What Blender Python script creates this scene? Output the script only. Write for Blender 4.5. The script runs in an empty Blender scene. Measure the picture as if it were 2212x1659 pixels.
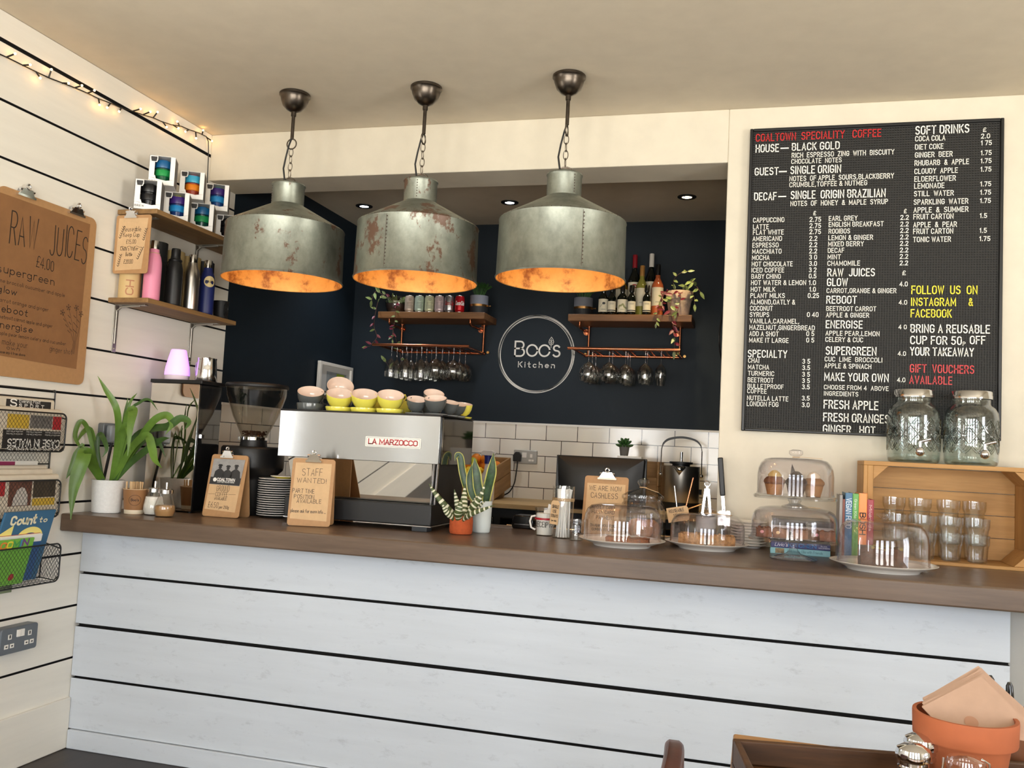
import bpy, math, random
from math import sin, cos, pi, radians
from mathutils import Vector, Matrix, Euler

SC = bpy.context.scene
COL = SC.collection
rnd = random.Random(7)

# ------------------------------------------------------------------ camera
cam_data = bpy.data.cameras.new('camera')
cam = bpy.data.objects.new('camera', cam_data)
COL.objects.link(cam)
SC.camera = cam
cam_data.sensor_fit = 'HORIZONTAL'
cam_data.sensor_width = 36.0
cam_data.lens = 1956.77 * 36.0 / 2212.0
cam_data.clip_start = 0.05
cam_data.clip_end = 60


def cam_matrix(yaw, pitch, roll, loc):
    cy, sy, cp, sp, cr, sr = cos(yaw), sin(yaw), cos(pitch), sin(pitch), cos(roll), sin(roll)
    rz = Matrix(((cy, sy, 0), (-sy, cy, 0), (0, 0, 1)))
    rx = Matrix(((1, 0, 0), (0, cp, sp), (0, -sp, cp)))
    b = Matrix(((1, 0, 0), (0, 0, -1), (0, 1, 0)))
    rr = Matrix(((cr, sr, 0), (-sr, cr, 0), (0, 0, 1)))
    r = rr @ b @ rx @ rz
    m = Matrix((r[0], -r[1], -r[2])).transposed().to_4x4()
    m.translation = loc
    return m


cam.matrix_world = cam_matrix(0.267850, 0.072112, -0.049346, Vector((2.66085, -3.16207, 1.28302)))

# ------------------------------------------------------------------ view, world, daylight
SC.view_settings.view_transform = 'Standard'
SC.view_settings.look = 'None'
SC.view_settings.gamma = 1.0
SC.view_settings.exposure = 0.31
SC.view_settings.use_curve_mapping = False
SC.cycles.transparent_max_bounces = 40
SC.cycles.max_bounces = 10
SC.cycles.diffuse_bounces = 6
SC.cycles.glossy_bounces = 5
SC.cycles.transmission_bounces = 8

WORLD_STRENGTH = 19.0
w = bpy.data.worlds.new('daylight')
SC.world = w
w.use_nodes = True
wn = w.node_tree.nodes
wn.clear()
wo = wn.new('ShaderNodeOutputWorld')
wb = wn.new('ShaderNodeBackground')
wtc = wn.new('ShaderNodeTexCoord')
wsp = wn.new('ShaderNodeSeparateXYZ')
w.node_tree.links.new(wtc.outputs['Generated'], wsp.inputs[0])
wrp = wn.new('ShaderNodeValToRGB')      # glow added below the horizon to lift the ceiling, street and open sky above
wrp.color_ramp.elements[0].position = 0.47
wrp.color_ramp.elements[0].color = (1.0, .965, .89, 1)
wrp.color_ramp.elements[1].position = 0.53
wrp.color_ramp.elements[1].color = (.44, .465, .50, 1)
wma = wn.new('ShaderNodeMath')
wma.operation = 'MULTIPLY_ADD'
wma.inputs[1].default_value = .5
wma.inputs[2].default_value = .5
w.node_tree.links.new(wsp.outputs['Z'], wma.inputs[0])
w.node_tree.links.new(wma.outputs[0], wrp.inputs['Fac'])
w.node_tree.links.new(wrp.outputs['Color'], wb.inputs['Color'])
wb.inputs['Strength'].default_value = WORLD_STRENGTH
w.node_tree.links.new(wb.outputs[0], wo.inputs[0])

REAR_Y = -5.2
WINDOWS = [(0.55, 1.35), (1.75, 2.5), (2.95, 3.75), (4.15, 4.9)]   # x ranges, the street windows behind the camera
WIN_Z = (0.45, 2.45)
for (a, b) in WINDOWS:      # light portals in the window openings
    ld = bpy.data.lights.new('window_daylight', 'AREA')
    ld.shape = 'RECTANGLE'
    ld.size = b - a
    ld.size_y = WIN_Z[1] - WIN_Z[0]
    ld.cycles.is_portal = True
    lo = bpy.data.objects.new('window_daylight', ld)
    lo.location = ((a + b) / 2, REAR_Y - 0.02, sum(WIN_Z) / 2)
    lo.rotation_euler = (radians(90), 0, 0)     # pointing into the room (+Y)
    COL.objects.link(lo)
EAST_WIN = (-2.7, -1.5, .9, 2.3)     # window in the right wall: y range, z range
ld = bpy.data.lights.new('right_window_daylight', 'AREA')
ld.shape = 'RECTANGLE'
ld.size = EAST_WIN[3] - EAST_WIN[2]
ld.size_y = EAST_WIN[1] - EAST_WIN[0]
ld.cycles.is_portal = True
lo = bpy.data.objects.new('right_window_daylight', ld)
lo.location = (5.71, (EAST_WIN[0] + EAST_WIN[1]) / 2, (EAST_WIN[2] + EAST_WIN[3]) / 2)
lo.rotation_euler = (0, radians(90), 0)     # pointing into the room (-X)
COL.objects.link(lo)
SIDE_WINDOWS = [(-1.36, -1.08), (-3.32, -3.0)]     # narrow windows in the left wall, y ranges
SIDE_Z = (1.0, 1.95)
for (a, b) in SIDE_WINDOWS:
    ld = bpy.data.lights.new('side_window_daylight', 'AREA')
    ld.shape = 'RECTANGLE'
    ld.size = SIDE_Z[1] - SIDE_Z[0]
    ld.size_y = b - a
    ld.cycles.is_portal = True
    lo = bpy.data.objects.new('side_window_daylight', ld)
    lo.location = (-.12, (a + b) / 2, sum(SIDE_Z) / 2)
    lo.rotation_euler = (0, radians(-90), 0)     # pointing into the room (+X)
    COL.objects.link(lo)


# ------------------------------------------------------------------ materials
def lin(c):
    if isinstance(c, str):
        c = tuple(int(c[i:i + 2], 16) for i in (0, 2, 4))
    out = []
    for v in c[:3]:
        v = v / 255.0
        out.append(v / 12.92 if v <= 0.04045 else ((v + 0.055) / 1.055) ** 2.4)
    return (*out, 1.0)


MATS = {}


def _base(name):
    m = bpy.data.materials.new(name)
    m.use_nodes = True
    nt = m.node_tree
    bs = nt.nodes['Principled BSDF']
    MATS[name] = m
    return m, nt, bs


def _coords(nt, scale=(1, 1, 1), kind='Object', rot=(0, 0, 0)):
    tc = nt.nodes.new('ShaderNodeTexCoord')
    mp = nt.nodes.new('ShaderNodeMapping')
    mp.inputs['Scale'].default_value = scale
    mp.inputs['Rotation'].default_value = rot
    nt.links.new(tc.outputs[kind], mp.inputs['Vector'])
    return mp.outputs['Vector']


def _noise(nt, vec, scale, detail=4, rough=0.6):
    n = nt.nodes.new('ShaderNodeTexNoise')
    n.inputs['Scale'].default_value = scale
    n.inputs['Detail'].default_value = detail
    n.inputs['Roughness'].default_value = rough
    nt.links.new(vec, n.inputs['Vector'])
    return n.outputs['Fac']


def _ramp(nt, fac, stops):
    r = nt.nodes.new('ShaderNodeValToRGB')
    e = r.color_ramp.elements
    while len(e) < len(stops):
        e.new(0.5)
    for k, (p, c) in enumerate(stops):
        e[k].position = p
        e[k].color = c if len(c) == 4 else lin(c)
    nt.links.new(fac, r.inputs['Fac'])
    return r.outputs['Color']


def _mix(nt, fac, a, b):
    m = nt.nodes.new('ShaderNodeMix')
    m.data_type = 'RGBA'
    for sock, v in ((m.inputs[0], fac), (m.inputs[6], a), (m.inputs[7], b)):
        if isinstance(v, (int, float)):
            sock.default_value = v
        elif isinstance(v, tuple):
            sock.default_value = v
        else:
            nt.links.new(v, sock)
    return m.outputs[2]


def _bump(nt, bs, height, strength=0.3, dist=0.002):
    b = nt.nodes.new('ShaderNodeBump')
    b.inputs['Strength'].default_value = strength
    b.inputs['Distance'].default_value = dist
    nt.links.new(height, b.inputs['Height'])
    nt.links.new(b.outputs['Normal'], bs.inputs['Normal'])


def plain(name, c, rough=0.5, metal=0.0, spec=0.5, var=0.0, vscale=30, bump=0.0, bscale=200, emit=None, estr=0.0, coat=0.0):
    if name in MATS:
        return MATS[name]
    m, nt, bs = _base(name)
    col = lin(c)
    bs.inputs['Base Color'].default_value = col
    bs.inputs['Roughness'].default_value = rough
    bs.inputs['Metallic'].default_value = metal
    bs.inputs['Specular IOR Level'].default_value = spec
    bs.inputs['Coat Weight'].default_value = coat
    if var or bump:
        v = _coords(nt)
    if var:
        f = _noise(nt, v, vscale)
        lo = tuple(x * (1 - var) for x in col[:3]) + (1,)
        hi = tuple(min(1, x * (1 + var)) for x in col[:3]) + (1,)
        nt.links.new(_ramp(nt, f, [(0.3, lo), (0.7, hi)]), bs.inputs['Base Color'])
    if bump:
        _bump(nt, bs, _noise(nt, v, bscale), bump)
    if emit:
        bs.inputs['Emission Color'].default_value = lin(emit)
        bs.inputs['Emission Strength'].default_value = estr
    return m


def wood(name, dark, light, axis='x', rough=0.55, scale=1.0, knots=True, spec=0.4):
    if name in MATS:
        return MATS[name]
    m, nt, bs = _base(name)
    s = {'x': (1.2, 14, 14), 'y': (14, 1.2, 14), 'z': (14, 14, 1.2)}[axis]
    v = _coords(nt, tuple(k * scale for k in s))
    f = _noise(nt, v, 2.2, 6, 0.65)
    g = _noise(nt, _coords(nt, tuple(k * scale * 4 for k in s)), 3.0, 3, 0.6)
    c1 = _ramp(nt, f, [(0.25, dark), (0.75, light)])
    mid = tuple(a * 0.62 for a in lin(dark)[:3]) + (1,)
    fine = nt.nodes.new('ShaderNodeMath')
    fine.operation = 'MULTIPLY'
    nt.links.new(g, fine.inputs[0])
    fine.inputs[1].default_value = 0.45
    c2 = _mix(nt, fine.outputs[0], c1, mid)
    if knots:
        ks = {'x': (0.9, 3.2, 3.2), 'y': (3.2, 0.9, 3.2), 'z': (3.2, 3.2, 0.9)}[axis]
        vo = nt.nodes.new('ShaderNodeTexVoronoi')
        vo.inputs['Scale'].default_value = 2.4 * scale
        nt.links.new(_coords(nt, tuple(k * 1.0 for k in ks)), vo.inputs['Vector'])
        kf = _ramp(nt, vo.outputs['Distance'], [(0.03, (1, 1, 1, 1)), (0.085, (0, 0, 0, 1))])
        kd = tuple(a * 0.4 for a in lin(dark)[:3]) + (1,)
        kk = nt.nodes.new('ShaderNodeMath')
        kk.operation = 'MULTIPLY'
        nt.links.new(kf, kk.inputs[0])
        kk.inputs[1].default_value = 0.75
        c2 = _mix(nt, kk.outputs[0], c2, kd)
    nt.links.new(c2, bs.inputs['Base Color'])
    bs.inputs['Roughness'].default_value = rough
    bs.inputs['Specular IOR Level'].default_value = spec
    _bump(nt, bs, g, 0.15, 0.001)
    return m


def thin_glass(name, tint=(1, 1, 1), refl=0.06, edge=0.75, rough=0.01):
    """thin clear glass: straight-through light plus a mirror that grows at grazing angles"""
    if name in MATS:
        return MATS[name]
    m = bpy.data.materials.new(name)
    MATS[name] = m
    m.use_nodes = True
    nt = m.node_tree
    nt.nodes.clear()
    out = nt.nodes.new('ShaderNodeOutputMaterial')
    mix = nt.nodes.new('ShaderNodeMixShader')
    tr = nt.nodes.new('ShaderNodeBsdfTransparent')
    gl = nt.nodes.new('ShaderNodeBsdfGlossy')
    gl.inputs['Roughness'].default_value = rough
    tr.inputs['Color'].default_value = (*tint, 1)
    lw = nt.nodes.new('ShaderNodeLayerWeight')
    lw.inputs['Blend'].default_value = 0.5
    p = nt.nodes.new('ShaderNodeMath')
    p.operation = 'POWER'
    p.inputs[1].default_value = 3.5
    nt.links.new(lw.outputs['Facing'], p.inputs[0])
    ma = nt.nodes.new('ShaderNodeMath')
    ma.operation = 'MULTIPLY_ADD'
    ma.inputs[1].default_value = edge
    ma.inputs[2].default_value = refl
    nt.links.new(p.outputs[0], ma.inputs[0])
    nt.links.new(ma.outputs[0], mix.inputs[0])
    nt.links.new(tr.outputs[0], mix.inputs[1])
    nt.links.new(gl.outputs[0], mix.inputs[2])
    nt.links.new(mix.outputs[0], out.inputs[0])
    return m


# ------------------------------------------------------------------ mesh builder
class MB:
    def __init__(self):
        self.v, self.f, self.mi, self.cur = [], [], [], 0

    def mat(self, i):
        self.cur = i
        return self

    def add(self, verts, faces, M=None):
        o = len(self.v)
        for p in verts:
            p = Vector(p)
            self.v.append(M @ p if M is not None else p)
        for f in faces:
            self.f.append(tuple(o + i for i in f))
            self.mi.append(self.cur)
        return self

    def box(self, c, s, M=None):
        x, y, z = (k / 2 for k in s)
        cx, cy, cz = c
        vs = [(cx + a * x, cy + b * y, cz + d * z) for a in (-1, 1) for b in (-1, 1) for d in (-1, 1)]
        fs = [(0, 1, 3, 2), (4, 6, 7, 5), (0, 4, 5, 1), (2, 3, 7, 6), (0, 2, 6, 4), (1, 5, 7, 3)]
        return self.add(vs, fs, M)

    def bb(self, x0, x1, y0, y1, z0, z1, M=None):
        return self.box(((x0 + x1) / 2, (y0 + y1) / 2, (z0 + z1) / 2), (x1 - x0, y1 - y0, z1 - z0), M)

    def lathe(self, prof, n=32, c=(0, 0, 0), M=None, caps=True, flute=None):
        """prof: list of (r, z); closed when first and last coincide in r=0 or given as a shell loop"""
        vs, fs = [], []
        k = len(prof)
        for i in range(n):
            a = 2 * pi * i / n
            for (r, z) in prof:
                rr = r
                if flute:
                    rr = r * (1 + flute[1] * cos(flute[0] * a))
                vs.append((c[0] + rr * cos(a), c[1] + rr * sin(a), c[2] + z))
        for i in range(n):
            j = (i + 1) % n
            for q in range(k - 1):
                r0, r1 = prof[q][0], prof[q + 1][0]
                A, B, Cc, D = i * k + q, j * k + q, j * k + q + 1, i * k + q + 1
                if r0 < 1e-6 and r1 < 1e-6:
                    continue
                fs.append((A, B, Cc, D))
        if caps:
            if prof[0][0] > 1e-6 and prof[0] != prof[-1]:
                fs.append(tuple(i * k for i in range(n))[::-1])
                fs.append(tuple(i * k + k - 1 for i in range(n)))
        return self.add(vs, fs, M)

    def shell(self, prof, t, n=32, c=(0, 0, 0), M=None, flute=None):
        """open vessel with wall thickness t from an outer profile (bottom to rim)"""
        inner = []
        for i, (r, z) in enumerate(prof):
            zz = z
            if i == 0 or z <= prof[0][1] + 1e-9:
                zz = z + t
            inner.append((max(r - t, 0.0), max(zz, prof[0][1] + t) if i < len(prof) - 1 else z))
        loop = [(0, prof[0][1])] + list(prof) + inner[::-1] + [(0, prof[0][1] + t)]
        return self.lathe(loop, n, c, M, caps=False, flute=flute)

    def cyl(self, c, r, h, n=24, M=None, r2=None):
        return self.lathe([(0, 0), (r, 0), (r if r2 is None else r2, h), (0, h)], n, c, M, caps=False)

    def ball(self, c, r, nu=16, nv=10, M=None):
        if isinstance(r, (int, float)):
            r = (r, r, r)
        vs, fs = [(c[0], c[1], c[2] - r[2])], []
        for j in range(1, nv):
            t = pi * j / nv
            for i in range(nu):
                a = 2 * pi * i / nu
                vs.append((c[0] + r[0] * sin(t) * cos(a), c[1] + r[1] * sin(t) * sin(a), c[2] - r[2] * cos(t)))
        vs.append((c[0], c[1], c[2] + r[2]))
        for i in range(nu):
            fs.append((0, 1 + (i + 1) % nu, 1 + i))
            b = 1 + (nv - 2) * nu
            fs.append((len(vs) - 1, b + i, b + (i + 1) % nu))
        for j in range(nv - 2):
            for i in range(nu):
                a, b = 1 + j * nu + i, 1 + j * nu + (i + 1) % nu
                fs.append((a, b, b + nu, a + nu))
        return self.add(vs, fs, M)

    def tube(self, path, r, n=8, closed=False, M=None):
        P = [Vector(p) for p in path]
        k = len(P)
        rs = r if isinstance(r, (list, tuple)) else [r] * k
        vs, fs = [], []
        up = None
        for i, p in enumerate(P):
            if closed:
                d = P[(i + 1) % k] - P[i - 1]
            else:
                d = P[min(i + 1, k - 1)] - P[max(i - 1, 0)]
            if d.length < 1e-9:
                d = Vector((0, 0, 1))
            d.normalize()
            if up is None:
                up = d.orthogonal().normalized()
            up = (up - d * up.dot(d))
            if up.length < 1e-6:
                up = d.orthogonal()
            up.normalize()
            s = d.cross(up)
            for q in range(n):
                a = 2 * pi * q / n
                vs.append(p + (up * cos(a) + s * sin(a)) * rs[i])
        m = k if closed else k - 1
        for i in range(m):
            j = (i + 1) % k
            for q in range(n):
                w_ = (q + 1) % n
                fs.append((i * n + q, i * n + w_, j * n + w_, j * n + q))
        if not closed:
            fs.append(tuple(range(n))[::-1])
            fs.append(tuple((k - 1) * n + q for q in range(n)))
        return self.add(vs, fs, M)

    def ring(self, c, R, r, axis='z', n=28, m=8, M=None):
        pts = []
        for i in range(n):
            a = 2 * pi * i / n
            u, v_ = R * cos(a), R * sin(a)
            pts.append({'z': (c[0] + u, c[1] + v_, c[2]), 'y': (c[0] + u, c[1], c[2] + v_), 'x': (c[0], c[1] + u, c[2] + v_)}[axis])
        return self.tube(pts, r, m, True, M)

    def prism(self, poly, h, M=None):
        """2D polygon in local xy, extruded from z=0 to z=h"""
        k = len(poly)
        vs = [(x, y, 0) for x, y in poly] + [(x, y, h) for x, y in poly]
        fs = [tuple(range(k))[::-1], tuple(range(k, 2 * k))]
        for i in range(k):
            j = (i + 1) % k
            fs.append((i, j, j + k, i + k))
        return self.add(vs, fs, M)

    def sheet(self, rows, M=None):
        """grid surface from rows of points"""
        k = len(rows[0])
        vs = [p for r in rows for p in r]
        fs = []
        for i in range(len(rows) - 1):
            for j in range(k - 1):
                fs.append((i * k + j, i * k + j + 1, (i + 1) * k + j + 1, (i + 1) * k + j))
        return self.add(vs, fs, M)

    def build(self, name, mats, parent=None, smooth=40, bevel=0, loc=None, solid=0, fix=True, subsurf=0):
        me = bpy.data.meshes.new(name)
        me.from_pydata([tuple(p) for p in self.v], [], self.f)
        if not isinstance(mats, (list, tuple)):
            mats = [mats]
        for m in mats:
            me.materials.append(m)
        me.polygons.foreach_set('material_index', self.mi)
        if fix:
            import bmesh
            bm = bmesh.new()
            bm.from_mesh(me)
            bmesh.ops.recalc_face_normals(bm, faces=bm.faces)
            bm.to_mesh(me)
            bm.free()
        if smooth:
            me.polygons.foreach_set('use_smooth', [True] * len(me.polygons))
            me.set_sharp_from_angle(angle=radians(smooth))
        me.update()
        o = bpy.data.objects.new(name, me)
        COL.objects.link(o)
        if parent is not None:
            o.parent = parent
        if loc is not None:
            o.location = loc
        if solid:
            md = o.modifiers.new('solid', 'SOLIDIFY')
            md.thickness = solid
            md.offset = 0
        if subsurf:
            md = o.modifiers.new('sub', 'SUBSURF')
            md.levels = md.render_levels = subsurf
        if bevel:
            md = o.modifiers.new('bevel', 'BEVEL')
            md.width = bevel
            md.segments = 2
            md.limit_method = 'ANGLE'
            md.angle_limit = radians(50)
        return o


def tag(o, label, cat, group=None, kind=None):
    o['label'] = label
    o['category'] = cat
    if group:
        o['group'] = group
    if kind:
        o['kind'] = kind
    return o


def thing(name, label, cat, loc=(0, 0, 0), rz=0.0, group=None, rot=None):
    o = bpy.data.objects.new(name, None)
    o.empty_display_size = 0.05
    COL.objects.link(o)
    o.location = loc
    o.rotation_euler = rot if rot else (0, 0, rz)
    return tag(o, label, cat, group)


def structure(o):
    o['kind'] = 'structure'
    return o


def copy_tree(o, parent=None):
    c = o.copy()
    COL.objects.link(c)
    if parent is not None:
        c.parent = parent
    for ch in list(o.children):
        copy_tree(ch, c)
    return c


def T(x=0, y=0, z=0):
    return Matrix.Translation((x, y, z))


def RX(a):
    return Matrix.Rotation(radians(a), 4, 'X')


def RY(a):
    return Matrix.Rotation(radians(a), 4, 'Y')


def RZ(a):
    return Matrix.Rotation(radians(a), 4, 'Z')


def rrect(w_, h_, r, n=5):
    """rounded rectangle, centred"""
    out = []
    for cx, cy, a0 in ((w_ / 2 - r, h_ / 2 - r, 0), (-w_ / 2 + r, h_ / 2 - r, 90), (-w_ / 2 + r, -h_ / 2 + r, 180), (w_ / 2 - r, -h_ / 2 + r, 270)):
        for i in range(n + 1):
            a = radians(a0 + 90 * i / n)
            out.append((cx + r * cos(a), cy + r * sin(a)))
    return out


# ------------------------------------------------------------------ lettering (single-stroke alphabet)
def arc(cx, cy, rx, ry, a0, a1, n=8):
    return [(cx + rx * cos(radians(a0 + (a1 - a0) * i / n)), cy + ry * sin(radians(a0 + (a1 - a0) * i / n))) for i in range(n + 1)]


O_ = arc(.25, .74, .25, .26, 0, 180) + arc(.25, .26, .25, .26, 180, 360) + [(.5, .74)]
c_ = arc(.22, .3, .22, .3, 0, 360, 14)
GL = {
    'A': (.5, [[(0, 0), (.25, 1), (.5, 0)], [(.08, .32), (.42, .32)]]),
    'B': (.5, [[(0, 0), (0, 1), (.26, 1)] + arc(.26, .765, .22, .235, 90, -90) + [(0, .53)], arc(.26, .265, .24, .265, 90, -90) + [(0, 0)]]),
    'C': (.5, [arc(.25, .74, .25, .26, 10, 180) + arc(.25, .26, .25, .26, 180, 350)]),
    'D': (.5, [[(0, 0), (0, 1), (.22, 1)] + arc(.22, .72, .28, .28, 90, 0) + arc(.22, .28, .28, .28, 0, -90) + [(0, 0)]]),
    'E': (.42, [[(.42, 1), (0, 1), (0, 0), (.42, 0)], [(0, .52), (.36, .52)]]),
    'F': (.42, [[(.42, 1), (0, 1), (0, 0)], [(0, .52), (.36, .52)]]),
    'G': (.5, [arc(.25, .74, .25, .26, 10, 180) + arc(.25, .26, .25, .26, 180, 360) + [(.5, .46), (.28, .46)]]),
    'H': (.5, [[(0, 0), (0, 1)], [(.5, 0), (.5, 1)], [(0, .52), (.5, .52)]]),
    'I': (.04, [[(.02, 0), (.02, 1)]]),
    'J': (.4, [[(.4, 1), (.4, .22)] + arc(.2, .22, .2, .22, 0, -160)]),
    'K': (.48, [[(0, 0), (0, 1)], [(.46, 1), (0, .42)], [(.14, .6), (.48, 0)]]),
    'L': (.4, [[(0, 1), (0, 0), (.4, 0)]]),
    'M': (.62, [[(0, 0), (0, 1), (.31, .25), (.62, 1), (.62, 0)]]),
    'N': (.5, [[(0, 0), (0, 1), (.5, 0), (.5, 1)]]),
    'O': (.5, [O_]),
    'P': (.48, [[(0, 0), (0, 1), (.24, 1)] + arc(.24, .75, .24, .25, 90, -90) + [(0, .5)]]),
    'Q': (.5, [O_, [(.3, .2), (.52, -.05)]]),
    'R': (.5, [[(0, 0), (0, 1), (.24, 1)] + arc(.24, .75, .24, .25, 90, -90) + [(0, .5)], [(.24, .5), (.5, 0)]]),
    'S': (.48, [arc(.24, .765, .23, .235, 25, 270) + arc(.24, .265, .24, .265, 90, -155)]),
    'T': (.5, [[(0, 1), (.5, 1)], [(.25, 1), (.25, 0)]]),
    'U': (.5, [[(0, 1), (0, .26)] + arc(.25, .26, .25, .26, 180, 360) + [(.5, 1)]]),
    'V': (.5, [[(0, 1), (.25, 0), (.5, 1)]]),
    'W': (.7, [[(0, 1), (.18, 0), (.35, .9), (.52, 0), (.7, 1)]]),
    'X': (.48, [[(0, 0), (.48, 1)], [(0, 1), (.48, 0)]]),
    'Y': (.5, [[(0, 1), (.25, .5), (.5, 1)], [(.25, .5), (.25, 0)]]),
    'Z': (.46, [[(0, 1), (.46, 1), (0, 0), (.46, 0)]]),
    '0': (.46, [[(x * .92, y) for x, y in O_]]),
    '1': (.22, [[(0, .8), (.16, 1), (.16, 0)]]),
    '2': (.46, [arc(.23, .76, .23, .24, 170, -25) + [(0, 0), (.46, 0)]]),
    '3': (.46, [arc(.22, .765, .21, .235, 150, -90) + arc(.22, .265, .24, .265, 90, -150)]),
    '4': (.5, [[(.37, 0), (.37, 1), (0, .28), (.5, .28)]]),
    '5': (.46, [[(.42, 1), (.06, 1), (.03, .56)] + arc(.22, .3, .24, .3, 118, -150)]),
    '6': (.46, [[(.38, 1), (.06, .5)] + arc(.23, .28, .23, .28, 150, 510, 12)]),
    '7': (.44, [[(0, 1), (.44, 1), (.14, 0)]]),
    '8': (.46, [arc(.23, .76, .2, .24, -90, 270, 12), arc(.23, .26, .23, .26, 90, 450, 12)]),
    '9': (.46, [[(.08, 0), (.4, .5)] + arc(.23, .72, .23, .28, -30, 330, 12)]),
    '£': (.46, [arc(.28, .78, .17, .2, 20, 180) + [(.11, .3), (.02, 0), (.46, 0)], [(0, .46), (.34, .46)]]),
    '&': (.56, [[(.56, 0), (.12, .7)] + arc(.26, .82, .15, .17, 200, -20) + [(.04, .36)] + arc(.22, .22, .2, .22, 150, 330) + [(.5, .45)]]),
    '—': (.7, [[(0, .5), (.7, .5)]]), '-': (.3, [[(0, .5), (.3, .5)]]),
    '.': (.06, [[(.03, 0), (.03, .06)]]), ',': (.1, [[(.08, .08), (.0, -.14)]]),
    "'": (.06, [[(.03, 1), (.03, .78)]]), '!': (.08, [[(.04, 1), (.04, .3)], [(.04, .06), (.04, 0)]]),
    'a': (.44, [c_, [(.44, .6), (.44, 0)]]), 'b': (.44, [[(0, 1), (0, 0)], c_]),
    'c': (.42, [arc(.22, .3, .22, .3, 45, 315, 10)]), 'd': (.44, [c_, [(.44, 1), (.44, 0)]]),
    'e': (.44, [[(.02, .31), (.44, .31)] + arc(.22, .3, .22, .3, 2, 312, 12)]),
    'f': (.32, [arc(.3, .82, .16, .18, 70, 180) + [(.14, 0)], [(0, .6), (.3, .6)]]),
    'g': (.44, [c_, [(.44, .6), (.44, -.1)] + arc(.22, -.1, .22, .2, 0, -150)]),
    'h': (.42, [[(0, 1), (0, 0)], [(0, .36)] + arc(.2, .4, .2, .2, 180, 0) + [(.4, 0)]]),
    'i': (.04, [[(.02, .6), (.02, 0)], [(.02, .84), (.02, .9)]]),
    'j': (.2, [[(.18, .6), (.18, -.1)] + arc(.04, -.1, .14, .18, 0, -120), [(.18, .84), (.18, .9)]]),
    'k': (.4, [[(0, 1), (0, 0)], [(.36, .6), (0, .25)], [(.12, .36), (.38, 0)]]),
    'l': (.04, [[(.02, 1), (.02, 0)]]),
    'm': (.66, [[(0, .6), (0, 0)], [(0, .38)] + arc(.16, .42, .16, .18, 180, 0) + [(.32, 0)], [(.32, .38)] + arc(.48, .42, .16, .18, 180, 0) + [(.64, 0)]]),
    'n': (.42, [[(0, .6), (0, 0)], [(0, .36)] + arc(.2, .4, .2, .2, 180, 0) + [(.4, 0)]]),
    'o': (.44, [c_]), 'p': (.44, [[(0, .6), (0, -.32)], c_]), 'q': (.44, [c_, [(.44, .6), (.44, -.32)]]),
    'r': (.28, [[(0, .6), (0, 0)], [(0, .34)] + arc(.2, .38, .2, .22, 170, 60)]),
    's': (.36, [arc(.18, .45, .16, .15, 35, 270) + arc(.18, .15, .18, .15, 90, -150)]),
    't': (.32, [[(.14, .95), (.14, .15)] + arc(.27, .15, .13, .15, 180, 290), [(0, .62), (.3, .62)]]),
    'u': (.42, [[(0, .6), (0, .2)] + arc(.2, .2, .2, .2, 180, 360) + [(.4, .6)], [(.4, .3), (.4, 0)]]),
    'v': (.4, [[(0, .6), (.2, 0), (.4, .6)]]), 'w': (.6, [[(0, .6), (.15, 0), (.3, .52), (.45, 0), (.6, .6)]]),
    'x': (.38, [[(0, 0), (.38, .6)], [(0, .6), (.38, 0)]]), 'y': (.4, [[(0, .6), (.2, .02)], [(.4, .6), (.1, -.32)]]),
    'z': (.38, [[(0, .6), (.38, .6), (0, 0), (.38, 0)]]),
}


def text(mb, s, x, y, width, height, weight, fn=None, depth=0.0, hand=0.0, track=0.2, seg=None, slant=0.0, base=0.0):
    """strokes of string s fitted into width x height at (x, y); fn maps (u, v, h) to a 3D point"""
    fn = fn or (lambda u, v, h: (u, v, h))
    adv, pos = 0.0, []
    for ch in s:
        g = GL.get(ch)
        if g is None:
            adv += 0.34
            continue
        pos.append((ch, adv))
        adv += g[0] + track
    adv = max(adv - track, 0.06)
    sx = width / adv if width else height
    r = random.Random(hash_(s))
    for ch, a in pos:
        jx, jy, js, jr = ((r.uniform(-1, 1) * hand for _ in range(4)) if hand else (0, 0, 0, 0))
        for st in GL[ch][1]:
            pts = [(x + (a + px + slant * py + jx * .1 + jr * .16 * py) * sx, y + (py * (1 + js * .14) + jy * .1) * height) for px, py in st]
            if seg:
                q = [pts[0]]
                for p0, p1 in zip(pts, pts[1:]):
                    n = max(1, int(math.hypot(p1[0] - p0[0], p1[1] - p0[1]) / seg))
                    q += [(p0[0] + (p1[0] - p0[0]) * i / n, p0[1] + (p1[1] - p0[1]) * i / n) for i in range(1, n + 1)]
                pts = q
            stroke(mb, pts, weight, fn, depth, base)


def hash_(s):
    k = 7
    for ch in s:
        k = (k * 31 + ord(ch)) % 1000003
    return k


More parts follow.
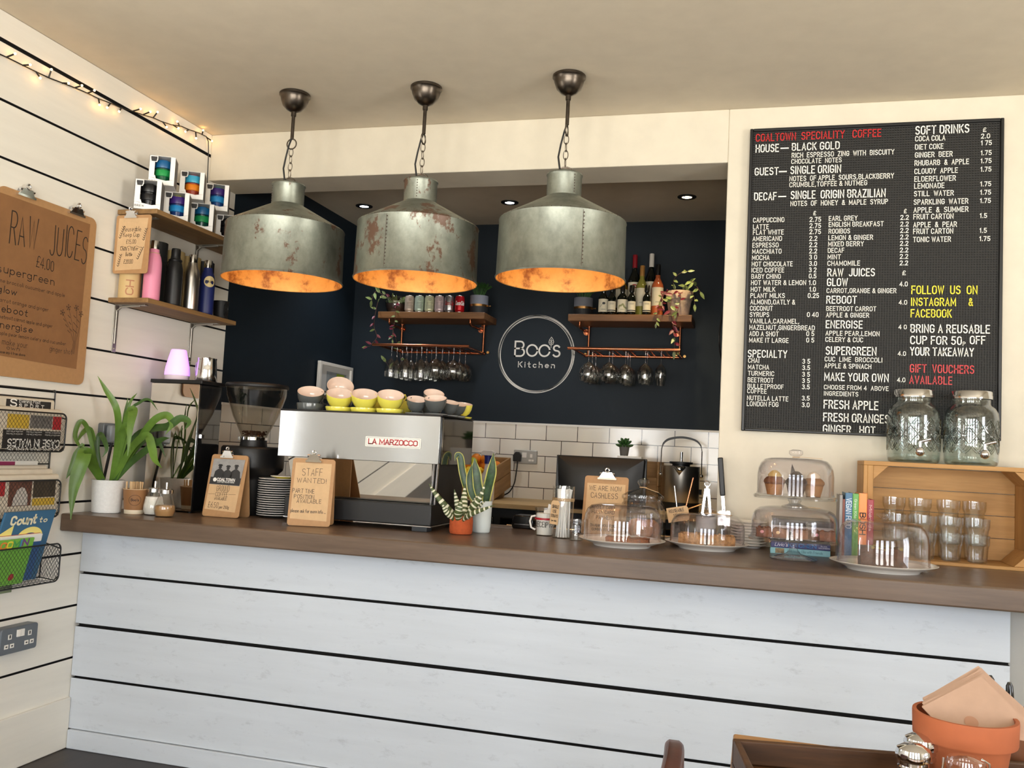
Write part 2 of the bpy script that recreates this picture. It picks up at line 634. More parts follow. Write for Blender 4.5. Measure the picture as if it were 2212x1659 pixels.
def stroke(mb, pts, wgt, fn, depth=0.0, base=0.0, closed=False):
    """mitred ribbon along pts"""
    P = [pts[0]]
    for p in pts[1:]:
        if math.hypot(p[0] - P[-1][0], p[1] - P[-1][1]) > 1e-6:
            P.append(p)
    if len(P) < 2:
        return
    L, Rr = [], []
    n = len(P)
    hw = wgt / 2
    for i, p in enumerate(P):
        d0 = d1 = None
        if i > 0:
            l_ = math.hypot(p[0] - P[i - 1][0], p[1] - P[i - 1][1])
            d0 = ((p[0] - P[i - 1][0]) / l_, (p[1] - P[i - 1][1]) / l_)
        if i < n - 1:
            l_ = math.hypot(P[i + 1][0] - p[0], P[i + 1][1] - p[1])
            d1 = ((P[i + 1][0] - p[0]) / l_, (P[i + 1][1] - p[1]) / l_)
        d0, d1 = d0 or d1, d1 or d0
        nx, ny = -(d0[1] + d1[1]), d0[0] + d1[0]
        l_ = math.hypot(nx, ny)
        if l_ < 1e-3:
            nx, ny, l_ = -d0[1], d0[0], 1
        nx, ny = nx / l_, ny / l_
        dot = max(0.42, nx * -d0[1] + ny * d0[0])
        k = hw / dot
        ex = 0.0
        if i == 0:
            ex = -hw
        elif i == n - 1:
            ex = hw
        bx, by = p[0] + (d1 if i == 0 else d0)[0] * ex, p[1] + (d1 if i == 0 else d0)[1] * ex
        L.append((bx + nx * k, by + ny * k))
        Rr.append((bx - nx * k, by - ny * k))
    top = base + depth
    vs = [fn(a, b, top) for a, b in L] + [fn(a, b, top) for a, b in Rr]
    fs = [(i, n + i, n + i + 1, i + 1) for i in range(n - 1)]
    if depth:
        vs += [fn(a, b, base) for a, b in L] + [fn(a, b, base) for a, b in Rr]
        m = 2 * n
        for i in range(n - 1):
            fs.append((m + i, m + i + 1, m + n + i + 1, m + n + i))
            fs.append((i, i + 1, m + i + 1, m + i))
            fs.append((n + i, m + n + i, m + n + i + 1, n + i + 1))
        fs.append((0, m, m + n, n))
        fs.append((n - 1, 2 * n - 1, m + 2 * n - 1, m + n - 1))
    mb.add(vs, fs)


def wrap(r, zc=0.0, a0=-90.0, taper=0.0):
    """map (u, v, h) round a vertical cylinder of radius r (+ taper * v), u=0 at angle a0"""
    def f(u, v, h):
        rr = r + taper * v + h
        a = radians(a0) + u / r
        return (rr * cos(a), rr * sin(a), zc + v)
    return f


ZC = 0.943      # counter top
# ================================================================== MATERIALS OF THE ROOM
def paint(name, c, axis='y', rough=0.5, dirt=0.0):
    m, nt, bs = _base(name)
    v = _coords(nt, {'y': (8, .7, 8), 'x': (.7, 8, 8), 'n': (3, 3, 3)}[axis])
    f = _noise(nt, v, 3.0, 5)
    col = lin(c)
    lo = tuple(x * .93 for x in col[:3]) + (1,)
    out = _ramp(nt, f, [(.3, lo), (.7, col)])
    if dirt:
        d = _noise(nt, _coords(nt, (2, 2, 5)), 6, 8, .75)
        df = _ramp(nt, d, [(.57, (0, 0, 0, 1)), (.74, (dirt, dirt, dirt, 1))])
        out = _mix(nt, df, out, tuple(x * .42 for x in col[:3]) + (1,))
    nt.links.new(out, bs.inputs['Base Color'])
    bs.inputs['Roughness'].default_value = rough
    bs.inputs['Specular IOR Level'].default_value = 0.35
    _bump(nt, bs, f, .25, .002)
    return m


PLANK = paint('white_painted_planks', (238, 233, 222), 'y')
PLANKX = paint('white_painted_counter_planks', (210, 216, 223), 'x', dirt=.4)
CREAM = paint('cream_wall_paint', (215, 207, 189), 'n', .6)
CEILM = paint('ceiling_paint', (214, 203, 183), 'n', .8)
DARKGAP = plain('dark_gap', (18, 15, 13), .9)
NAVY = paint('navy_wall_paint', (17, 30, 40), 'n', .62)
WHITE = plain('white_gloss_paint', (236, 232, 224), .35)


def tile_mat(name, plane):
    m, nt, bs = _base(name)
    rot = (radians(90), 0, 0)
    tc = nt.nodes.new('ShaderNodeTexCoord')
    sp = nt.nodes.new('ShaderNodeSeparateXYZ')
    nt.links.new(tc.outputs['Object'], sp.inputs[0])
    cb = nt.nodes.new('ShaderNodeCombineXYZ')
    ad = nt.nodes.new('ShaderNodeMath')
    ad.operation = 'ADD'
    nt.links.new(sp.outputs['X' if plane == 'xz' else 'Y'], ad.inputs[0])
    ad.inputs[1].default_value = -0.172 + 2.0 if plane == 'xz' else .081
    az = nt.nodes.new('ShaderNodeMath')
    az.operation = 'ADD'
    nt.links.new(sp.outputs['Z'], az.inputs[0])
    az.inputs[1].default_value = -1.45 + 2.0
    nt.links.new(ad.outputs[0], cb.inputs[0])
    nt.links.new(az.outputs[0], cb.inputs[1])
    b = nt.nodes.new('ShaderNodeTexBrick')
    b.inputs['Scale'].default_value = 1.0
    b.inputs['Brick Width'].default_value = 0.2
    b.inputs['Row Height'].default_value = 0.1
    b.inputs['Mortar Size'].default_value = 0.0022
    b.inputs['Mortar Smooth'].default_value = 0.1
    b.inputs['Color1'].default_value = lin((240, 234, 222))
    b.inputs['Color2'].default_value = lin((234, 228, 215))
    b.inputs['Mortar'].default_value = lin((58, 46, 40))
    nt.links.new(cb.outputs[0], b.inputs['Vector'])
    nt.links.new(b.outputs['Color'], bs.inputs['Base Color'])
    bs.inputs['Roughness'].default_value = .12
    bs.inputs['Specular IOR Level'].default_value = .6
    inv = nt.nodes.new('ShaderNodeMath')
    inv.operation = 'SUBTRACT'
    inv.inputs[0].default_value = 1
    nt.links.new(b.outputs['Fac'], inv.inputs[1])
    _bump(nt, bs, inv.outputs[0], .6, .002)
    return m


TILEX = tile_mat('subway_tiles', 'xz')
TILEY = tile_mat('subway_tiles_side', 'yz')
FLOORM = wood('dark_floorboards', (30, 22, 18), (58, 44, 36), 'y', .4, .6)
SLABM = wood('stained_counter_wood', (86, 69, 56), (128, 105, 86), 'x', .34, .55, spec=.45)
BLACK = plain('black_metal', (20, 20, 21), .45, 0, .5)
BLACKG = plain('black_gloss', (10, 10, 11), .12, 0, .6)
STEEL = plain('polished_steel', (205, 205, 205), .12, 1.0)
CHROME = plain('chrome', (225, 225, 228), .05, 1.0)

# ================================================================== ROOM SHELL
XR = 5.6          # right wall
YW, YP, YB = 0.677, 0.917, 2.419
HC, HA = 2.766, 2.743

m = MB().bb(-.2, XR + .2, REAR_Y - .2, YB + .2, -.1, 0)
structure(m.build('floor', FLOORM))
m = MB().bb(-.2, XR + .2, REAR_Y - .2, YP, HC, HC + .15)
m.bb(-.2, 2.7, YP, YB + .2, HA, HC + .15)
structure(m.build('ceiling', CEILM))

# planked left wall: boards over a dark backing
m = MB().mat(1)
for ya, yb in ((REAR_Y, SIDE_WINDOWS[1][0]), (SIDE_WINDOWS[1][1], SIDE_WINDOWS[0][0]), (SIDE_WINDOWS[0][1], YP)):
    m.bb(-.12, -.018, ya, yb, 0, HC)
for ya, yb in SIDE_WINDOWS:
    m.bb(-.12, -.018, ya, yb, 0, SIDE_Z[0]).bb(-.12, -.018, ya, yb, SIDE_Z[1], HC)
m.mat(0)
gz = [0.0, .355, .565, .775, .985, 1.214, 1.42, 1.612, 1.819, 2.03, 2.243, 2.448, 2.660, HC]
gw = [0, .006, .006, .006, .006, .005, .006, .006, .006, .006, .006, .007, .013, 0]
for i in range(len(gz) - 1):
    z0, z1 = gz[i] + gw[i] / 2 + .001, gz[i + 1] - gw[i + 1] / 2 - .001
    z0 = max(z0, 0)
    segs = [(REAR_Y, YP)]
    if z1 > SIDE_Z[0] and z0 < SIDE_Z[1]:
        segs = [(REAR_Y, SIDE_WINDOWS[1][0]), (SIDE_WINDOWS[1][1], SIDE_WINDOWS[0][0]), (SIDE_WINDOWS[0][1], YP)]
    for (ya, yb) in segs:
        m.bb(-.018, 0, ya, yb, z0, z1)
        m.mi[-2:] = [1, 1]      # plank edges coloured dark to deepen the shade in the gaps
    if len(segs) > 1:
        for (ya, yb) in SIDE_WINDOWS:
            if z0 < SIDE_Z[0]:
                m.bb(-.018, 0, ya, yb, z0, SIDE_Z[0])
            if z1 > SIDE_Z[1]:
                m.bb(-.018, 0, ya, yb, SIDE_Z[1], z1)
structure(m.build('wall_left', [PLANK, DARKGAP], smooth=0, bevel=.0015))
m = MB().bb(0, .014, REAR_Y, -.002, 0, .2)
structure(m.build('baseboard_left', PLANK, bevel=.004))

# navy alcove behind the counter
m = MB().bb(-.12, -.006, YP, YB + .12, 0, HA).mat(1).bb(-.006, .006, YP + .004, YB, .6, 1.44)
m.mat(2).bb(-.006, .009, YP + .004, YB, 1.44, 1.452)
structure(m.build('wall_alcove_left', [NAVY, TILEY, WHITE], smooth=0))
m = MB().bb(-.12, 2.62, YB, YB + .12, 0, HA).mat(1).bb(.006, 2.5, YB - .012, YB, .6, 1.444)
m.mat(2).bb(.006, 2.5, YB - .016, YB, 1.444, 1.456)
structure(m.build('wall_back', [NAVY, TILEX, WHITE], smooth=0))
m = MB().bb(2.5, 2.62, YP, YB, 0, HA)
structure(m.build('wall_alcove_right', NAVY, smooth=0))

# wall with the menu board and the lintel over the opening
m = MB().bb(2.503, XR, YW, YP, 0, HC).bb(0, 2.503, YW, YP, 2.535, HC)
structure(m.build('wall_front', CREAM, smooth=0, bevel=.004))
ea, eb, ec, ed_ = EAST_WIN
m = MB().bb(XR, XR + .1, REAR_Y, ea, 0, HC).bb(XR, XR + .1, eb, YW, 0, HC).bb(XR, XR + .1, ea, eb, 0, ec).bb(XR, XR + .1, ea, eb, ed_, HC)
structure(m.build('wall_right', CREAM, smooth=0))
m = MB()
for ya, yb, za, zb in ((ea, ea + .04, ec, ed_), (eb - .04, eb, ec, ed_), (ea, eb, ec, ec + .04), (ea, eb, ed_ - .04, ed_), ((ea + eb) / 2 - .02, (ea + eb) / 2 + .02, ec, ed_)):
    m.bb(XR + .04, XR + .08, ya, yb, za, zb)
wf = structure(m.build('window_7', WHITE))
MB().bb(XR + .058, XR + .062, ea + .04, eb - .04, ec + .04, ed_ - .04).build('window_pane', thin_glass('window_glass', (1, 1, 1), .04, .5), wf)
# pale door casing at the far right of the menu wall
m = MB().bb(3.655, 3.74, YW - .02, YW, 0, 2.1).bb(3.655, 4.6, YW - .02, YW, 2.1, 2.19).bb(4.515, 4.6, YW - .02, YW, 0, 2.1)
structure(m.build('trim_1', WHITE, bevel=.004))
m = MB().bb(3.74, 4.515, YW - .008, YW, 0.005, 2.1)
structure(m.build('door_1', WHITE, bevel=.002))

# street side behind the camera, with four tall windows
m = MB()
xs = [0] + [k for ab in WINDOWS for k in ab] + [XR]
for i in range(0, len(xs), 2):
    m.bb(xs[i], xs[i + 1], REAR_Y - .15, REAR_Y, 0, HC)
for a, b in WINDOWS:
    m.bb(a, b, REAR_Y - .15, REAR_Y, 0, WIN_Z[0]).bb(a, b, REAR_Y - .15, REAR_Y, WIN_Z[1], HC)
structure(m.build('wall_rear', CREAM, smooth=0))
GLASSW = thin_glass('window_glass', (1, 1, 1), .04, .5)
for i, (a, b) in enumerate(WINDOWS):
    m = MB()
    z0, z1 = WIN_Z
    for x0, x1, za, zb in ((a, a + .05, z0, z1), (b - .05, b, z0, z1), (a, b, z0, z0 + .05), (a, b, z1 - .05, z1), (a, b, 1.95, 2.0)):
        m.bb(x0, x1, REAR_Y - .1, REAR_Y - .05, za, zb)
    wf = structure(m.build('window_%d' % (i + 1), BLACK))
    MB().bb(a + .05, b - .05, REAR_Y - .078, REAR_Y - .074, z0 + .05, z1 - .05).build('window_pane', GLASSW, wf)

for i, (a, b) in enumerate(SIDE_WINDOWS):
    m = MB()
    for ya, yb, za, zb in ((a, a + .03, *SIDE_Z), (b - .03, b, *SIDE_Z), (a, b, SIDE_Z[0], SIDE_Z[0] + .03), (a, b, SIDE_Z[1] - .03, SIDE_Z[1])):
        m.bb(-.09, -.05, ya, yb, za, zb)
    wf = structure(m.build('window_%d' % (i + 5), WHITE))
    MB().bb(-.072, -.068, a + .03, b - .03, SIDE_Z[0] + .03, SIDE_Z[1] - .03).build('window_pane', GLASSW, wf)

# ================================================================== COUNTER
cn = thing('counter', 'white painted plank front of the long serving counter', 'counter', (1.75, .4, 0))
cl = lambda x0, x1, y0, y1, z0, z1, mb: mb.bb(x0 - 1.75, x1 - 1.75, y0 - .4, y1 - .4, z0, z1)
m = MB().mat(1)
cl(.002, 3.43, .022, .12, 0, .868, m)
m.mat(0)
cz = [.075, .28, .487, .697, .874]
cgw = [.002, .0085, .012, .009, 0]
for i in range(4):
    cl(.002, 3.43, 0, .022, cz[i] + cgw[i] / 2, cz[i + 1] - cgw[i + 1] / 2, m)
    m.mi[-2:] = [1, 1]  # top and bottom faces coloured dark so the grooves look shaded
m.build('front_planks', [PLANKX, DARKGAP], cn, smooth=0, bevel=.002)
m = MB()
cl(.016, 3.43, -.012, .022, 0, .074, m)
m.build('plinth', PLANKX, cn, bevel=.003)
m = MB()
cl(3.432, 3.49, .03, .6, 0, .874, m)
m.build('end_panel', plain('grey_painted_panel', (168, 166, 160), .5), cn, bevel=.002)
m = MB()
cl(.006, 2.49, .70, .80, 0, .872, m)
m.build('back_panel', BLACK, cn)
m = MB().bb(.001, 3.70, -.13, YW - .001, .874, ZC)
m.bb(.001, 2.502, YW - .001, .81, .874, ZC)
tag(m.build('counter_worktop', SLABM, bevel=.006), 'thick dark stained wooden worktop of the serving counter', 'worktop')

# back worktop of the alcove with dark cabinets below
PLY = wood('pale_plywood', (176, 146, 100), (205, 178, 132), 'x', .5, .5, knots=False)
m = MB().bb(.008, 2.498, 1.75, YB - .013, .953, .98)
tag(m.build('plywood_worktop', PLY, bevel=.002), 'pale plywood worktop along the tiled back wall', 'worktop')
bc = thing('fridge_cabinet', 'black fridge cabinet under the pale back worktop', 'cabinet', (1.25, 2.05, 0))
MB().bb(-1.23, 1.23, -.25, .33, 0, .952).build('body', BLACK, bc, bevel=.004)
for x0 in (-1.2, -.59, .02, .63):
    d_ = MB().bb(x0, x0 + .57, -.268, -.25, .06, .9).build('door', BLACKG, bc, bevel=.003)
    MB().tube([(x0 + .05, -.285, .86), (x0 + .52, -.285, .86)], .008).bb(x0 + .06, x0 + .075, -.285, -.268, .852, .868).bb(x0 + .495, x0 + .51, -.285, -.268, .852, .868).build('handle', STEEL, d_)
# ================================================================== PENDANT LAMPS
def galvanised(name, c=(146, 150, 139), rust=.62, seed=0.0):
    m, nt, bs = _base(name)
    tc = nt.nodes.new('ShaderNodeTexCoord')
    mp = nt.nodes.new('ShaderNodeMapping')
    mp.inputs['Location'].default_value = (seed, seed * 1.7, seed * .4)
    mp.inputs['Scale'].default_value = (1, 1, .7)
    nt.links.new(tc.outputs['Object'], mp.inputs['Vector'])
    v = mp.outputs['Vector']
    f = _noise(nt, v, 14, 6, .7)
    col = lin(c)
    base = _ramp(nt, f, [(.3, tuple(x * .6 for x in col[:3]) + (1,)), (.62, col)])
    g = _noise(nt, v, 7.5, 9, .72)
    pf = _ramp(nt, g, [(rust, (0, 0, 0, 1)), (rust + .035, (1, 1, 1, 1))])
    out = _mix(nt, pf, base, lin((96, 70, 54)))
    s = _noise(nt, v, 3, 5, .8)
    nt.links.new(out, bs.inputs['Base Color'])
    inv = nt.nodes.new('ShaderNodeMath')
    inv.operation = 'MULTIPLY_ADD'
    nt.links.new(pf, inv.inputs[0])
    inv.inputs[1].default_value = -.55
    inv.inputs[2].default_value = .75
    nt.links.new(inv.outputs[0], bs.inputs['Metallic'])
    r = nt.nodes.new('ShaderNodeMath')
    r.operation = 'MULTIPLY_ADD'
    nt.links.new(s, r.inputs[0])
    r.inputs[1].default_value = .35
    r.inputs[2].default_value = .24
    nt.links.new(r.outputs[0], bs.inputs['Roughness'])
    _bump(nt, bs, f, .12, .002)
    return m


OCHRE, nt_, bs_ = _base('aged_brass_inside')
_f = _noise(nt_, _coords(nt_), 9, 9, .72)
nt_.links.new(_ramp(nt_, _f, [(.36, (140, 84, 36)), (.47, (214, 158, 84)), (.7, (226, 176, 100))]), bs_.inputs['Base Color'])
bs_.inputs['Roughness'].default_value = .55
bs_.inputs['Metallic'].default_value = .1
RUST = plain('dark_rust', (72, 56, 46), .7)
BRONZE = plain('dark_bronze', (92, 84, 76), .32, 1.0, var=.25, vscale=20)
IRON = plain('dull_iron', (120, 112, 102), .4, 1.0)
BULB = plain('warm_bulb', (255, 220, 170), .5, emit=(255, 176, 84), estr=9)
PEND = [(0.691, .25, 'left of the three above the machine', .565, 0.0, 205), (1.291, .26, 'in the middle of the three, heavily worn', .535, 3.1, 262), (1.90, .238, 'right of the three, nearest the menu board', .625, 5.7, 300)]
for k, (px, py, where, rust, seed, seam) in enumerate(PEND):
    t = thing('pendant_lamp', 'worn galvanised pendant lamp, ' + where, 'lamp', (px, py, HC), group='galvanised pendant lamps over the counter')
    zz = lambda z: z - HC
    MB().lathe([(0, 0), (.062, 0), (.066, -.004), (.066, -.012), (.06, -.018), (.058, -.03), (.048, -.056), (.03, -.074), (.012, -.082), (0, -.082)], 32, caps=False).build('ceiling_cup', BRONZE, t)
    MB().cyl((0, 0, -.2), .0075, .125, 12).cyl((0, 0, -.1), .011, .024, 12).build('rod', BRONZE, t)
    ch = MB()
    ch.ring((0, 0, -.222), .022, .0032, 'y' if k == 0 else 'x', 24, 6)
    zc, q = -.244, 0
    while zc > -.36:
        L, W_ = .0185, .0095
        pts = []
        for i in range(16):
            a = 2 * pi * i / 16
            u, v_ = W_ * cos(a), L * sin(a)
            pts.append((u, 0, zc - .0155 + v_) if q % 2 == 0 else (0, u, zc - .0155 + v_))
        ch.tube(pts, .0018, 5, True)
        zc -= .031
        q += 1
    hoop = [(.034 * cos(pi * i / 12), 0, -.404 + .034 * sin(pi * i / 12)) for i in range(13)]
    ch.tube(hoop, .003, 6)
    ch.build('chain', IRON, t)
    cb = [(0, -.004, -.2), (-.008, -.008, -.23), (-.02, -.006, -.28), (-.028, -.006, -.33), (-.02, -.004, -.38), (-.006, 0, -.41)]
    MB().tube(cb, .0038, 8).build('cable', BLACK, t)
    GAL = galvanised('galvanised_steel_%s' % 'abc'[k], rust=rust, seed=seed)
    # shade: neck, cone, drum; one thin-walled surface, brass-coloured inside
    out = [(.069, zz(2.366)), (.0715, zz(2.36)), (.068, zz(2.352)), (.068, zz(2.275)), (.071, zz(2.272)), (.246, zz(2.176)), (.2495, zz(2.171)), (.2475, zz(2.165)), (.2505, zz(1.957)), (.2545, zz(1.949)), (.252, zz(1.944))]
    inn = [(.249, zz(1.946)), (.2475, zz(1.96)), (.2445, zz(2.165)), (.243, zz(2.171)), (.068, zz(2.269)), (.065, zz(2.275)), (.065, zz(2.366))]
    sh = MB().lathe(out, 72, caps=False).mat(1).lathe([out[-1]] + inn, 72, caps=False)
    # seam down the drum, inside and out
    a = radians(seam)
    sh.mat(2)
    for r_ in (.2505, .2435):
        sh.add([(r_ * cos(a + s_), r_ * sin(a + s_), z) for z in (zz(1.958), zz(2.165)) for s_ in (-.003, .003)], [(0, 1, 3, 2)])
    sd = sh.build('shade', [GAL, OCHRE, RUST], t, fix=False, smooth=30)
    rv = MB()
    for i in range(44):
        b = 2 * pi * (i + .3) / 44
        rv.ball((.2465 * cos(b), .2465 * sin(b), zz(2.173)), .0026, 6, 4)
    for i in range(14):
        z = zz(1.97 + i * .0143)
        rv.ball((.2500 * cos(a + .012), .2500 * sin(a + .012), z), .0024, 6, 4)
    for i in range(7):
        rv.ball((.068 * cos(a + .3), .068 * sin(a + .3), zz(2.285 + i * .011)), .0024, 6, 4)
    rv.build('rivets', RUST, sd)
    MB().cyl((0, 0, zz(2.18)), .02, .09, 16).build('lamp_holder', BLACK, t)
    MB().ball((0, 0, zz(2.135)), (.03, .03, .04), 16, 10).build('bulb', BULB, t)
    ld = bpy.data.lights.new('pendant_glow', 'POINT')
    ld.energy = 1.1
    ld.color = (1.0, .74, .38)
    ld.shadow_soft_size = .03
    lo = bpy.data.objects.new('pendant_glow', ld)
    lo.location = (0, 0, zz(2.075))
    lo.parent = t
    COL.objects.link(lo)

# ================================================================== CEILING SPOTS IN THE ALCOVE
SPOTS = [(.262, 1.913, (0.86, .92, 1.0), 'white', 'left'), (1.199, 1.913, (.90, .94, 1.0), 'white', 'middle'), (2.236, 1.892, (1.0, .76, .42), 'warm', 'right')]
for sx_, sy_, c, nm, where in SPOTS:
    t = thing('ceiling_spotlight', 'recessed black rimmed spotlight, %s light, %s of three in the alcove ceiling' % (nm, where), 'spotlight', (sx_, sy_, HA), group='recessed spotlights in the alcove ceiling')
    MB().lathe([(.026, -.001), (.03, -.006), (.052, -.004), (.053, 0), (.026, 0), (.026, -.001)], 32, caps=False).build('rim', BLACK, t)
    e = bpy.data.materials.new('spot_lens_' + where)
    e.use_nodes = True
    b_ = e.node_tree.nodes['Principled BSDF']
    b_.inputs['Emission Color'].default_value = (*c, 1)
    b_.inputs['Emission Strength'].default_value = 14
    MB().lathe([(0, -.003), (.027, -.003), (.027, -.001), (0, -.001)], 24, caps=False).build('lens', e, t)
    ld = bpy.data.lights.new('spot_glow', 'SPOT')
    ld.energy = {'left': 16, 'middle': 18, 'right': 30}[where]
    ld.color = c
    ld.spot_size = radians(95)
    ld.spot_blend = .8
    ld.shadow_soft_size = .025
    lo = bpy.data.objects.new('spot_glow', ld)
    lo.location = (0, 0, -.012)
    lo.parent = t
    COL.objects.link(lo)

# ================================================================== FAIRY LIGHTS
t = thing('fairy_lights', 'string of warm fairy lights draped along the top of the plank wall', 'fairy lights', (.018, .0, 2.62))
WIRE = [(-1.4, 2.62), (-1.1, 2.585), (-.661, 2.598), (-.632, 2.599), (-.589, 2.602), (-.523, 2.604), (-.466, 2.606), (-.391, 2.61), (-.318, 2.619), (-.255, 2.626), (-.188, 2.632), (-.126, 2.634), (-.055, 2.643), (.012, 2.648), (.08, 2.66), (.151, 2.67), (.217, 2.682), (.278, 2.687), (.348, 2.698), (.42, 2.717), (.478, 2.722), (.555, 2.734), (.618, 2.737), (.636, 2.72), (.645, 2.661), (.653, 2.53), (.655, 2.44)]
BULBS = [(-1.0, 2.588, -.98, 2.61), (-.85, 2.592, -.86, 2.57), (-.72, 2.596, -.70, 2.62), (-.596, 2.601, -.571, 2.625), (-.523, 2.603, -.499, 2.614), (-.458, 2.607, -.448, 2.584), (-.394, 2.611, -.399, 2.641), (-.327, 2.617, -.307, 2.623), (-.258, 2.626, -.236, 2.644), (-.188, 2.632, -.166, 2.652), (-.126, 2.635, -.132, 2.603), (-.055, 2.642, -.089, 2.609), (.012, 2.648, -.017, 2.62), (.083, 2.661, .117, 2.684), (.151, 2.671, .181, 2.696), (.216, 2.68, .228, 2.713), (.284, 2.689, .298, 2.667), (.408, 2.712, .368, 2.721), (.356, 2.701, .382, 2.692), (.478, 2.722, .433, 2.695), (.531, 2.728, .519, 2.692), (.582, 2.735, .569, 2.752), (.618, 2.734, .648, 2.724)]
MB().tube([(-.008, y, z - 2.62) for y, z in WIRE], .0025, 6).build('wire', BLACK, t)
FAIRY = plain('fairy_bulb', (255, 214, 150), .4, emit=(255, 190, 105), estr=30)
for (y0, z0, y1, z1) in BULBS:
    a_, b_ = Vector((-.008, y0, z0 - 2.62)), Vector((.006, y1, z1 - 2.62))
    h = MB().tube([a_, a_.lerp(b_, .8)], .0032, 6).build('bulb_holder', BLACK, t)
    MB().ball(tuple(a_.lerp(b_, .95)), (.0042, .0042, .0042), 8, 6).build('bulb', FAIRY, h)
# ================================================================== MENU BOARD
mb_ = thing('menu_board', 'large black pegged letter board menu with white, red and yellow letters', 'menu board', (2.5917, YW, 1.406))
LBM, nt_, bs_ = _base('letter_board_felt')
_tc = nt_.nodes.new('ShaderNodeTexCoord')
_sp = nt_.nodes.new('ShaderNodeSeparateXYZ')
nt_.links.new(_tc.outputs['Object'], _sp.inputs[0])


def _wave(o, k):
    a = nt_.nodes.new('ShaderNodeMath')
    a.operation = 'MULTIPLY'
    a.inputs[1].default_value = k
    nt_.links.new(o, a.inputs[0])
    s = nt_.nodes.new('ShaderNodeMath')
    s.operation = 'SINE'
    nt_.links.new(a.outputs[0], s.inputs[0])
    return s.outputs[0]


_mx = nt_.nodes.new('ShaderNodeMath')
_mx.operation = 'MAXIMUM'
nt_.links.new(_wave(_sp.outputs['X'], 2 * pi / .0098), _mx.inputs[0])
nt_.links.new(_wave(_sp.outputs['Z'], 2 * pi / .0098), _mx.inputs[1])
nt_.links.new(_ramp(nt_, _mx.outputs[0], [(.15, (7, 7, 7)), (.75, (27, 26, 24))]), bs_.inputs['Base Color'])
bs_.inputs['Roughness'].default_value = .6
_bump(nt_, bs_, _mx.outputs[0], .5, .002)
BW, BH = .958, 1.26
MB().bb(.012, BW - .012, -.02, 0, .012, BH - .012).build('panel', LBM, mb_, smooth=0)
m = MB()
for x0, x1, z0, z1 in ((0, .013, 0, BH), (BW - .013, BW, 0, BH), (.013, BW - .013, 0, .010), (.013, BW - .013, BH - .013, BH)):
    m.bb(x0, x1, -.03, 0, z0, z1)
m.build('frame', plain('black_board_frame', (15, 15, 16), .4), mb_, bevel=.003)
LW = plain('white_letters', (238, 235, 226), .4)
LR = plain('red_letters', (190, 32, 34), .4)
LY = plain('yellow_letters', (240, 222, 40), .4)
fb = lambda u, v, h: (u, -.0205 - h, v)
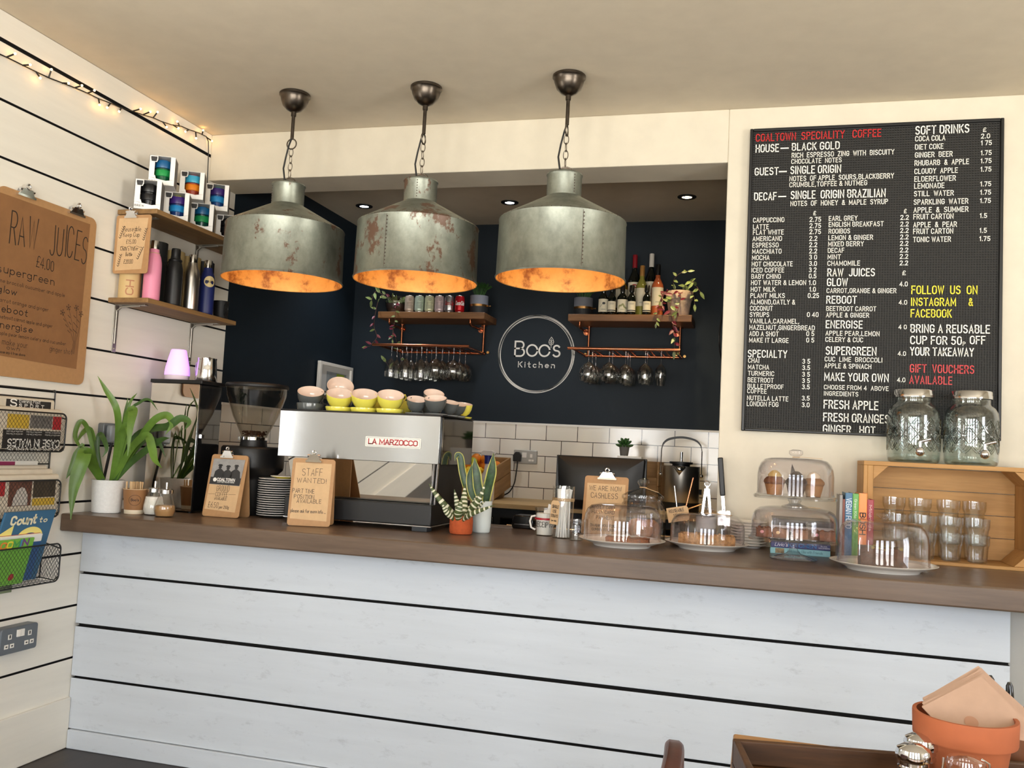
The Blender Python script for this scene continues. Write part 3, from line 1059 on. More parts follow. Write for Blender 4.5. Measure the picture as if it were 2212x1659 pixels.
TB_W = [('HOUSE',0.0235,1.1596,0.0932,0.0341),('—',0.1228,1.1699,0.0333,0.0079),('BLACK GOLD',0.1678,1.1614,0.1868,0.0327),('RICH  ESPRESSO  ZING  WITH  BISCUITY',0.1682,1.1315,0.3936,0.0214),('CHOCOLATE  NOTES',0.1675,1.1063,0.1958,0.0202),('GUEST',0.0225,1.0621,0.0957,0.0329),('—',0.119,1.0714,0.0316,0.0079),('SINGLE ORIGIN',0.1644,1.0632,0.1977,0.0337),('NOTES  OF APPLE  SOURS,BLACKBERRY',0.1622,1.0336,0.4,0.0213),('CRUMBLE,TOFFEE & NUTMEG',0.1625,1.0084,0.2999,0.0207),('DECAF',0.0232,0.956,0.0902,0.0338),('—',0.1195,0.9665,0.0315,0.0078),('SINGLE  ORIGIN BRAZILIAN',0.1684,0.958,0.3642,0.0346),('NOTES  OF  HONEY  &  MAPLE  SYRUP',0.1683,0.929,0.3735,0.0212),('CAPPUCCINO',0.0221,0.8633,0.1241,0.0202),('LATTE',0.0226,0.8352,0.0631,0.0202),('FLAT WHITE',0.023,0.8117,0.1224,0.0202),('AMERICANO',0.0224,0.7849,0.1166,0.0201),('ESPRESSO',0.0223,0.7581,0.1039,0.0201),('MACCHIATO',0.0222,0.7319,0.1164,0.0201),('MOCHA',0.0222,0.7057,0.0697,0.0201),('HOT CHOCOLATE',0.0221,0.679,0.1616,0.02),('ICED COFFEE',0.0215,0.6534,0.1298,0.02),('BABY CHINO',0.0219,0.6273,0.1167,0.02),('HOT WATER & LEMON',0.0213,0.6013,0.2165,0.02),('EARL GREY',0.319,0.8645,0.1096,0.0203),('ENGLISH BREAKFAST',0.3192,0.8392,0.208,0.0203),('ROOIBOS',0.3195,0.8118,0.0818,0.0203),('LEMON & GINGER',0.3193,0.785,0.1695,0.0203),('MIXED BERRY',0.319,0.7592,0.1354,0.0202),('DECAF',0.3183,0.733,0.063,0.0202),('MINT',0.3185,0.7063,0.0503,0.0202),('CHAMOMILE',0.3183,0.6801,0.1237,0.0202),('RAW  JUICES',0.3187,0.6365,0.1799,0.0327),('GLOW',0.3181,0.5969,0.0794,0.0326),('SOFT DRINKS',0.6382,1.2081,0.1969,0.0355),('COCA COLA',0.6382,1.1808,0.1105,0.0218),('DIET COKE',0.6383,1.147,0.1041,0.0218),('GINGER  BEER',0.6384,1.1143,0.1379,0.0218),('RHUBARB  &  APPLE',0.6375,1.0817,0.1978,0.0217),('CLOUDY  APPLE',0.6376,1.0481,0.1579,0.0217),('ELDERFLOWER',0.6377,1.0167,0.1515,0.0217),('LEMONADE',0.6377,0.9885,0.1105,0.0216),('STILL  WATER',0.6373,0.9572,0.1451,0.0216),('SPARKLING  WATER',0.6369,0.9237,0.198,0.0216),('APPLE  &  SUMMER',0.637,0.8914,0.1988,0.0215),('FRUIT CARTON',0.6366,0.8645,0.1457,0.0215),('APPLE  &  PEAR',0.6367,0.8318,0.1585,0.0215),('FRUIT CARTON',0.6367,0.8055,0.1455,0.0215),('TONIC WATER',0.6368,0.7728,0.1378,0.0214),('HOT MILK',0.0212,0.5736,0.0973,0.0199),('PLANT MILKS',0.0206,0.5476,0.1362,0.0199),('ALMOND,OATLY &',0.0211,0.5211,0.1765,0.0199),('COCONUT',0.0205,0.4946,0.0903,0.0199),('SYRUPS',0.0204,0.4687,0.0767,0.0198),('VANILLA,CARAMEL,',0.0209,0.4423,0.1942,0.0198),('HAZELNUT,GINGERBREAD',0.0208,0.4159,0.255,0.0198),('ADD A SHOT',0.0207,0.3895,0.1161,0.0198),('MAKE IT LARGE',0.0207,0.3632,0.1553,0.0197),('SPECIALTY',0.017,0.3012,0.1552,0.0317),('CHAI',0.0195,0.2794,0.044,0.0197),('MATCHA',0.0194,0.2522,0.0836,0.0196),('TURMERIC',0.0199,0.2265,0.1038,0.0196),('BEETROOT',0.0198,0.1993,0.1021,0.0196),('BULLETPROOF',0.0197,0.1743,0.1423,0.0185),('COFFEE',0.0196,0.1542,0.0767,0.0185),('NUTELLA LATTE',0.0195,0.1254,0.1617,0.0195),('LONDON FOG',0.0194,0.1016,0.1241,0.0195),('CARROT,ORANGE & GINGER',0.3174,0.5687,0.2619,0.0195),('REBOOT',0.3173,0.5253,0.1158,0.0325),('BEETROOT CARROT',0.3176,0.4956,0.1882,0.0195),('APPLE & GINGER',0.3174,0.4697,0.1629,0.0194),('ENERGISE',0.3173,0.4255,0.1394,0.0323),('APPLE PEAR,LEMON',0.3176,0.3959,0.2025,0.0194),('CELERY & CUC',0.3174,0.3706,0.1422,0.0193),('SUPERGREEN',0.3194,0.318,0.1908,0.0343),('CUC  LIME  BROCCOLI',0.3167,0.2912,0.2158,0.0193),('APPLE & SPINACH',0.3164,0.2645,0.1759,0.0192),('MAKE YOUR OWN',0.3165,0.2137,0.2408,0.0331),('CHOOSE FROM 4  ABOVE',0.3163,0.1791,0.2411,0.0181),('INGREDIENTS',0.3166,0.1536,0.1297,0.0181),('FRESH APPLE',0.3166,0.102,0.2046,0.035),('FRESH ORANGES',0.3161,0.0506,0.2467,0.0349),('GINGER   HOT',0.3161,0.0041,0.1959,0.0338),('BRING A REUSABLE',0.6329,0.4118,0.2838,0.0337),('CUP FOR 50',0.633,0.3661,0.1852,0.0336),('P',0.8215,0.3625,0.0099,0.0166),('OFF',0.8464,0.3696,0.0551,0.0331),('YOUR TAKEAWAY',0.6331,0.3215,0.2282,0.0336)]
TB_Y = [('FOLLOW  US  ON',0.6339,0.565,0.2374,0.034),('INSTAGRAM',0.6331,0.5179,0.1627,0.0328),('&',0.8397,0.5191,0.0165,0.0313),('FACEBOOK',0.6327,0.4725,0.1487,0.0328)]
TB_R = [('COALTOWN  SPECIALITY   COFFEE',0.0227,1.2062,0.4888,0.0331),('GIFT  VOUCHERS',0.6333,0.2545,0.2301,0.0335),('AVAILABLE',0.6324,0.2102,0.154,0.0323)]
TB_P = [[('£',0.2586,0.8894,0.0113,0.0177),('2.75',0.245,0.862,0.0448,0.0199),('2.75',0.2453,0.8361,0.0448,0.0199),('2.75',0.2456,0.8112,0.0448,0.0198),('2.2',0.2459,0.7832,0.0309,0.0198),('2.2',0.2462,0.7573,0.0309,0.0198),('2.2',0.2466,0.7315,0.0308,0.0198),('3 0',0.2468,0.7062,0.0308,0.0197),('3.0',0.2472,0.6799,0.0308,0.0197),('3 2',0.2475,0.6537,0.0292,0.0197),('0.5',0.2478,0.6285,0.0292,0.0197),('1.0',0.2481,0.6012,0.0277,0.0197),('1.0',0.251,0.574,0.0251,0.0196),('0.25',0.2456,0.5484,0.0435,0.0196),('0 40',0.2445,0.4706,0.0444,0.0195),('0 5',0.2439,0.3927,0.0306,0.0195),('0 5',0.2442,0.3667,0.0306,0.0194)],[('3 5',0.231,0.2802,0.0306,0.0194),('3.5',0.2313,0.2544,0.0306,0.0194),('3 5',0.2316,0.2276,0.0305,0.0193),('3 5',0.2319,0.2018,0.0305,0.0193),('3.5',0.2322,0.1767,0.0305,0.0193),('3.5',0.2328,0.1312,0.0305,0.0192),('3.0',0.2331,0.1045,0.0304,0.0192)],[('£',0.6012,0.8905,0.0108,0.0173),('2.2',0.589,0.8638,0.031,0.0194),('2.2',0.5891,0.8369,0.0309,0.0194),('2.2',0.5892,0.811,0.0309,0.0194),('2.2',0.5893,0.7847,0.0309,0.0194),('2.2',0.5893,0.7589,0.0309,0.0193),('2.2',0.5894,0.7321,0.0309,0.0193),('2.2',0.5895,0.7063,0.0308,0.0193),('2.2',0.5896,0.6801,0.0308,0.0193),('£',0.5996,0.6411,0.0132,0.0181),('4.0',0.5899,0.5958,0.0308,0.0192),('4.0',0.5887,0.523,0.0307,0.0181),('4 0',0.5891,0.425,0.0306,0.018),('4.0',0.5885,0.3196,0.0301,0.0179),('4.0',0.5879,0.2157,0.03,0.0178)],[('£',0.8834,1.2087,0.0128,0.0172),('2.0',0.8771,1.1822,0.0323,0.0193),('1 75',0.877,1.1548,0.0389,0.0193),('1.75',0.8769,1.1152,0.0389,0.0193),('1.75',0.8768,1.0831,0.0389,0.0192),('1.75',0.8767,1.0495,0.0388,0.0192),('1.75',0.8765,0.9909,0.0388,0.0192),('1.75',0.8764,0.9575,0.0387,0.0191),('1.75',0.8763,0.9246,0.0387,0.0191),('1.5',0.8761,0.8653,0.026,0.019),('1.5',0.8759,0.8067,0.0259,0.019),('1.75',0.8758,0.774,0.0386,0.019)]]



def letters(lines, mt, name):
    for (s, x, z, wd, h) in lines if name == 'text_line' else [None]:
        m = MB()
        wt = h * .118 if s != '—' else .005
        text(m, s, x + wt / 2, z + wt / 2, wd - wt, h - wt, wt, fb, .002, track=.27)
        m.build(name, mt, mb_, smooth=0)


letters(TB_W, LW, 'text_line')
letters(TB_Y, LY, 'text_line')
letters(TB_R, LR, 'text_line')
for grp in TB_P:
    m = MB()
    for (s, x, z, wd, h) in grp:
        wt = h * .13
        text(m, s, x + wt / 2, z + wt / 2, wd - wt, h - wt, wt, fb, .002, track=.26)
    m.build('price_column', LW, mb_, smooth=0)

# ================================================================== PAINTED LOGO ON THE NAVY WALL
lg = thing('wall_logo', 'white painted circular shop logo with leaf on the navy wall', 'logo', (1.277, YB, 1.899))
LGW = plain('white_logo_paint', (226, 222, 214), .5)
fl = lambda u, v, h: (u - 1.277, -.0012 - h, v - 1.899)
m = MB()
for R_, ox, oz, ww in ((.2485, .001, -.001, .005), (.2445, -.004, .003, .0045), (.2385, .004, .0, .004), (.236, -.001, -.004, .003)):
    stroke(m, [(1.277 + ox + R_ * cos(2 * pi * i / 96), 1.899 + oz + R_ * sin(2 * pi * i / 96)) for i in range(97)], ww, fl)
m.build('ring', LGW, lg, smooth=0)
m = MB()
# B o o s drawn with round bowls
bx, bz, bh = 1.139, 1.882, .094
stroke(m, [(bx, bz), (bx, bz + bh), (bx + .034, bz + bh)] + arc(bx + .034, bz + bh * .76, .022, bh * .24, 90, -90) + [(bx, bz + bh * .52)], .0105, fl)
stroke(m, arc(bx + .036, bz + bh * .26, .025, bh * .26, 90, -90) + [(bx, bz)], .0105, fl)
for cx in (1.2515, 1.3325):
    stroke(m, arc(cx, 1.9195, .0345, .0355, 0, 360, 32), .0105, fl)
stroke(m, arc(1.411, 1.937, .019, .0165, 30, 270, 12) + arc(1.411, 1.902, .021, .0185, 90, -150, 12), .0105, fl)
m.build('shop_name', LGW, lg, smooth=0)
m = MB()
text(m, 'Kitchen', 1.1655, 1.8115, .238, .034, .0052, fl, track=.36)
m.build('shop_subtitle', LGW, lg, smooth=0)
m = MB()
lx, lz = 1.3745, 1.978
stroke(m, [(lx, lz - .038), (lx, lz + .016)], .003, fl)
stroke(m, [(lx, lz + .03), (lx - .012, lz + .012), (lx - .016, lz - .004), (lx - .01, lz - .018), (lx, lz - .022), (lx + .011, lz - .017), (lx + .016, lz - .002), (lx + .011, lz + .014), (lx, lz + .03)], .003, fl)
for s in (-1, 1):
    stroke(m, [(lx, lz - .014), (lx + s * .009, lz - .004)], .0025, fl)
    stroke(m, [(lx, lz - .002), (lx + s * .008, lz + .008)], .0025, fl)
m.build('leaf', LGW, lg, smooth=0)
# ================================================================== CLIPBOARDS
MDF = plain('mdf_board', (176, 134, 90), .6, var=.06, vscale=60)
MDFD = plain('dark_mdf_board', (150, 106, 66), .6, var=.1, vscale=8)
KRAFT = plain('kraft_paper', (204, 170, 128), .75, var=.05, vscale=40)
KRAFTD = plain('brown_kraft_paper', (140, 98, 60), .75, var=.08, vscale=14)
INK = plain('black_ink', (34, 28, 24), .6)
WRITE = plain('white_print', (236, 234, 228), .6)


def bulldog(mb, x, z, w_, M=None, y=-.002):
    """sprung clip: pressed jaw bar, sloped body, two rolled ends and a pierced tab; front towards -y"""
    mb.add([(x - w_ / 2, y - .012, z - .012), (x + w_ / 2, y - .012, z - .012), (x + w_ / 2, y - .012, z - .004), (x - w_ / 2, y - .012, z - .004),
            (x - w_ / 2, y, z - .012), (x + w_ / 2, y, z - .012), (x + w_ / 2, y, z - .004), (x - w_ / 2, y, z - .004)],
           [(0, 1, 2, 3), (4, 7, 6, 5), (0, 4, 5, 1), (3, 2, 6, 7), (0, 3, 7, 4), (1, 5, 6, 2)], M)
    a, b = w_ * .42, w_ * .24
    mb.add([(x - a, y - .011, z - .004), (x + a, y - .011, z - .004), (x + b, y - .016, z + .018), (x - b, y - .016, z + .018),
            (x - a, y - .007, z - .004), (x + a, y - .007, z - .004), (x + b, y - .012, z + .018), (x - b, y - .012, z + .018)],
           [(0, 1, 2, 3), (4, 7, 6, 5), (0, 4, 5, 1), (3, 2, 6, 7), (0, 3, 7, 4), (1, 5, 6, 2)], M)
    for s in (-1, 1):
        mb.tube([(x + s * w_ * .22, y - .009, z + .014), (x + s * w_ * .40, y - .009, z + .014)], .0055, 10, M=M)
    mb.ring((x, y - .015, z + .027), w_ * .105, w_ * .045, 'y', 20, 8, M)
    # rear jaw
    mb.add([(x - a, y + .010, z - .010), (x + a, y + .010, z - .010), (x + b, y + .014, z + .02), (x - b, y + .014, z + .02),
            (x - a, y + .008, z - .010), (x + a, y + .008, z - .010), (x + b, y + .011, z + .02), (x - b, y + .011, z + .02)],
           [(0, 1, 2, 3), (4, 7, 6, 5), (0, 4, 5, 1), (3, 2, 6, 7), (0, 3, 7, 4), (1, 5, 6, 2)], M)


def board_mesh(w_, h_, r, t, ox=0.0, oz=0.0):
    m = MB()
    M = T(ox + w_ / 2, 0, oz + h_ / 2) @ RX(90)
    m.prism(rrect(w_, h_, r), -t, M)
    return m


def clipboard(label, w_, h_, loc, rot, mat, clips, clip_w=.055, stand=None, r=.012, t=.003):
    o = thing('clipboard', label, 'clipboard', loc, rot=rot)
    board_mesh(w_, h_, r, t).build('board', mat, o, bevel=.0006)
    for cx in clips:
        m = MB()
        bulldog(m, cx, h_ - .004, clip_w, y=-.0012)
        m.build('clip', CHROME, o, smooth=35)
    if stand:
        m = MB()
        # second board hinged at the clip, swung back as a stand
        M = T(0, .004, h_ - .006) @ RX(stand) @ T(0, 0, -(h_ - .006))
        mm = board_mesh(w_, h_ * cos(radians(stand)) * .0 + h_, r, t)
        m.add(mm.v, mm.f, M)
        m.build('stand_board', mat, o, bevel=.0006)
    return o


def sheet_of(o, poly, y, mat, name='paper', t=.0006):
    """thin paper: polygon in xz at depth y"""
    m = MB()
    k = len(poly)
    m.prism([(a, b) for a, b in poly], t, T(0, y, 0) @ RX(90))
    return m.build(name, mat, o, smooth=0)


def ink(o, lines, y, wgt, mat=None, hand=.5, name='handwriting', track=.22, extra=None):
    m = MB()
    f = lambda u, v, h: (u, y - h, v)
    for (s, x, z, wd, h) in lines:
        text(m, s, x, z, wd, h, wgt if wgt < .1 else h * wgt, f, hand=hand, track=track)
    for st, ww in (extra or []):
        stroke(m, st, ww, f)
    return m.build(name, mat or INK, o, smooth=0)


# -- big juice board on the plank wall
o = clipboard('very large brown clipboard of juices hanging on the white plank wall', .5, .684, (.012, -.578, 1.457), (0, 0, radians(90)), MDF, [.118, .376], .085, r=.03, t=.006)
p = sheet_of(o, [(-.0 + .006, .075), (.452, .062), (.462, .655), (.006, .655)], -.0005, KRAFTD)
RJ = [('RAW', .0663, .4874, .1241, .1123), ('JUICES', .2609, .49, .1949, .115), ('£4.00', .1992, .4253, .0887, .0407), ('supergreen', .0269, .3723, .269, .0299), ('lime broccoli cucumber and apple', .0276, .3367, .3287, .0134), ('glow', .0347, .3022, .0841, .0217), ('carrot orange and ginger', .0353, .2671, .2439, .0134), ('reboot', .0395, .2325, .1382, .0258), ('beetroot carrot apple and ginger', .0419, .2079, .2628, .0124), ('energise', .0329, .1741, .1753, .0236), ('apple pear lemon celery and cucumber', .0485, .1485, .335, .0124), ('make your', .0749, .1152, .1165, .0208), ('own', .0964, .0993, .0596, .0146), ('choose any 4 from above', .0558, .083, .1287, .0093), ('ginger shot', .3031, .117, .1175, .02)]
br = []
for k in range(4):
    x0, z0 = .42 + .004 * k, .17
    top = [(.352, .275), (.382, .30), (.425, .305), (.452, .285)][k]
    br.append(([(x0, z0 - .05), (x0 + .003, z0), ((x0 + top[0]) / 2 + .008, (z0 + top[1]) / 2), top], .0011))
    for d in range(5):
        a = radians(72 * d + 20 * k)
        br.append(([top, (top[0] + .012 * cos(a), top[1] + .012 * sin(a)), (top[0] + .009 * cos(a + .5), top[1] + .009 * sin(a + .5))], .0018))
    for d in range(3):
        q = (x0 + (top[0] - x0) * (.3 + .2 * d), z0 + (top[1] - z0) * (.3 + .2 * d))
        br.append(([q, (q[0] - .012, q[1] + .008)], .002))
ink(p, RJ[:2], -.0014, .0042, hand=.6)
ink(p, RJ[2:4] + RJ[5:6] + RJ[7:8] + RJ[9:10], -.0014, .003, hand=.5)
ink(p, [RJ[4], RJ[6], RJ[8]] + RJ[10:], -.0014, .0014, hand=.4)
ink(p, [], -.0014, 0, name='flower_sketch', extra=br)

# -- small price clipboard hung on the end of the upper shelf
o = clipboard('small clipboard of cup and bottle prices hung on the shelf end', .172, .25, (.012, .036, 1.94), (0, 0, 0), MDF, [.078], .06)
p = sheet_of(o, [(.012, .012), (.142, .018), (.158, .236), (.014, .236)], -.0005, KRAFT)
SM = [('Reuseable', .0514, 2.1196, .0859, .0199), ('Keep Cup', .0536, 2.0959, .0787, .0187), ('£15.00', .0708, 2.0665, .0465, .0174), ("Chilly's Water", .0448, 2.0377, .0859, .0161), ('Bottle', .0721, 2.0139, .0322, .0149), ('£20.00', .0665, 1.9818, .0422, .0173)]
ex = [([(.03 + .008 * i, .113 + .003 * sin(i * 1.4)) for i in range(14)], .0012)]
for (x0, z0, dx) in ((.025, .15, .003), (.026, .03, .002), (.12, .06, .004), (.142, .14, .002)):
    ex.append(([(x0 + dx * i, z0 + .009 * i) for i in range(7)], .001))
    for i in range(6):
        for s in (-1, 1):
            ex.append(([(x0 + dx * i, z0 + .009 * i), (x0 + dx * i + s * .006, z0 + .009 * i + .006)], .002))
ink(p, [(s, x - .012, z - 1.94, w_, h) for s, x, z, w_, h in SM], -.0014, .0016, hand=.4, extra=ex)

# -- coffee price clipboard in front of the grinder
o = clipboard('clipboard with a black and white coffee photo card and ground coffee price', .168, .262, (.436, .172, ZC + .002), (radians(-11), 0, radians(3)), MDF, [.075], .058, stand=20)
p = sheet_of(o, [(.008, .03), (.148, .022), (.153, .14), (.012, .14)], -.0005, KRAFT)
GREYP = plain('grey_photo_print', (150, 148, 146), .5, var=.12, vscale=60)
ink(p, [('GROUND', .0482, .1072, .0574, .0228), ('COFFEE', .0477, .0851, .0547, .0174), ('AVAILABLE', .0456, .0701, .0547, .011), ('£6.50', .0227, .037, .0437, .0228), ('per 250g', .0731, .035, .0438, .012)], -.0014, .0014, hand=.4,
    extra=[([(.014, .093), (.044, .094)], .001), ([(.106, .095), (.138, .096)], .001)])
p = sheet_of(o, [(.010, .134), (.149, .132), (.157, .243), (.012, .243)], -.0013, GREYP, 'photo_card')
DKP = plain('dark_photo_print', (44, 43, 44), .5)
m = MB()
f = lambda a, b: (a, -.0022, b)
m.add([f(.010, .135), f(.149, .133), f(.151, .165), f(.011, .165)], [(0, 1, 2, 3)])
for cx, cz_ in ((.048, .196), (.085, .193), (.122, .197)):
    m.add([f(cx - .024, .165), f(cx + .024, .165), f(cx + .020, cz_ - .006), f(cx + .007, cz_ + .004), f(cx - .007, cz_ + .004), f(cx - .020, cz_ - .006)], [(0, 1, 2, 3, 4, 5)])
    m.add([f(cx + .0075 * cos(2 * pi * i / 10), cz_ + .012 + .009 * sin(2 * pi * i / 10)) for i in range(10)], [tuple(range(10))])
    m.add([f(cx - .012, cz_ + .0165), f(cx + .012, cz_ + .0165), f(cx + .007, cz_ + .024), f(cx - .007, cz_ + .024)], [(0, 1, 2, 3)])
m.build('photo_figures', DKP, p, smooth=0)
m = MB()
text(m, 'COALTOWN', .044, .150, .08, .011, .0026, lambda u, v, h: (u, -.0028, v), track=.2)
text(m, 'COFFEE ROASTERS', .046, .1425, .077, .0048, .0009, lambda u, v, h: (u, -.0028, v), track=.25)
m.add([(.033 + .0085 * cos(2 * pi * i / 16), -.0028, .154 + .0085 * sin(2 * pi * i / 16)) for i in range(16)], [tuple(range(16))])
m.build('roaster_logo', WRITE, p, smooth=0)

# -- staff notice: two boards under one clip, standing like a tent
o = clipboard('tent style clipboard with a staff wanted notice in front of the coffee machine', .168, .266, (.892, .06, ZC + .002), (radians(-9), 0, radians(17)), MDF, [.083], .062, stand=19)
p = sheet_of(o, [(.009, .027), (.153, .021), (.155, .248), (.0125, .248)], -.0005, KRAFT)
ink(p, [('STAFF', .0421, .198, .0787, .0275), ('WANTED!', .0248, .1692, .1162, .0179), ('PART TIME', .0106, .1285, .0852, .0156), ('POSITION', .0193, .1066, .0778, .0145), ('AVAILABLE', .03, .0896, .0957, .0145), ('please ask for more info ...', .0104, .0516, .1367, .0122)], -.0014, .0016, hand=.45)

# -- cashless notice behind the glass jars
o = clipboard('clipboard with a cashless payment notice in front of the black till screen', .187, .249, (1.952, .626, ZC + .002), (radians(-11.6), 0, 0), MDF, [.096], .08)
p = sheet_of(o, [(.012, .006), (.175, .006), (.175, .217), (.012, .217)], -.0005, KRAFT)
ink(p, [(s_, 1.04 * a_, 1.03 * b_, 1.04 * c_, 1.03 * d_) for s_, a_, b_, c_, d_ in [('WE ARE NOW', .0206, .1824, .1338, .0189), ('CASHLESS', .0305, .1503, .1087, .0208), ('WE ONLY', .0349, .1071, .0515, .0114), ('CARRY', .0959, .1071, .0357, .0114), ('FULLY CARD', .0392, .0877, .0907, .0128), ('PAYMENT', .0595, .0643, .0714, .0141), ('THANK YOU FOR', .0368, .0333, .1001, .0104), ('COMING TO CASH', .0445, .0179, .0928, .0099)]], -.0014, .0018, hand=.45)

# ================================================================== SHELVES ON THE PLANK WALL
SHW = wood('rustic_shelf_wood', (118, 88, 52), (168, 130, 84), 'y', .6, .9)
BRK = plain('zinc_bracket', (176, 172, 164), .35, .9)


def plank_shelf(label, y0, y1, z, brk):
    t = thing('wall_shelf', label, 'shelf', (0, y0, z), group='rustic wall shelves')
    MB().bb(.001, .197, 0, y1 - y0, -.021, 0).build('board', SHW, t, bevel=.003)
    for yb in brk:
        m = MB().bb(.001, .005, yb - y0 - .012, yb - y0 + .012, -.226, -.021).bb(.001, .15, yb - y0 - .012, yb - y0 + .012, -.025, -.0212)
        m.tube([(.004, yb - y0, -.19), (.004, yb - y0, -.05), (.03, yb - y0, -.03), (.12, yb - y0, -.026)], .005, 6)
        for zz_ in (-.21, -.12):
            m.ball((.006, yb - y0, zz_), .004, 8, 6)
        m.build('bracket', BRK, t, bevel=.001)
    return t


plank_shelf('upper rustic wooden shelf carrying boxed reusable cups', .05, .84, 2.219, (.12, .62))
plank_shelf('lower rustic wooden shelf carrying metal water bottles', .036, .70, 1.838, (.092, .625))

# boxed cups: open-fronted carton with the cup showing
CART = plain('white_carton', (240, 238, 234), .5)
CARTS = plain('grey_carton_side', (118, 112, 106), .6)
CLRP = thin_glass('smoky_cup_plastic', (.55, .56, .6), .1, .6)


def col(n, c, r=.35):
    return plain(n, c, r)


BOXES = [
    # (x, y, z level, body, band, lid, plug, label)
    (.115, .10, 0, (22, 22, 24), (30, 30, 32), (20, 20, 22), (26, 26, 28), 'boxed black reusable cup, bottom row, nearest end of the shelf'),
    (.122, .285, 0, (30, 60, 120), (34, 140, 205), (66, 40, 120), (196, 200, 40), 'boxed purple lidded cup with blue band, bottom row'),
    (.128, .465, 0, (24, 70, 62), (30, 146, 84), (22, 92, 140), (24, 96, 150), 'boxed blue lidded cup with green band, bottom row'),
    (.130, .672, 0, (22, 22, 24), (30, 30, 32), (24, 24, 26), (30, 30, 32), 'boxed black reusable cup, bottom row, beside the pendant lamp'),
    (.118, .175, 1, (20, 84, 54), (34, 150, 76), (24, 92, 142), (24, 96, 150), 'boxed blue lidded cup with green band, topmost of the stack'),
    (.118, .39, 1, (150, 58, 40), (232, 132, 30), (64, 170, 206), (210, 60, 90), 'boxed turquoise lidded cup with orange band, top row'),
    (.118, .588, 1, (30, 70, 130), (40, 140, 205), (62, 40, 116), (40, 150, 140), 'boxed purple lidded cup with blue band, top row'),
]
for i, (x, y, lv, cb, cband, clid, cplug, lab) in enumerate(BOXES):
    bw, bd, bh = .106, .092, .127
    t = thing('cup_box', lab, 'boxed cup', (x, y, 2.2195 + lv * (bh + .0008)), radians(29), group='boxed reusable cups on the upper shelf')
    m = MB().bb(-bw / 2, bw / 2, -bd / 2, bd / 2, 0, .002).bb(-bw / 2, bw / 2, -bd / 2, bd / 2, bh - .0015, bh)
    m.bb(-bw / 2, bw / 2, bd / 2 - .0015, bd / 2, .002, bh - .0015).mat(1).bb(-bw / 2, -bw / 2 + .0015, -bd / 2, bd / 2, .002, bh - .0015).bb(bw / 2 - .0015, bw / 2, -bd / 2 + .0015, bd / 2, .002, bh - .0015)
    m.mat(0)
    M = T(0, -bd / 2, 0) @ RX(90)
    # front panel with a window that reaches the top
    m.prism([(-bw / 2, 0), (bw / 2, 0), (bw / 2, .026), (.018, .020), (-.022, .026), (-bw / 2, .03)], -.0015, M)
    m.prism([(-bw / 2, .03), (-.030, .0285), (-.030, bh), (-bw / 2, bh)], -.0015, M)
    m.prism([(.034, .0245), (bw / 2, .026), (bw / 2, bh), (.034, bh)], -.0015, M)
    m.prism([(-.030, .0285), (-.022, .026), (-.026, .04), (-.030, .04)], -.0015, M)
    m.build('carton', [CART, CARTS], t, smooth=0)
    key = '%02x%02x%02x'
    MB().lathe([(0, .003), (.026, .003), (.0335, .078), (0, .078)], 24, caps=False).build('cup_body', col('cup_body_' + key % cb, cb, .15), t)
    MB().lathe([(.0308, .044), (.0345, .046), (.0362, .068), (.0335, .072), (.0308, .044)], 24, caps=False).build('band', col('cup_' + key % cband, cband), t)
    MB().lathe([(0, .080), (.0365, .080), (.0375, .084), (.0375, .102), (.035, .112), (0, .113)], 24, caps=False).build('lid', col('cup_' + key % clid, clid), t)
    MB().bb(-.012, .016, -.018, .018, .112, .119).build('lid_plug', col('cup_' + key % cplug, cplug), t, bevel=.003)
    MB().prism([(-.016, -.003), (-.012, -.013), (.012, -.013), (.016, -.003), (.016, .013), (-.016, .013)], .0012, T(-.034, -bd / 2 - .0003, bh - .016) @ RX(90)).build('badge', CART, t, smooth=0)
    MB().prism([(-.0125, .002), (-.0095, -.0105), (.0095, -.0105), (.0125, .002), (.0125, .010), (-.0125, .010)], .0012, T(-.034, -bd / 2 - .0012, bh - .016) @ RX(90)).build('badge_mark', DKP, t, smooth=0)
    m = MB()
    text(m, 'BREW', -.048, .009, .036, .008, .0012, lambda u, v, h: (u, -bd / 2 - .0022, v), track=.3)
    m.build('carton_print', DKP, t, smooth=0)

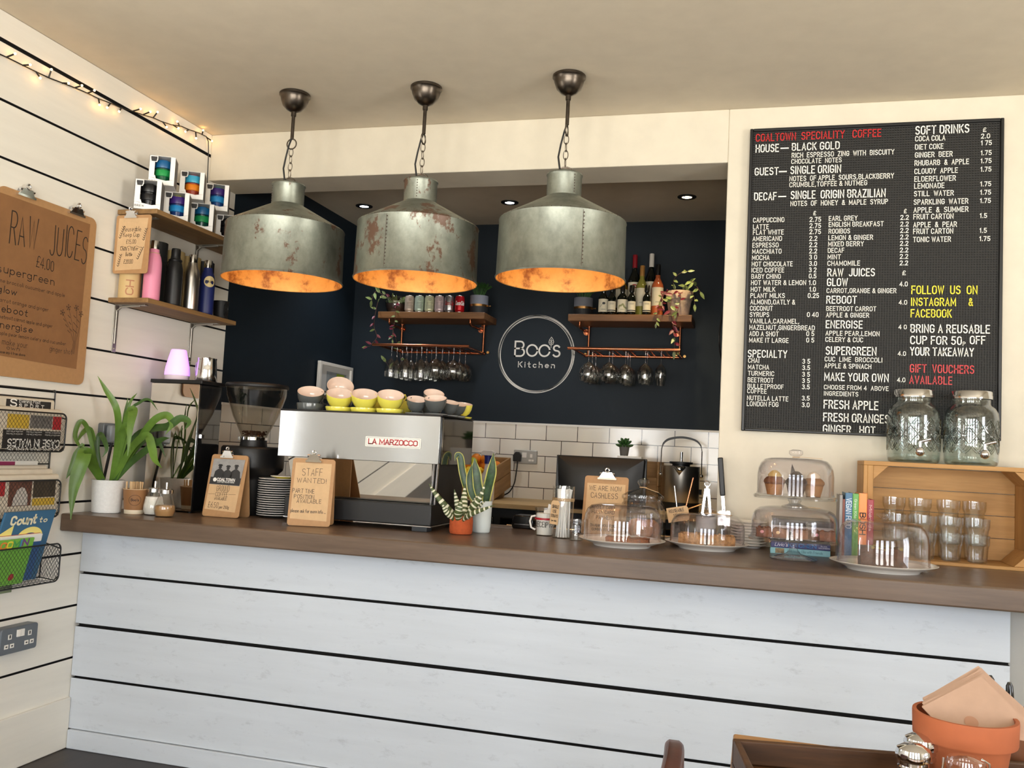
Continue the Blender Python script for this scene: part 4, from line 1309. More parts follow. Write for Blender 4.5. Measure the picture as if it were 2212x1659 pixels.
# bottles and their card tubes on the lower shelf
BPROF = [(0, 0), (.031, 0), (.0345, .004), (.0352, .012), (.0352, .150), (.034, .168), (.029, .19), (.0215, .208), (.0205, .222), (0, .222)]
CAP = [(0, .221), (.0195, .221), (.0198, .226), (.0198, .250), (.018, .258), (0, .260)]
for nm, y, c, metal, cap, lab in (('p', .12, (228, 140, 168), 0, None, 'pink metal water bottle with steel cap on the lower shelf'),
                                  ('k', .268, (24, 24, 25), 0, 'k', 'matt black metal water bottle with loop cap on the lower shelf'),
                                  ('s', .395, (190, 186, 180), 1, None, 'bare steel water bottle on the lower shelf'),
                                  ('b', .515, (22, 34, 92), 0, None, 'blue water bottle with round paper tag on the lower shelf')):
    t = thing('water_bottle', lab, 'bottle', (.146, y, 1.8385), group='metal water bottles on the lower shelf')
    bm_ = plain('bottle_' + nm, c, .3 if metal else .45, metal)
    MB().lathe(BPROF, 36, caps=False).build('body', bm_, t)
    MB().lathe(CAP, 28, caps=False).build('cap', BLACK if cap else STEEL, t)
    if nm == 'k':
        MB().lathe([(.020, .198), (.027, .200), (.029, .206), (.026, .210), (.020, .208), (.020, .198)], 28, caps=False).tube([(-.028, 0, .204), (-.042, 0, .198), (-.044, 0, .18), (-.040, 0, .165)], .003, 6).build('strap', BLACK, t)
    if nm == 'p':
        MB().ring((0, 0, .204), .0235, .0016, 'z', 20, 6).build('collar_tag', KRAFT, t)
    if nm == 'b':
        tg = MB()
        W_ = wrap(.0352, 0, -38)
        n = 20
        ctr = [W_(.0, .155, .0012)]
        tg.add(ctr + [W_(.026 * cos(2 * pi * i / n), .155 + .026 * sin(2 * pi * i / n), .0012) for i in range(n)], [(0, 1 + i, 1 + (i + 1) % n) for i in range(n)])
        q = tg.build('paper_tag', plain('cream_tag', (214, 192, 138), .6), t, smooth=0)
        m = MB()
        text(m, "CHILLY'S", -.019, .151, .038, .008, .0014, lambda u, v, h: W_(u, v, .002), seg=.003)
        m.build('tag_print', INK, q, smooth=0)
for y, c, nm, lab in ((.10, (206, 176, 122), 'tan', 'tan card bottle tube with printed letters below the small clipboard'), (.262, (26, 26, 27), 'black', 'black card bottle tube between the pink and black bottles'),
                      (.388, (190, 168, 118), 'beige', 'beige card bottle tube behind the black bottle'), (.512, (188, 164, 112), 'buff', 'buff card bottle tube behind the steel bottle'), (.622, (24, 24, 26), 'dark', 'black card bottle tube behind the blue bottle')):
    t = thing('bottle_tube', lab, 'card tube', (.052, y, 1.8385), group='card bottle tubes on the lower shelf')
    cm = plain('tube_card_' + nm, c, .6)
    h_ = .285 if nm in ('black',) else (.25 if nm == 'tan' else .272)
    MB().lathe([(0, 0), (.044, 0), (.044, h_ - .09), (0, h_ - .09)], 32, caps=False).build('body', cm, t)
    MB().lathe([(0, h_ - .089), (.0448, h_ - .089), (.0448, h_ - .001), (.0435, h_), (0, h_)], 32, caps=False).build('lid', cm, t)
    if nm == 'tan':
        m = MB()
        W_ = wrap(.044, 0, -52)
        for (ch, v0) in (('C', .018), ('H', .052)):
            text(m, ch, -.015, v0, .026, .028, .005, lambda u, v, h: W_((v - v0) * 1.0 - .013, v0 + (u + .015), .0008), seg=.004)
        m.build('tube_print', plain('tan_print', (176, 120, 84), .6), t, smooth=0)
t = thing('mug', 'black enamel mug at the far end of the lower shelf', 'mug', (.152, .632, 1.8385))
MB().shell([(.032, 0), (.034, .003), (.036, .082), (.038, .085)], .0022, 32).build('body', BLACK, t)
MB().tube([(.035 * cos(.5), -.035 * sin(.5), .07)] + [((.035 + .032 * sin(pi * i / 8)) * cos(.5), -(.035 + .032 * sin(pi * i / 8)) * sin(.5), .07 - .052 * i / 8) for i in range(1, 8)] + [(.035 * cos(.5), -.035 * sin(.5), .018)], .003, 8).build('handle', BLACK, t)
# ================================================================== WIRE MAGAZINE RACK ON THE PLANK WALL
RK = thing('magazine_rack', 'black wire magazine rack with three mesh baskets on the white plank wall', 'magazine rack', (0, -.43, .70))
rx = lambda x, y, z: (x, y + .43, z - .70)
Y0, Y1 = -.645, -.255
m = MB()
for yb in (-.66, -.219):
    m.tube([rx(.006, yb, .70), rx(.006, yb, 1.39)], .0028, 6)
m.tube([rx(.006, -.66, 1.422), rx(.006, -.225, 1.422)], .0032, 6)
m.tube([rx(.006, -.225, 1.422), rx(.006, -.219, 1.418), rx(.006, -.219, 1.385)], .0028, 6)
m.tube([rx(.006, -.66, 1.39), rx(.006, -.219, 1.39)], .0028, 6)
m.tube([rx(.006, -.66, 1.422), rx(.006, -.66, 1.385)], .0028, 6)
for z in (1.19, 1.139, .944, .90, .704):
    m.tube([rx(.006, -.66, z), rx(.006, -.219, z)], .0025, 6)
m.ball(rx(.008, -.227, 1.421), .006, 8, 6)
m.build('wire_frame', BLACK, RK)


def clip_line(p, d, x0, x1, y0, y1):
    t0, t1 = -9e9, 9e9
    for a, da, lo, hi in ((p[0], d[0], x0, x1), (p[1], d[1], y0, y1)):
        ta, tb = (lo - a) / da, (hi - a) / da
        t0, t1 = max(t0, min(ta, tb)), min(t1, max(ta, tb))
    if t1 - t0 < 1e-4:
        return None
    return (p[0] + d[0] * t0, p[1] + d[1] * t0), (p[0] + d[0] * t1, p[1] + d[1] * t1)


def diamond(mb, a0, a1, b0, b1, fn, pitch=.0165, r=.0006):
    n = int((a1 - a0 + b1 - b0) / pitch) + 2
    for s in (1, -1):
        for i in range(-n, n):
            q = clip_line((a0 + i * pitch, b0), (1, s * 1.25), a0, a1, b0, b1)
            if q:
                mb.tube([fn(*q[0]), fn(*q[1])], r, 4)


for (z0, z1) in ((1.19, 1.334), (.944, 1.083), (.704, .845)):
    X = .1 if z0 > .8 else .124
    m = MB()
    c = ((Y0 + Y1) / 2, (z0 + z1) / 2)
    m.tube([rx(X, c[0] + a, c[1] + b) for a, b in rrect(Y1 - Y0, z1 - z0, .022)], .003, 7, True)
    for yy in (Y0, Y1):
        m.tube([rx(.006, yy + (.03 if yy == Y1 else -.01), z1 - .004), rx(X, yy, z1 - .02)], .0026, 6)
        m.tube([rx(.006, yy + (.03 if yy == Y1 else -.01), z0 + .002), rx(X - .02, yy, z0 + .001), rx(X, yy, z0 + .02)], .0026, 6)
    for k in range(14):
        yy = Y0 + .02 + (Y1 - Y0 - .04) * k / 13
        m.tube([rx(.006, yy, z0), rx(X, yy, z0)], .0012, 5)
    bk = m.build('basket', BLACK, RK)
    m = MB()
    diamond(m, Y0 + .004, Y1 - .004, z0 + .004, z1 - .004, lambda a, b: rx(X, a, b))
    diamond(m, .012, X - .004, z0 + .004, z1 - .01, lambda a, b: rx(a, Y1 + .004 + (X - a) * .25, b))
    m.build('wire_mesh', BLACK, bk, smooth=0)
m = MB()
diamond(m, -.65, -.222, 1.142, 1.19, lambda a, b: rx(.006, a, b))
diamond(m, -.65, -.222, .90, .944, lambda a, b: rx(.006, a, b))
m.build('back_mesh', BLACK, RK, smooth=0)

NEWS = plain('newsprint', (206, 196, 178), .8, var=.06, vscale=30)
PRTK = plain('news_black_print', (40, 37, 36), .7, var=.3, vscale=60)
PRTG = plain('news_grey_photo', (112, 108, 104), .7, var=.4, vscale=70)
PRTR = plain('news_red_print', (172, 40, 44), .6)
PRTY = plain('news_yellow_print', (206, 172, 60), .6)
PRTB = plain('news_brown_photo', (104, 66, 52), .7, var=.35, vscale=50)


def news(name, label, cat, x0, x1, y0, y1, z0, z1, mat=None, fold=True, group=None):
    """folded paper standing in a basket: rounded fold along the top"""
    o = thing(name, label, cat, ((x0 + x1) / 2, (y0 + y1) / 2, z0), group=group)
    d = (x1 - x0) / 2
    h = z1 - z0
    prof = [(-d, 0), (d, 0), (d, h - d)] + [(d * cos(a), h - d + d * sin(a)) for a in [pi * i / 8 for i in range(1, 8)]] + [(-d, h - d)]
    m = MB()
    L = (y1 - y0)
    m.prism(prof, L, T(0, L / 2, 0) @ RX(90))
    m.build('pages', mat or NEWS, o, smooth=50)
    return o


def panel(o, y0, y1, z0, z1, x, mat, name='print_block'):
    lo = o.location
    m = MB()
    m.add([(x - lo.x, y0 - lo.y, z0 - lo.z), (x - lo.x, y1 - lo.y, z0 - lo.z), (x - lo.x, y1 - lo.y, z1 - lo.z), (x - lo.x, y0 - lo.y, z1 - lo.z)], [(0, 1, 2, 3)])
    return m.build(name, mat, o, smooth=0)


def wtext(o, lines, x, mat, flip=None, name='headline', wf=.16):
    lo = o.location
    m = MB()
    for (s, y, z, wd, h) in lines:
        if flip:
            fn = lambda u, v, hh: (x - lo.x, flip[0] - u - lo.y, flip[1] - v - lo.z)
        else:
            fn = lambda u, v, hh: (x - lo.x, u - lo.y, v - lo.z)
        text(m, s, y, z, wd, h, h * wf, fn, track=.16)
    return m.build(name, mat, o, smooth=0)


o = news('newspaper', 'evening newspaper with dark masthead standing behind in the top rack basket', 'newspaper', .028, .05, -.60, -.268, 1.195, 1.385, group='newspapers in the rack')
panel(o, -.56, -.285, 1.348, 1.376, .0505, PRTK)
panel(o, -.565, -.50, 1.35, 1.376, .0508, NEWS)
wtext(o, [('Evening Post', -.44, 1.366, .10, .012)], .0512, WRITE, wf=.13)
wtext(o, [('S', -.48, 1.350, .028, .026), ('S P O R T', -.44, 1.350, .12, .011)], .0512, WRITE, wf=.2)
o = news('newspaper', 'newspaper folded upside down with a white on black headline in the top rack basket', 'newspaper', .056, .092, -.62, -.268, 1.197, 1.349, group='newspapers in the rack')
panel(o, -.53, -.43, 1.272, 1.322, .0925, PRTY)
panel(o, -.425, -.318, 1.275, 1.322, .0925, PRTG)
panel(o, -.315, -.272, 1.272, 1.322, .0925, PRTR)
panel(o, -.545, -.27, 1.199, 1.266, .0925, PRTK)
F_ = (0, 0)
wtext(o, [('CASE IN WALES', .275, -1.232, .245, .024), ('CORONAVIRUS', .275, -1.204, .245, .016)], .0932, WRITE, flip=F_, wf=.2)
wtext(o, [('second line of the story', .275 + .09 * k, -1.262 + .009 * q, .075, .005) for k in range(3) for q in range(2)], .0932, WRITE, flip=F_, name='small_print', wf=.16)
o = news('magazine', 'white magazine with a magenta strip behind the middle basket newspapers', 'magazine', .016, .022, -.60, -.295, .95, 1.152, plain('magazine_paper', (226, 222, 214), .4))
panel(o, -.49, -.405, 1.13, 1.149, .0225, plain('magenta_print', (140, 44, 84), .5))
for k, (xa, xb, zt, ya, lab) in enumerate(((.026, .046, 1.136, -.275, 'plain backed folded newspaper at the back of the middle basket'), (.048, .068, 1.124, -.268, 'folded newspaper in the middle of the middle basket'))):
    news('newspaper', lab, 'newspaper', xa, xb, -.61, ya, .95, zt, group='newspapers in the rack')
o = news('newspaper', 'folded newspaper with brown photographs in front of the middle basket', 'newspaper', .07, .094, -.62, -.262, .95, 1.105, group='newspapers in the rack')
panel(o, -.498, -.392, .992, 1.083, .0945, PRTB)
panel(o, -.385, -.275, 1.02, 1.08, .0945, plain('news_dark_photo', (70, 60, 46), .7, var=.3, vscale=40))
panel(o, -.385, -.275, .99, 1.017, .0945, PRTY)
panel(o, -.6, -.515, 1.03, 1.08, .0945, PRTR)
m = MB()
m.add([(.0952 - o.location.x, y - o.location.y, z - o.location.z) for y, z in ((-.48, .994), (-.408, .994), (-.41, 1.03), (-.425, 1.056), (-.44, 1.06), (-.46, 1.05), (-.475, 1.02))], [(0, 1, 2, 3, 4, 5, 6)])
m.build('photo_figure', plain('news_white_shirt', (196, 190, 182), .7), o, smooth=0)

# children's books in the bottom basket
BLUEB = plain('book_blue_cover', (46, 98, 134), .4)
CRM = plain('cream_lettering', (236, 226, 190), .5)
o = thing('picture_book', 'blue counting picture book leaning out of the bottom rack basket', 'book', (.046, -.405, .712), rot=(0, radians(14.5), 0), group='children books in the rack')
MB().bb(0, .008, -.125, .113, 0, .272).build('cover', BLUEB, o, bevel=.001)
m = MB()
fn = lambda u, v, h: (.0086, u, v)
text(m, 'Count', -.088, .226, .115, .030, .0078, fn, hand=.5)
text(m, 'to', .045, .228, .034, .018, .004, fn, hand=.4)
m.build('title', CRM, o, smooth=0)
m = MB()
text(m, '1', -.118, .10, .05, .105, .022, fn)
stroke(m, arc(.018, .165, .052, .036, 0, 180, 16) + arc(.018, .15, .052, .05, 180, 360, 16), .022, fn)
m.build('numeral', plain('yellow_numeral', (240, 224, 130), .5), o, smooth=0)
m = MB()
text(m, 'B', .062, .066, .013, .016, .0035, fn)
m.build('cover_letter', CRM, o, smooth=0)
o = thing('board_book', 'small white edged board book with red top, second row of the bottom basket', 'book', (.0595, -.445, .712), rot=(0, radians(13.5), 0), group='children books in the rack')
MB().bb(0, .012, -.15, .105, .01, .182).build('pages', CART, o, bevel=.001)
MB().bb(.012, .0135, -.15, .105, .01, .155).build('cover', plain('board_book_blue', (36, 84, 140), .4), o)
MB().bb(-.0012, 0, -.15, .105, .01, .183).build('back_cover', PRTR, o)
o = thing('picture_book', 'lime green picture book with rainbow title at the front of the bottom basket', 'book', (.081, -.515, .712), rot=(0, radians(13.5), 0), group='children books in the rack')
MB().bb(0, .007, -.12, .122, 0, .172).build('cover', plain('book_lime_cover', (112, 178, 52), .4, var=.08, vscale=20), o, bevel=.001)
fn = lambda u, v, h: (.0076, u, v)
RB = [(214, 60, 40), (226, 130, 40), (226, 210, 50), (60, 150, 70), (50, 120, 190), (110, 50, 130)]
for k, (ch, u0, wd) in enumerate((('O', -.025, .022), ('O', .003, .022), ('M', .03, .026), ('I', .062, .004), ('N', .072, .024))):
    m = MB()
    text(m, ch, u0, .141 + .0015 * k, wd, .022, .006, fn)
    m.build('title_letter', plain('title_ink_%d' % k, RB[(k + 1) % 6], .5), o, smooth=0)
m = MB()
m.add([fn(.06 + .013 * cos(2 * pi * i / 14), .03 + .013 * sin(2 * pi * i / 14), 0) for i in range(14)], [tuple(range(14))])
m.build('cover_dot', PRTR, o, smooth=0)
o = thing('magazine', 'thin magazine poking out below the bottom rack basket', 'magazine', (.014, -.49, .668), group=None)
MB().bb(0, .005, -.12, .125, 0, .16).build('pages', plain('magazine_green', (120, 130, 96), .5, var=.4, vscale=18), o)

# ================================================================== WALL SOCKETS
GREYS = plain('grey_metal_socket', (104, 110, 116), .4, .3)
t = thing('wall_socket', 'grey double wall socket low on the plank wall', 'socket', (0, -.335, .495))
MB().prism(rrect(.175, .095, .01), .045, Matrix(((0, 0, 1, 0), (1, 0, 0, 0), (0, 1, 0, 0), (0, 0, 0, 1)))).build('box', GREYS, t, bevel=.003)
m = MB()
for s in (-1, 1):
    m.bb(.045, .0465, s * .047 - .008, s * .047 + .008, .006, .024)
    for q in (-1, 1):
        m.bb(.045, .0465, s * .047 + q * .013 - .009, s * .047 + q * .013 + .009, -.026, -.011)
m.build('pin_shutter', WHITE, t)
m = MB()
for s in (-1, 1):
    m.bb(.0466, .047, s * .047 - .003, s * .047 + .003, .010, .022)
    for q in (-1, 1):
        m.bb(.0466, .047, s * .047 + q * .013 - .004, s * .047 + q * .013 + .004, -.021, -.016)
m.build('pin_slot', BLACK, t)
for s in (-1, 1):
    MB().bb(.045, .051, s * .009 - .008, s * .009 + .008, .010, .036).build('switch', WHITE, t, bevel=.001)
t = thing('wall_socket', 'grey wall socket with a plugged in adapter behind the potted plant', 'socket', (0, .085, 1.265))
MB().prism(rrect(.09, .09, .008), .03, Matrix(((0, 0, 1, 0), (1, 0, 0, 0), (0, 1, 0, 0), (0, 0, 0, 1)))).build('box', GREYS, t, bevel=.003)
MB().bb(.03, .06, -.034, .03, -.036, .036).build('adapter', plain('grey_adapter', (132, 138, 144), .4), t, bevel=.008)
MB().tube([(.04, -.002, -.034), (.03, -.002, -.1), (.012, 0, -.2), (.01, .01, -.32)], .006, 8).build('cable', BLACK, t)

# ================================================================== POTTED STRAP-LEAF PLANT
LEAF = plain('strap_leaf', (88, 120, 42), .42, var=.25, vscale=14)
LEAFD = plain('strap_leaf_dark', (56, 86, 34), .45, var=.25, vscale=14)


def spline(P, n):
    P = [Vector(p) for p in P]
    Q = [P[0] * 2 - P[1]] + P + [P[-1] * 2 - P[-2]]
    out = []
    for i in range(1, len(Q) - 2):
        for k in range(n):
            t_ = k / n
            a, b, c, d = Q[i - 1], Q[i], Q[i + 1], Q[i + 2]
            out.append(.5 * ((2 * b) + (c - a) * t_ + (2 * a - 5 * b + 4 * c - d) * t_ * t_ + (3 * b - a - 3 * c + d) * t_ ** 3))
    out.append(P[-1])
    return out


def strap(mb, P, w_, n=5, face=Vector((.55, -.8, .25)), fold=.25, w0=.55, thick=.0012, cols=(-1, -.5, 0, .5, 1)):
    S = spline(P, n)
    k = len(S)
    rows = []
    up, lo = [], []
    for i, p in enumerate(S):
        d = (S[min(i + 1, k - 1)] - S[max(i - 1, 0)]).normalized()
        side = d.cross(face)
        if side.length < 1e-3:
            side = d.orthogonal()
        side.normalize()
        nrm = side.cross(d).normalized()
        t_ = i / (k - 1)
        ww = w_ * (w0 + (1 - w0) * min(1, t_ * 3)) * (1 if t_ < .62 else max(.06, 1 - ((t_ - .62) / .38) ** 1.6)) / 2
        row = []
        for s in cols:
            row.append(p + side * ww * s - nrm * (fold * ww * (1 - abs(s))))
        up.append(row)
        lo.append([q - nrm * thick for q in row])
    m = 5
    vs = [q for r in up for q in r] + [q for r in lo for q in r]
    N = k * m
    fs = []
    for i in range(k - 1):
        for j in range(m - 1):
            a = i * m + j
            fs.append((a, a + 1, a + m + 1, a + m))
            fs.append((N + a, N + a + m, N + a + m + 1, N + a + 1))
        for e in (0, m - 1):
            a = i * m + e
            fs.append((a, a + m, N + a + m, N + a))
    fs.append(tuple(range(m)) + tuple(N + j for j in range(m))[::-1])
    fs.append(tuple((k - 1) * m + j for j in range(m)) + tuple(N + (k - 1) * m + j for j in range(m))[::-1])
    mb.add(vs, fs)


PP = Vector((.082, .03, ZC))
t = thing('potted_plant', 'large green strap leaved plant in a white speckled pot on the counter end', 'plant', PP)
MB().shell([(.053, 0), (.056, .002), (.0645, .128), (.066, .134)], .005, 40).build('pot', plain('white_speckled_pot', (222, 222, 220), .5, var=.05, vscale=90, bump=.4, bscale=160), t)
MB().lathe([(0, .118), (.06, .118)], 24, caps=False).build('soil', plain('potting_soil', (46, 36, 28), .9, bump=.8), t, smooth=0)
LEAVES = [
    (.026, 0, [(.096, .03, 1.07), (.116, .02, 1.207), (.133, 0, 1.299), (.136, -.03, 1.378), (.099, -.05, 1.443), (.062, -.06, 1.498)]),
    (.020, 0, [(.106, .03, 1.07), (.124, .04, 1.271), (.123, .05, 1.347), (.127, .05, 1.417)]),
    (.012, 0, [(.106, .034, 1.07), (.130, .045, 1.32), (.140, .05, 1.40), (.170, .05, 1.440)]),
    (.036, 0, [(.1, .03, 1.07), (.155, 0, 1.209), (.205, -.03, 1.345), (.235, -.05, 1.365), (.252, -.08, 1.30), (.258, -.09, 1.182)]),
    (.034, 0, [(.096, .03, 1.07), (.137, 0, 1.185), (.172, -.02, 1.272), (.211, -.04, 1.301), (.243, -.06, 1.20)]),
    (.030, 0, [(.106, .03, 1.07), (.2, .02, 1.211), (.291, 0, 1.322), (.354, 0, 1.353), (.385, 0, 1.32), (.372, -.02, 1.275)]),
    (.032, 0, [(.106, .03, 1.07), (.202, 0, 1.211), (.285, -.02, 1.268), (.323, -.03, 1.216), (.347, -.04, 1.173), (.389, -.05, 1.142)]),
    (.028, 1, [(.11, .03, 1.07), (.192, .02, 1.154), (.275, 0, 1.209), (.337, 0, 1.251), (.392, -.02, 1.262)]),
    (.032, 1, [(.11, .03, 1.07), (.182, .03, 1.245), (.272, .02, 1.294), (.364, 0, 1.308), (.42, 0, 1.342), (.462, 0, 1.329), (.458, -.02, 1.296)]),
    (.012, 1, [(.116, .03, 1.07), (.161, .02, 1.341), (.209, .02, 1.4), (.254, .02, 1.413), (.298, .02, 1.372)]),
    (.018, 0, [(.06, .02, 1.07), (.042, -.02, 1.18), (.03, -.05, 1.275), (.024, -.08, 1.311), (.012, -.09, 1.296), (.012, -.1, 1.25), (.036, -.1, 1.213), (.074, -.12, 1.206)]),
    (.024, 0, [(.05, -.095, 1.222), (.034, -.11, 1.180), (.026, -.12, 1.123), (.012, -.13, 1.08)]),
    (.052, 0, [(.06, .02, 1.07), (.058, -.05, 1.145), (.076, -.11, 1.19), (.09, -.136, 1.160), (.08, -.15, 1.099), (.074, -.158, 1.027), (.076, -.160, .925)]),
    (.020, 1, [(.064, .02, 1.07), (.040, 0, 1.202), (.044, 0, 1.26), (.078, -.02, 1.25), (.109, -.03, 1.206), (.101, -.04, 1.17)]),
    (.020, 0, [(.056, .02, 1.07), (.03, 0, 1.202), (.022, -.03, 1.28), (.014, -.06, 1.266), (.012, -.09, 1.222)]),
    (.022, 1, [(.10, .04, 1.07), (.15, .07, 1.18), (.19, .1, 1.25), (.24, .12, 1.24), (.27, .13, 1.18)]),
]
for (w_, dk, P) in LEAVES:
    m = MB()
    strap(m, [Vector(p) - PP for p in P], w_)
    m.build('leaf', LEAFD if dk else LEAF, t, smooth=60)

# ================================================================== CUP OF STIRRERS, SUGAR JARS
t = thing('paper_cup', 'brown paper cup filled with wooden stirrers beside the white plant pot', 'cup', (.192, .06, ZC))
cup_m = plain('kraft_cup', (150, 106, 66), .55)
MB().shell([(.037, 0), (.0372, .001), (.0478, .100), (.0485, .102)], .0012, 40).build('body', cup_m, t)
MB().lathe([(.0376, .0015), (.0392, .018), (.0386, .018), (.0372, .0015), (.0376, .0015)], 40, caps=False).build('base_band', plain('cup_cream_band', (222, 208, 182), .5), t)
MB().ring((0, 0, .102), .0482, .0013, 'z', 40, 6).build('rim', plain('cup_rim_paper', (214, 190, 154), .5), t)
m = MB()
W_ = wrap(.0376, 0, -52, taper=.105)
stroke(m, [(.0 + .020 * cos(2 * pi * i / 40), .058 + .021 * sin(2 * pi * i / 40)) for i in range(41)], .0012, lambda u, v, h: W_(u, v, .0006))
text(m, "Boo's", -.0125, .055, .025, .0095, .0016, lambda u, v, h: W_(u, v, .0006), seg=.003)
m.build('cup_logo', INK, t, smooth=0)
STIR = plain('stirrer_wood', (206, 172, 126), .6, var=.08, vscale=40)
for i in range(26):
    a, r_ = rnd.uniform(0, 2 * pi), .034 * math.sqrt(rnd.random())
    x, y = r_ * cos(a), r_ * sin(a)
    tl = rnd.uniform(-9, 9)
    m = MB().prism(rrect(.005, .128, .0022, 3), .0014, T(x, y, .004) @ RZ(rnd.uniform(0, 180)) @ RX(90 + rnd.uniform(-4, 4)) @ RZ(rnd.uniform(-4, 4)) @ T(0, .064, 0))
    s_ = m.build('wooden_stirrer', STIR, None, smooth=0)
    s_.location = t.location
    tag(s_, 'wooden stirrer standing in the brown paper cup', 'stirrer', 'wooden stirrers in the paper cup')

CLEAR = thin_glass('clear_glass', (.985, .99, .985), .06, .75)
for (x, y, fill, lab) in ((.272, .075, ((236, 232, 224), .075), 'glass sugar pourer of white sugar, left of the pair'), (.352, .04, ((176, 134, 86), .045), 'glass sugar pourer of brown sugar, right of the pair')):
    t = thing('sugar_pourer', lab, 'sugar pourer', (x, y, ZC), group='glass sugar pourers')
    prof = [(.030, 0), (.036, .004), (.0425, .024), (.0425, .04), (.036, .062), (.028, .082), (.0262, .096)]
    MB().shell(prof, .0022, 40, flute=(16, .012)).build('jar', CLEAR, t)
    MB().lathe([(0, .004), (.033, .004), (.0385, .022), (.0385, min(.04, fill[1])), (.032 if fill[1] > .06 else .036, fill[1]), (0, fill[1] + .003)], 32, caps=False).build('sugar', plain('sugar_%d' % fill[0][0], fill[0], .9, bump=.5, bscale=600), t)
    MB().lathe([(0, .112), (.022, .112), (.0285, .108), (.0285, .094), (.0275, .094), (.0275, .106), (0, .109)], 32, caps=False).build('lid', STEEL, t)
    MB().cyl((.002, 0, .108), .0055, .03, 12).build('spout', STEEL, t)

# ================================================================== MIRROR-SIDED BREWER WITH DIFFUSER AND JUG ON IT
MIRROR = plain('mirror_steel', (215, 212, 206), .02, 1.0)
MIRD = plain('dark_mirror_glass', (24, 24, 25), .03, .0, 1.0, coat=1.0)
t = thing('coffee_brewer', 'tall mirror steel coffee brewer with black lid by the plank wall', 'coffee machine', (.207, .33, ZC))
MB().bb(-.121, .121, -.072, .09, .006, .555).build('body', BLACKG, t, bevel=.003)
MB().bb(-.121, .120, -.078, -.0725, .008, .555).build('front_panel', MIRROR, t, bevel=.001)
MB().bb(.1212, .1225, -.07, .09, .008, .553).build('side_panel', MIRD, t)
MB().bb(-.124, .135, -.086, .098, .556, .572).build('lid', BLACK, t, bevel=.002)
for sx_ in (-.1, .1):
    for sy_ in (-.055, .07):
        MB().cyl((sx_, sy_, 0), .01, .0062, 12).build('foot', BLACK, t)
GLOW, nt_, bs_ = _base('lilac_diffuser_glow')
bs_.inputs['Base Color'].default_value = lin((236, 214, 240))
_tc = nt_.nodes.new('ShaderNodeTexCoord')
bs_.inputs['Emission Color'].default_value = lin((196, 120, 255))
bs_.inputs['Emission Strength'].default_value = .75
t = thing('aroma_diffuser', 'glowing lilac aroma diffuser on the black lid of the brewer', 'diffuser', (.15, .335, ZC + .5722))
MB().lathe([(.0538, .024), (.054, .034), (.051, .06), (.042, .10), (.035, .128), (.033, .136), (.030, .139), (0, .139)], 40, caps=False).build('cover', GLOW, t)
MB().lathe([(0, 0), (.049, 0), (.051, .003), (.0535, .0235), (0, .0235)], 40, caps=False).build('base', plain('diffuser_base', (226, 208, 220), .5), t)
t = thing('milk_jug', 'steel milk jug on the black lid of the brewer', 'jug', (.285, .355, ZC + .5722))
MB().shell([(.046, 0), (.0475, .003), (.044, .06), (.0405, .095), (.042, .105)], .0012, 40).build('body', STEEL, t)
MB().add([(.03, -.03, .07), (.026, -.036, .105), (.044, -.046, .107), (.036, -.024, .105)], [(0, 1, 2), (0, 2, 3)]).build('spout', STEEL, t, solid=.001)
MB().tube([(-.04, .012, .09), (-.066, .02, .086), (-.07, .021, .06), (-.064, .019, .03), (-.045, .013, .02)], .004, 8).build('handle', STEEL, t)

# ================================================================== COFFEE GRINDER
t = thing('coffee_grinder', 'black coffee grinder with a large clear conical bean hopper', 'grinder', (.497, .435, ZC))
MB().lathe([(0, 0), (.10, 0), (.103, .004), (.103, .15), (.108, .17), (.134, .195), (.137, .21), (.137, .285), (.134, .292), (.128, .297), (0, .297)], 48, caps=False).build('body', plain('grinder_black', (22, 22, 23), .38), t)
MB().lathe([(0, .297), (.06, .297), (.058, .31), (.056, .338), (0, .338)], 32, caps=False).build('neck', BLACK, t)
MB().lathe([(.056, .325), (.0595, .326), (.0595, .338), (.056, .339), (.056, .325)], 32, caps=False).bb(-.075, -.055, -.01, .01, .322, .338).build('collar', CHROME, t)
SMOKE = thin_glass('smoky_hopper', (.93, .915, .88), .07, .6)
MB().shell([(.052, .338), (.054, .339), (.098, .43), (.128, .52), (.133, .556)], .002, 48).build('hopper', SMOKE, t)
MB().lathe([(0, .556), (.136, .556), (.138, .559), (.138, .568), (.134, .574), (.10, .578), (0, .579)], 48, caps=False).build('hopper_lid', BLACK, t)
bn = MB()
BEAN = plain('roast_coffee_bean', (74, 44, 26), .4)
for i in range(150):
    h = .3425 + .022 * rnd.random()
    rr = (.050 + (h - .338) * .48 - .005) * math.sqrt(rnd.random())
    a = rnd.uniform(0, 2 * pi)
    bn.ball((0, 0, 0), (.0055, .004, .0032), 8, 6, T(rr * cos(a), rr * sin(a), h) @ RZ(rnd.uniform(0, 360)) @ RX(rnd.uniform(-40, 40)))
b_ = bn.build('coffee_beans', BEAN, t)
b_['kind'] = 'stuff'

# ================================================================== STACK OF SAUCERS
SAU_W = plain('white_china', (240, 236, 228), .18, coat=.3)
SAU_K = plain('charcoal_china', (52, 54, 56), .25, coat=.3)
SAU_Y = plain('yellow_china', (228, 216, 96), .22, coat=.3)


def saucer(label, loc, mo, mi_, group, r=.0775, h=.0145):
    o = thing('saucer', label, 'saucer', loc, group=group)
    k = r / .0775
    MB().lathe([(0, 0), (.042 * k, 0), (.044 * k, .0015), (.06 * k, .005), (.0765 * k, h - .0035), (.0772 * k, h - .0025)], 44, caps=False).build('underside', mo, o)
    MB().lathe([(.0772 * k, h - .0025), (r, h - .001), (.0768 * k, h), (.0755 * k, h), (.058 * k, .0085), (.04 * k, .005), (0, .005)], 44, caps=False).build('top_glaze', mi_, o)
    return o


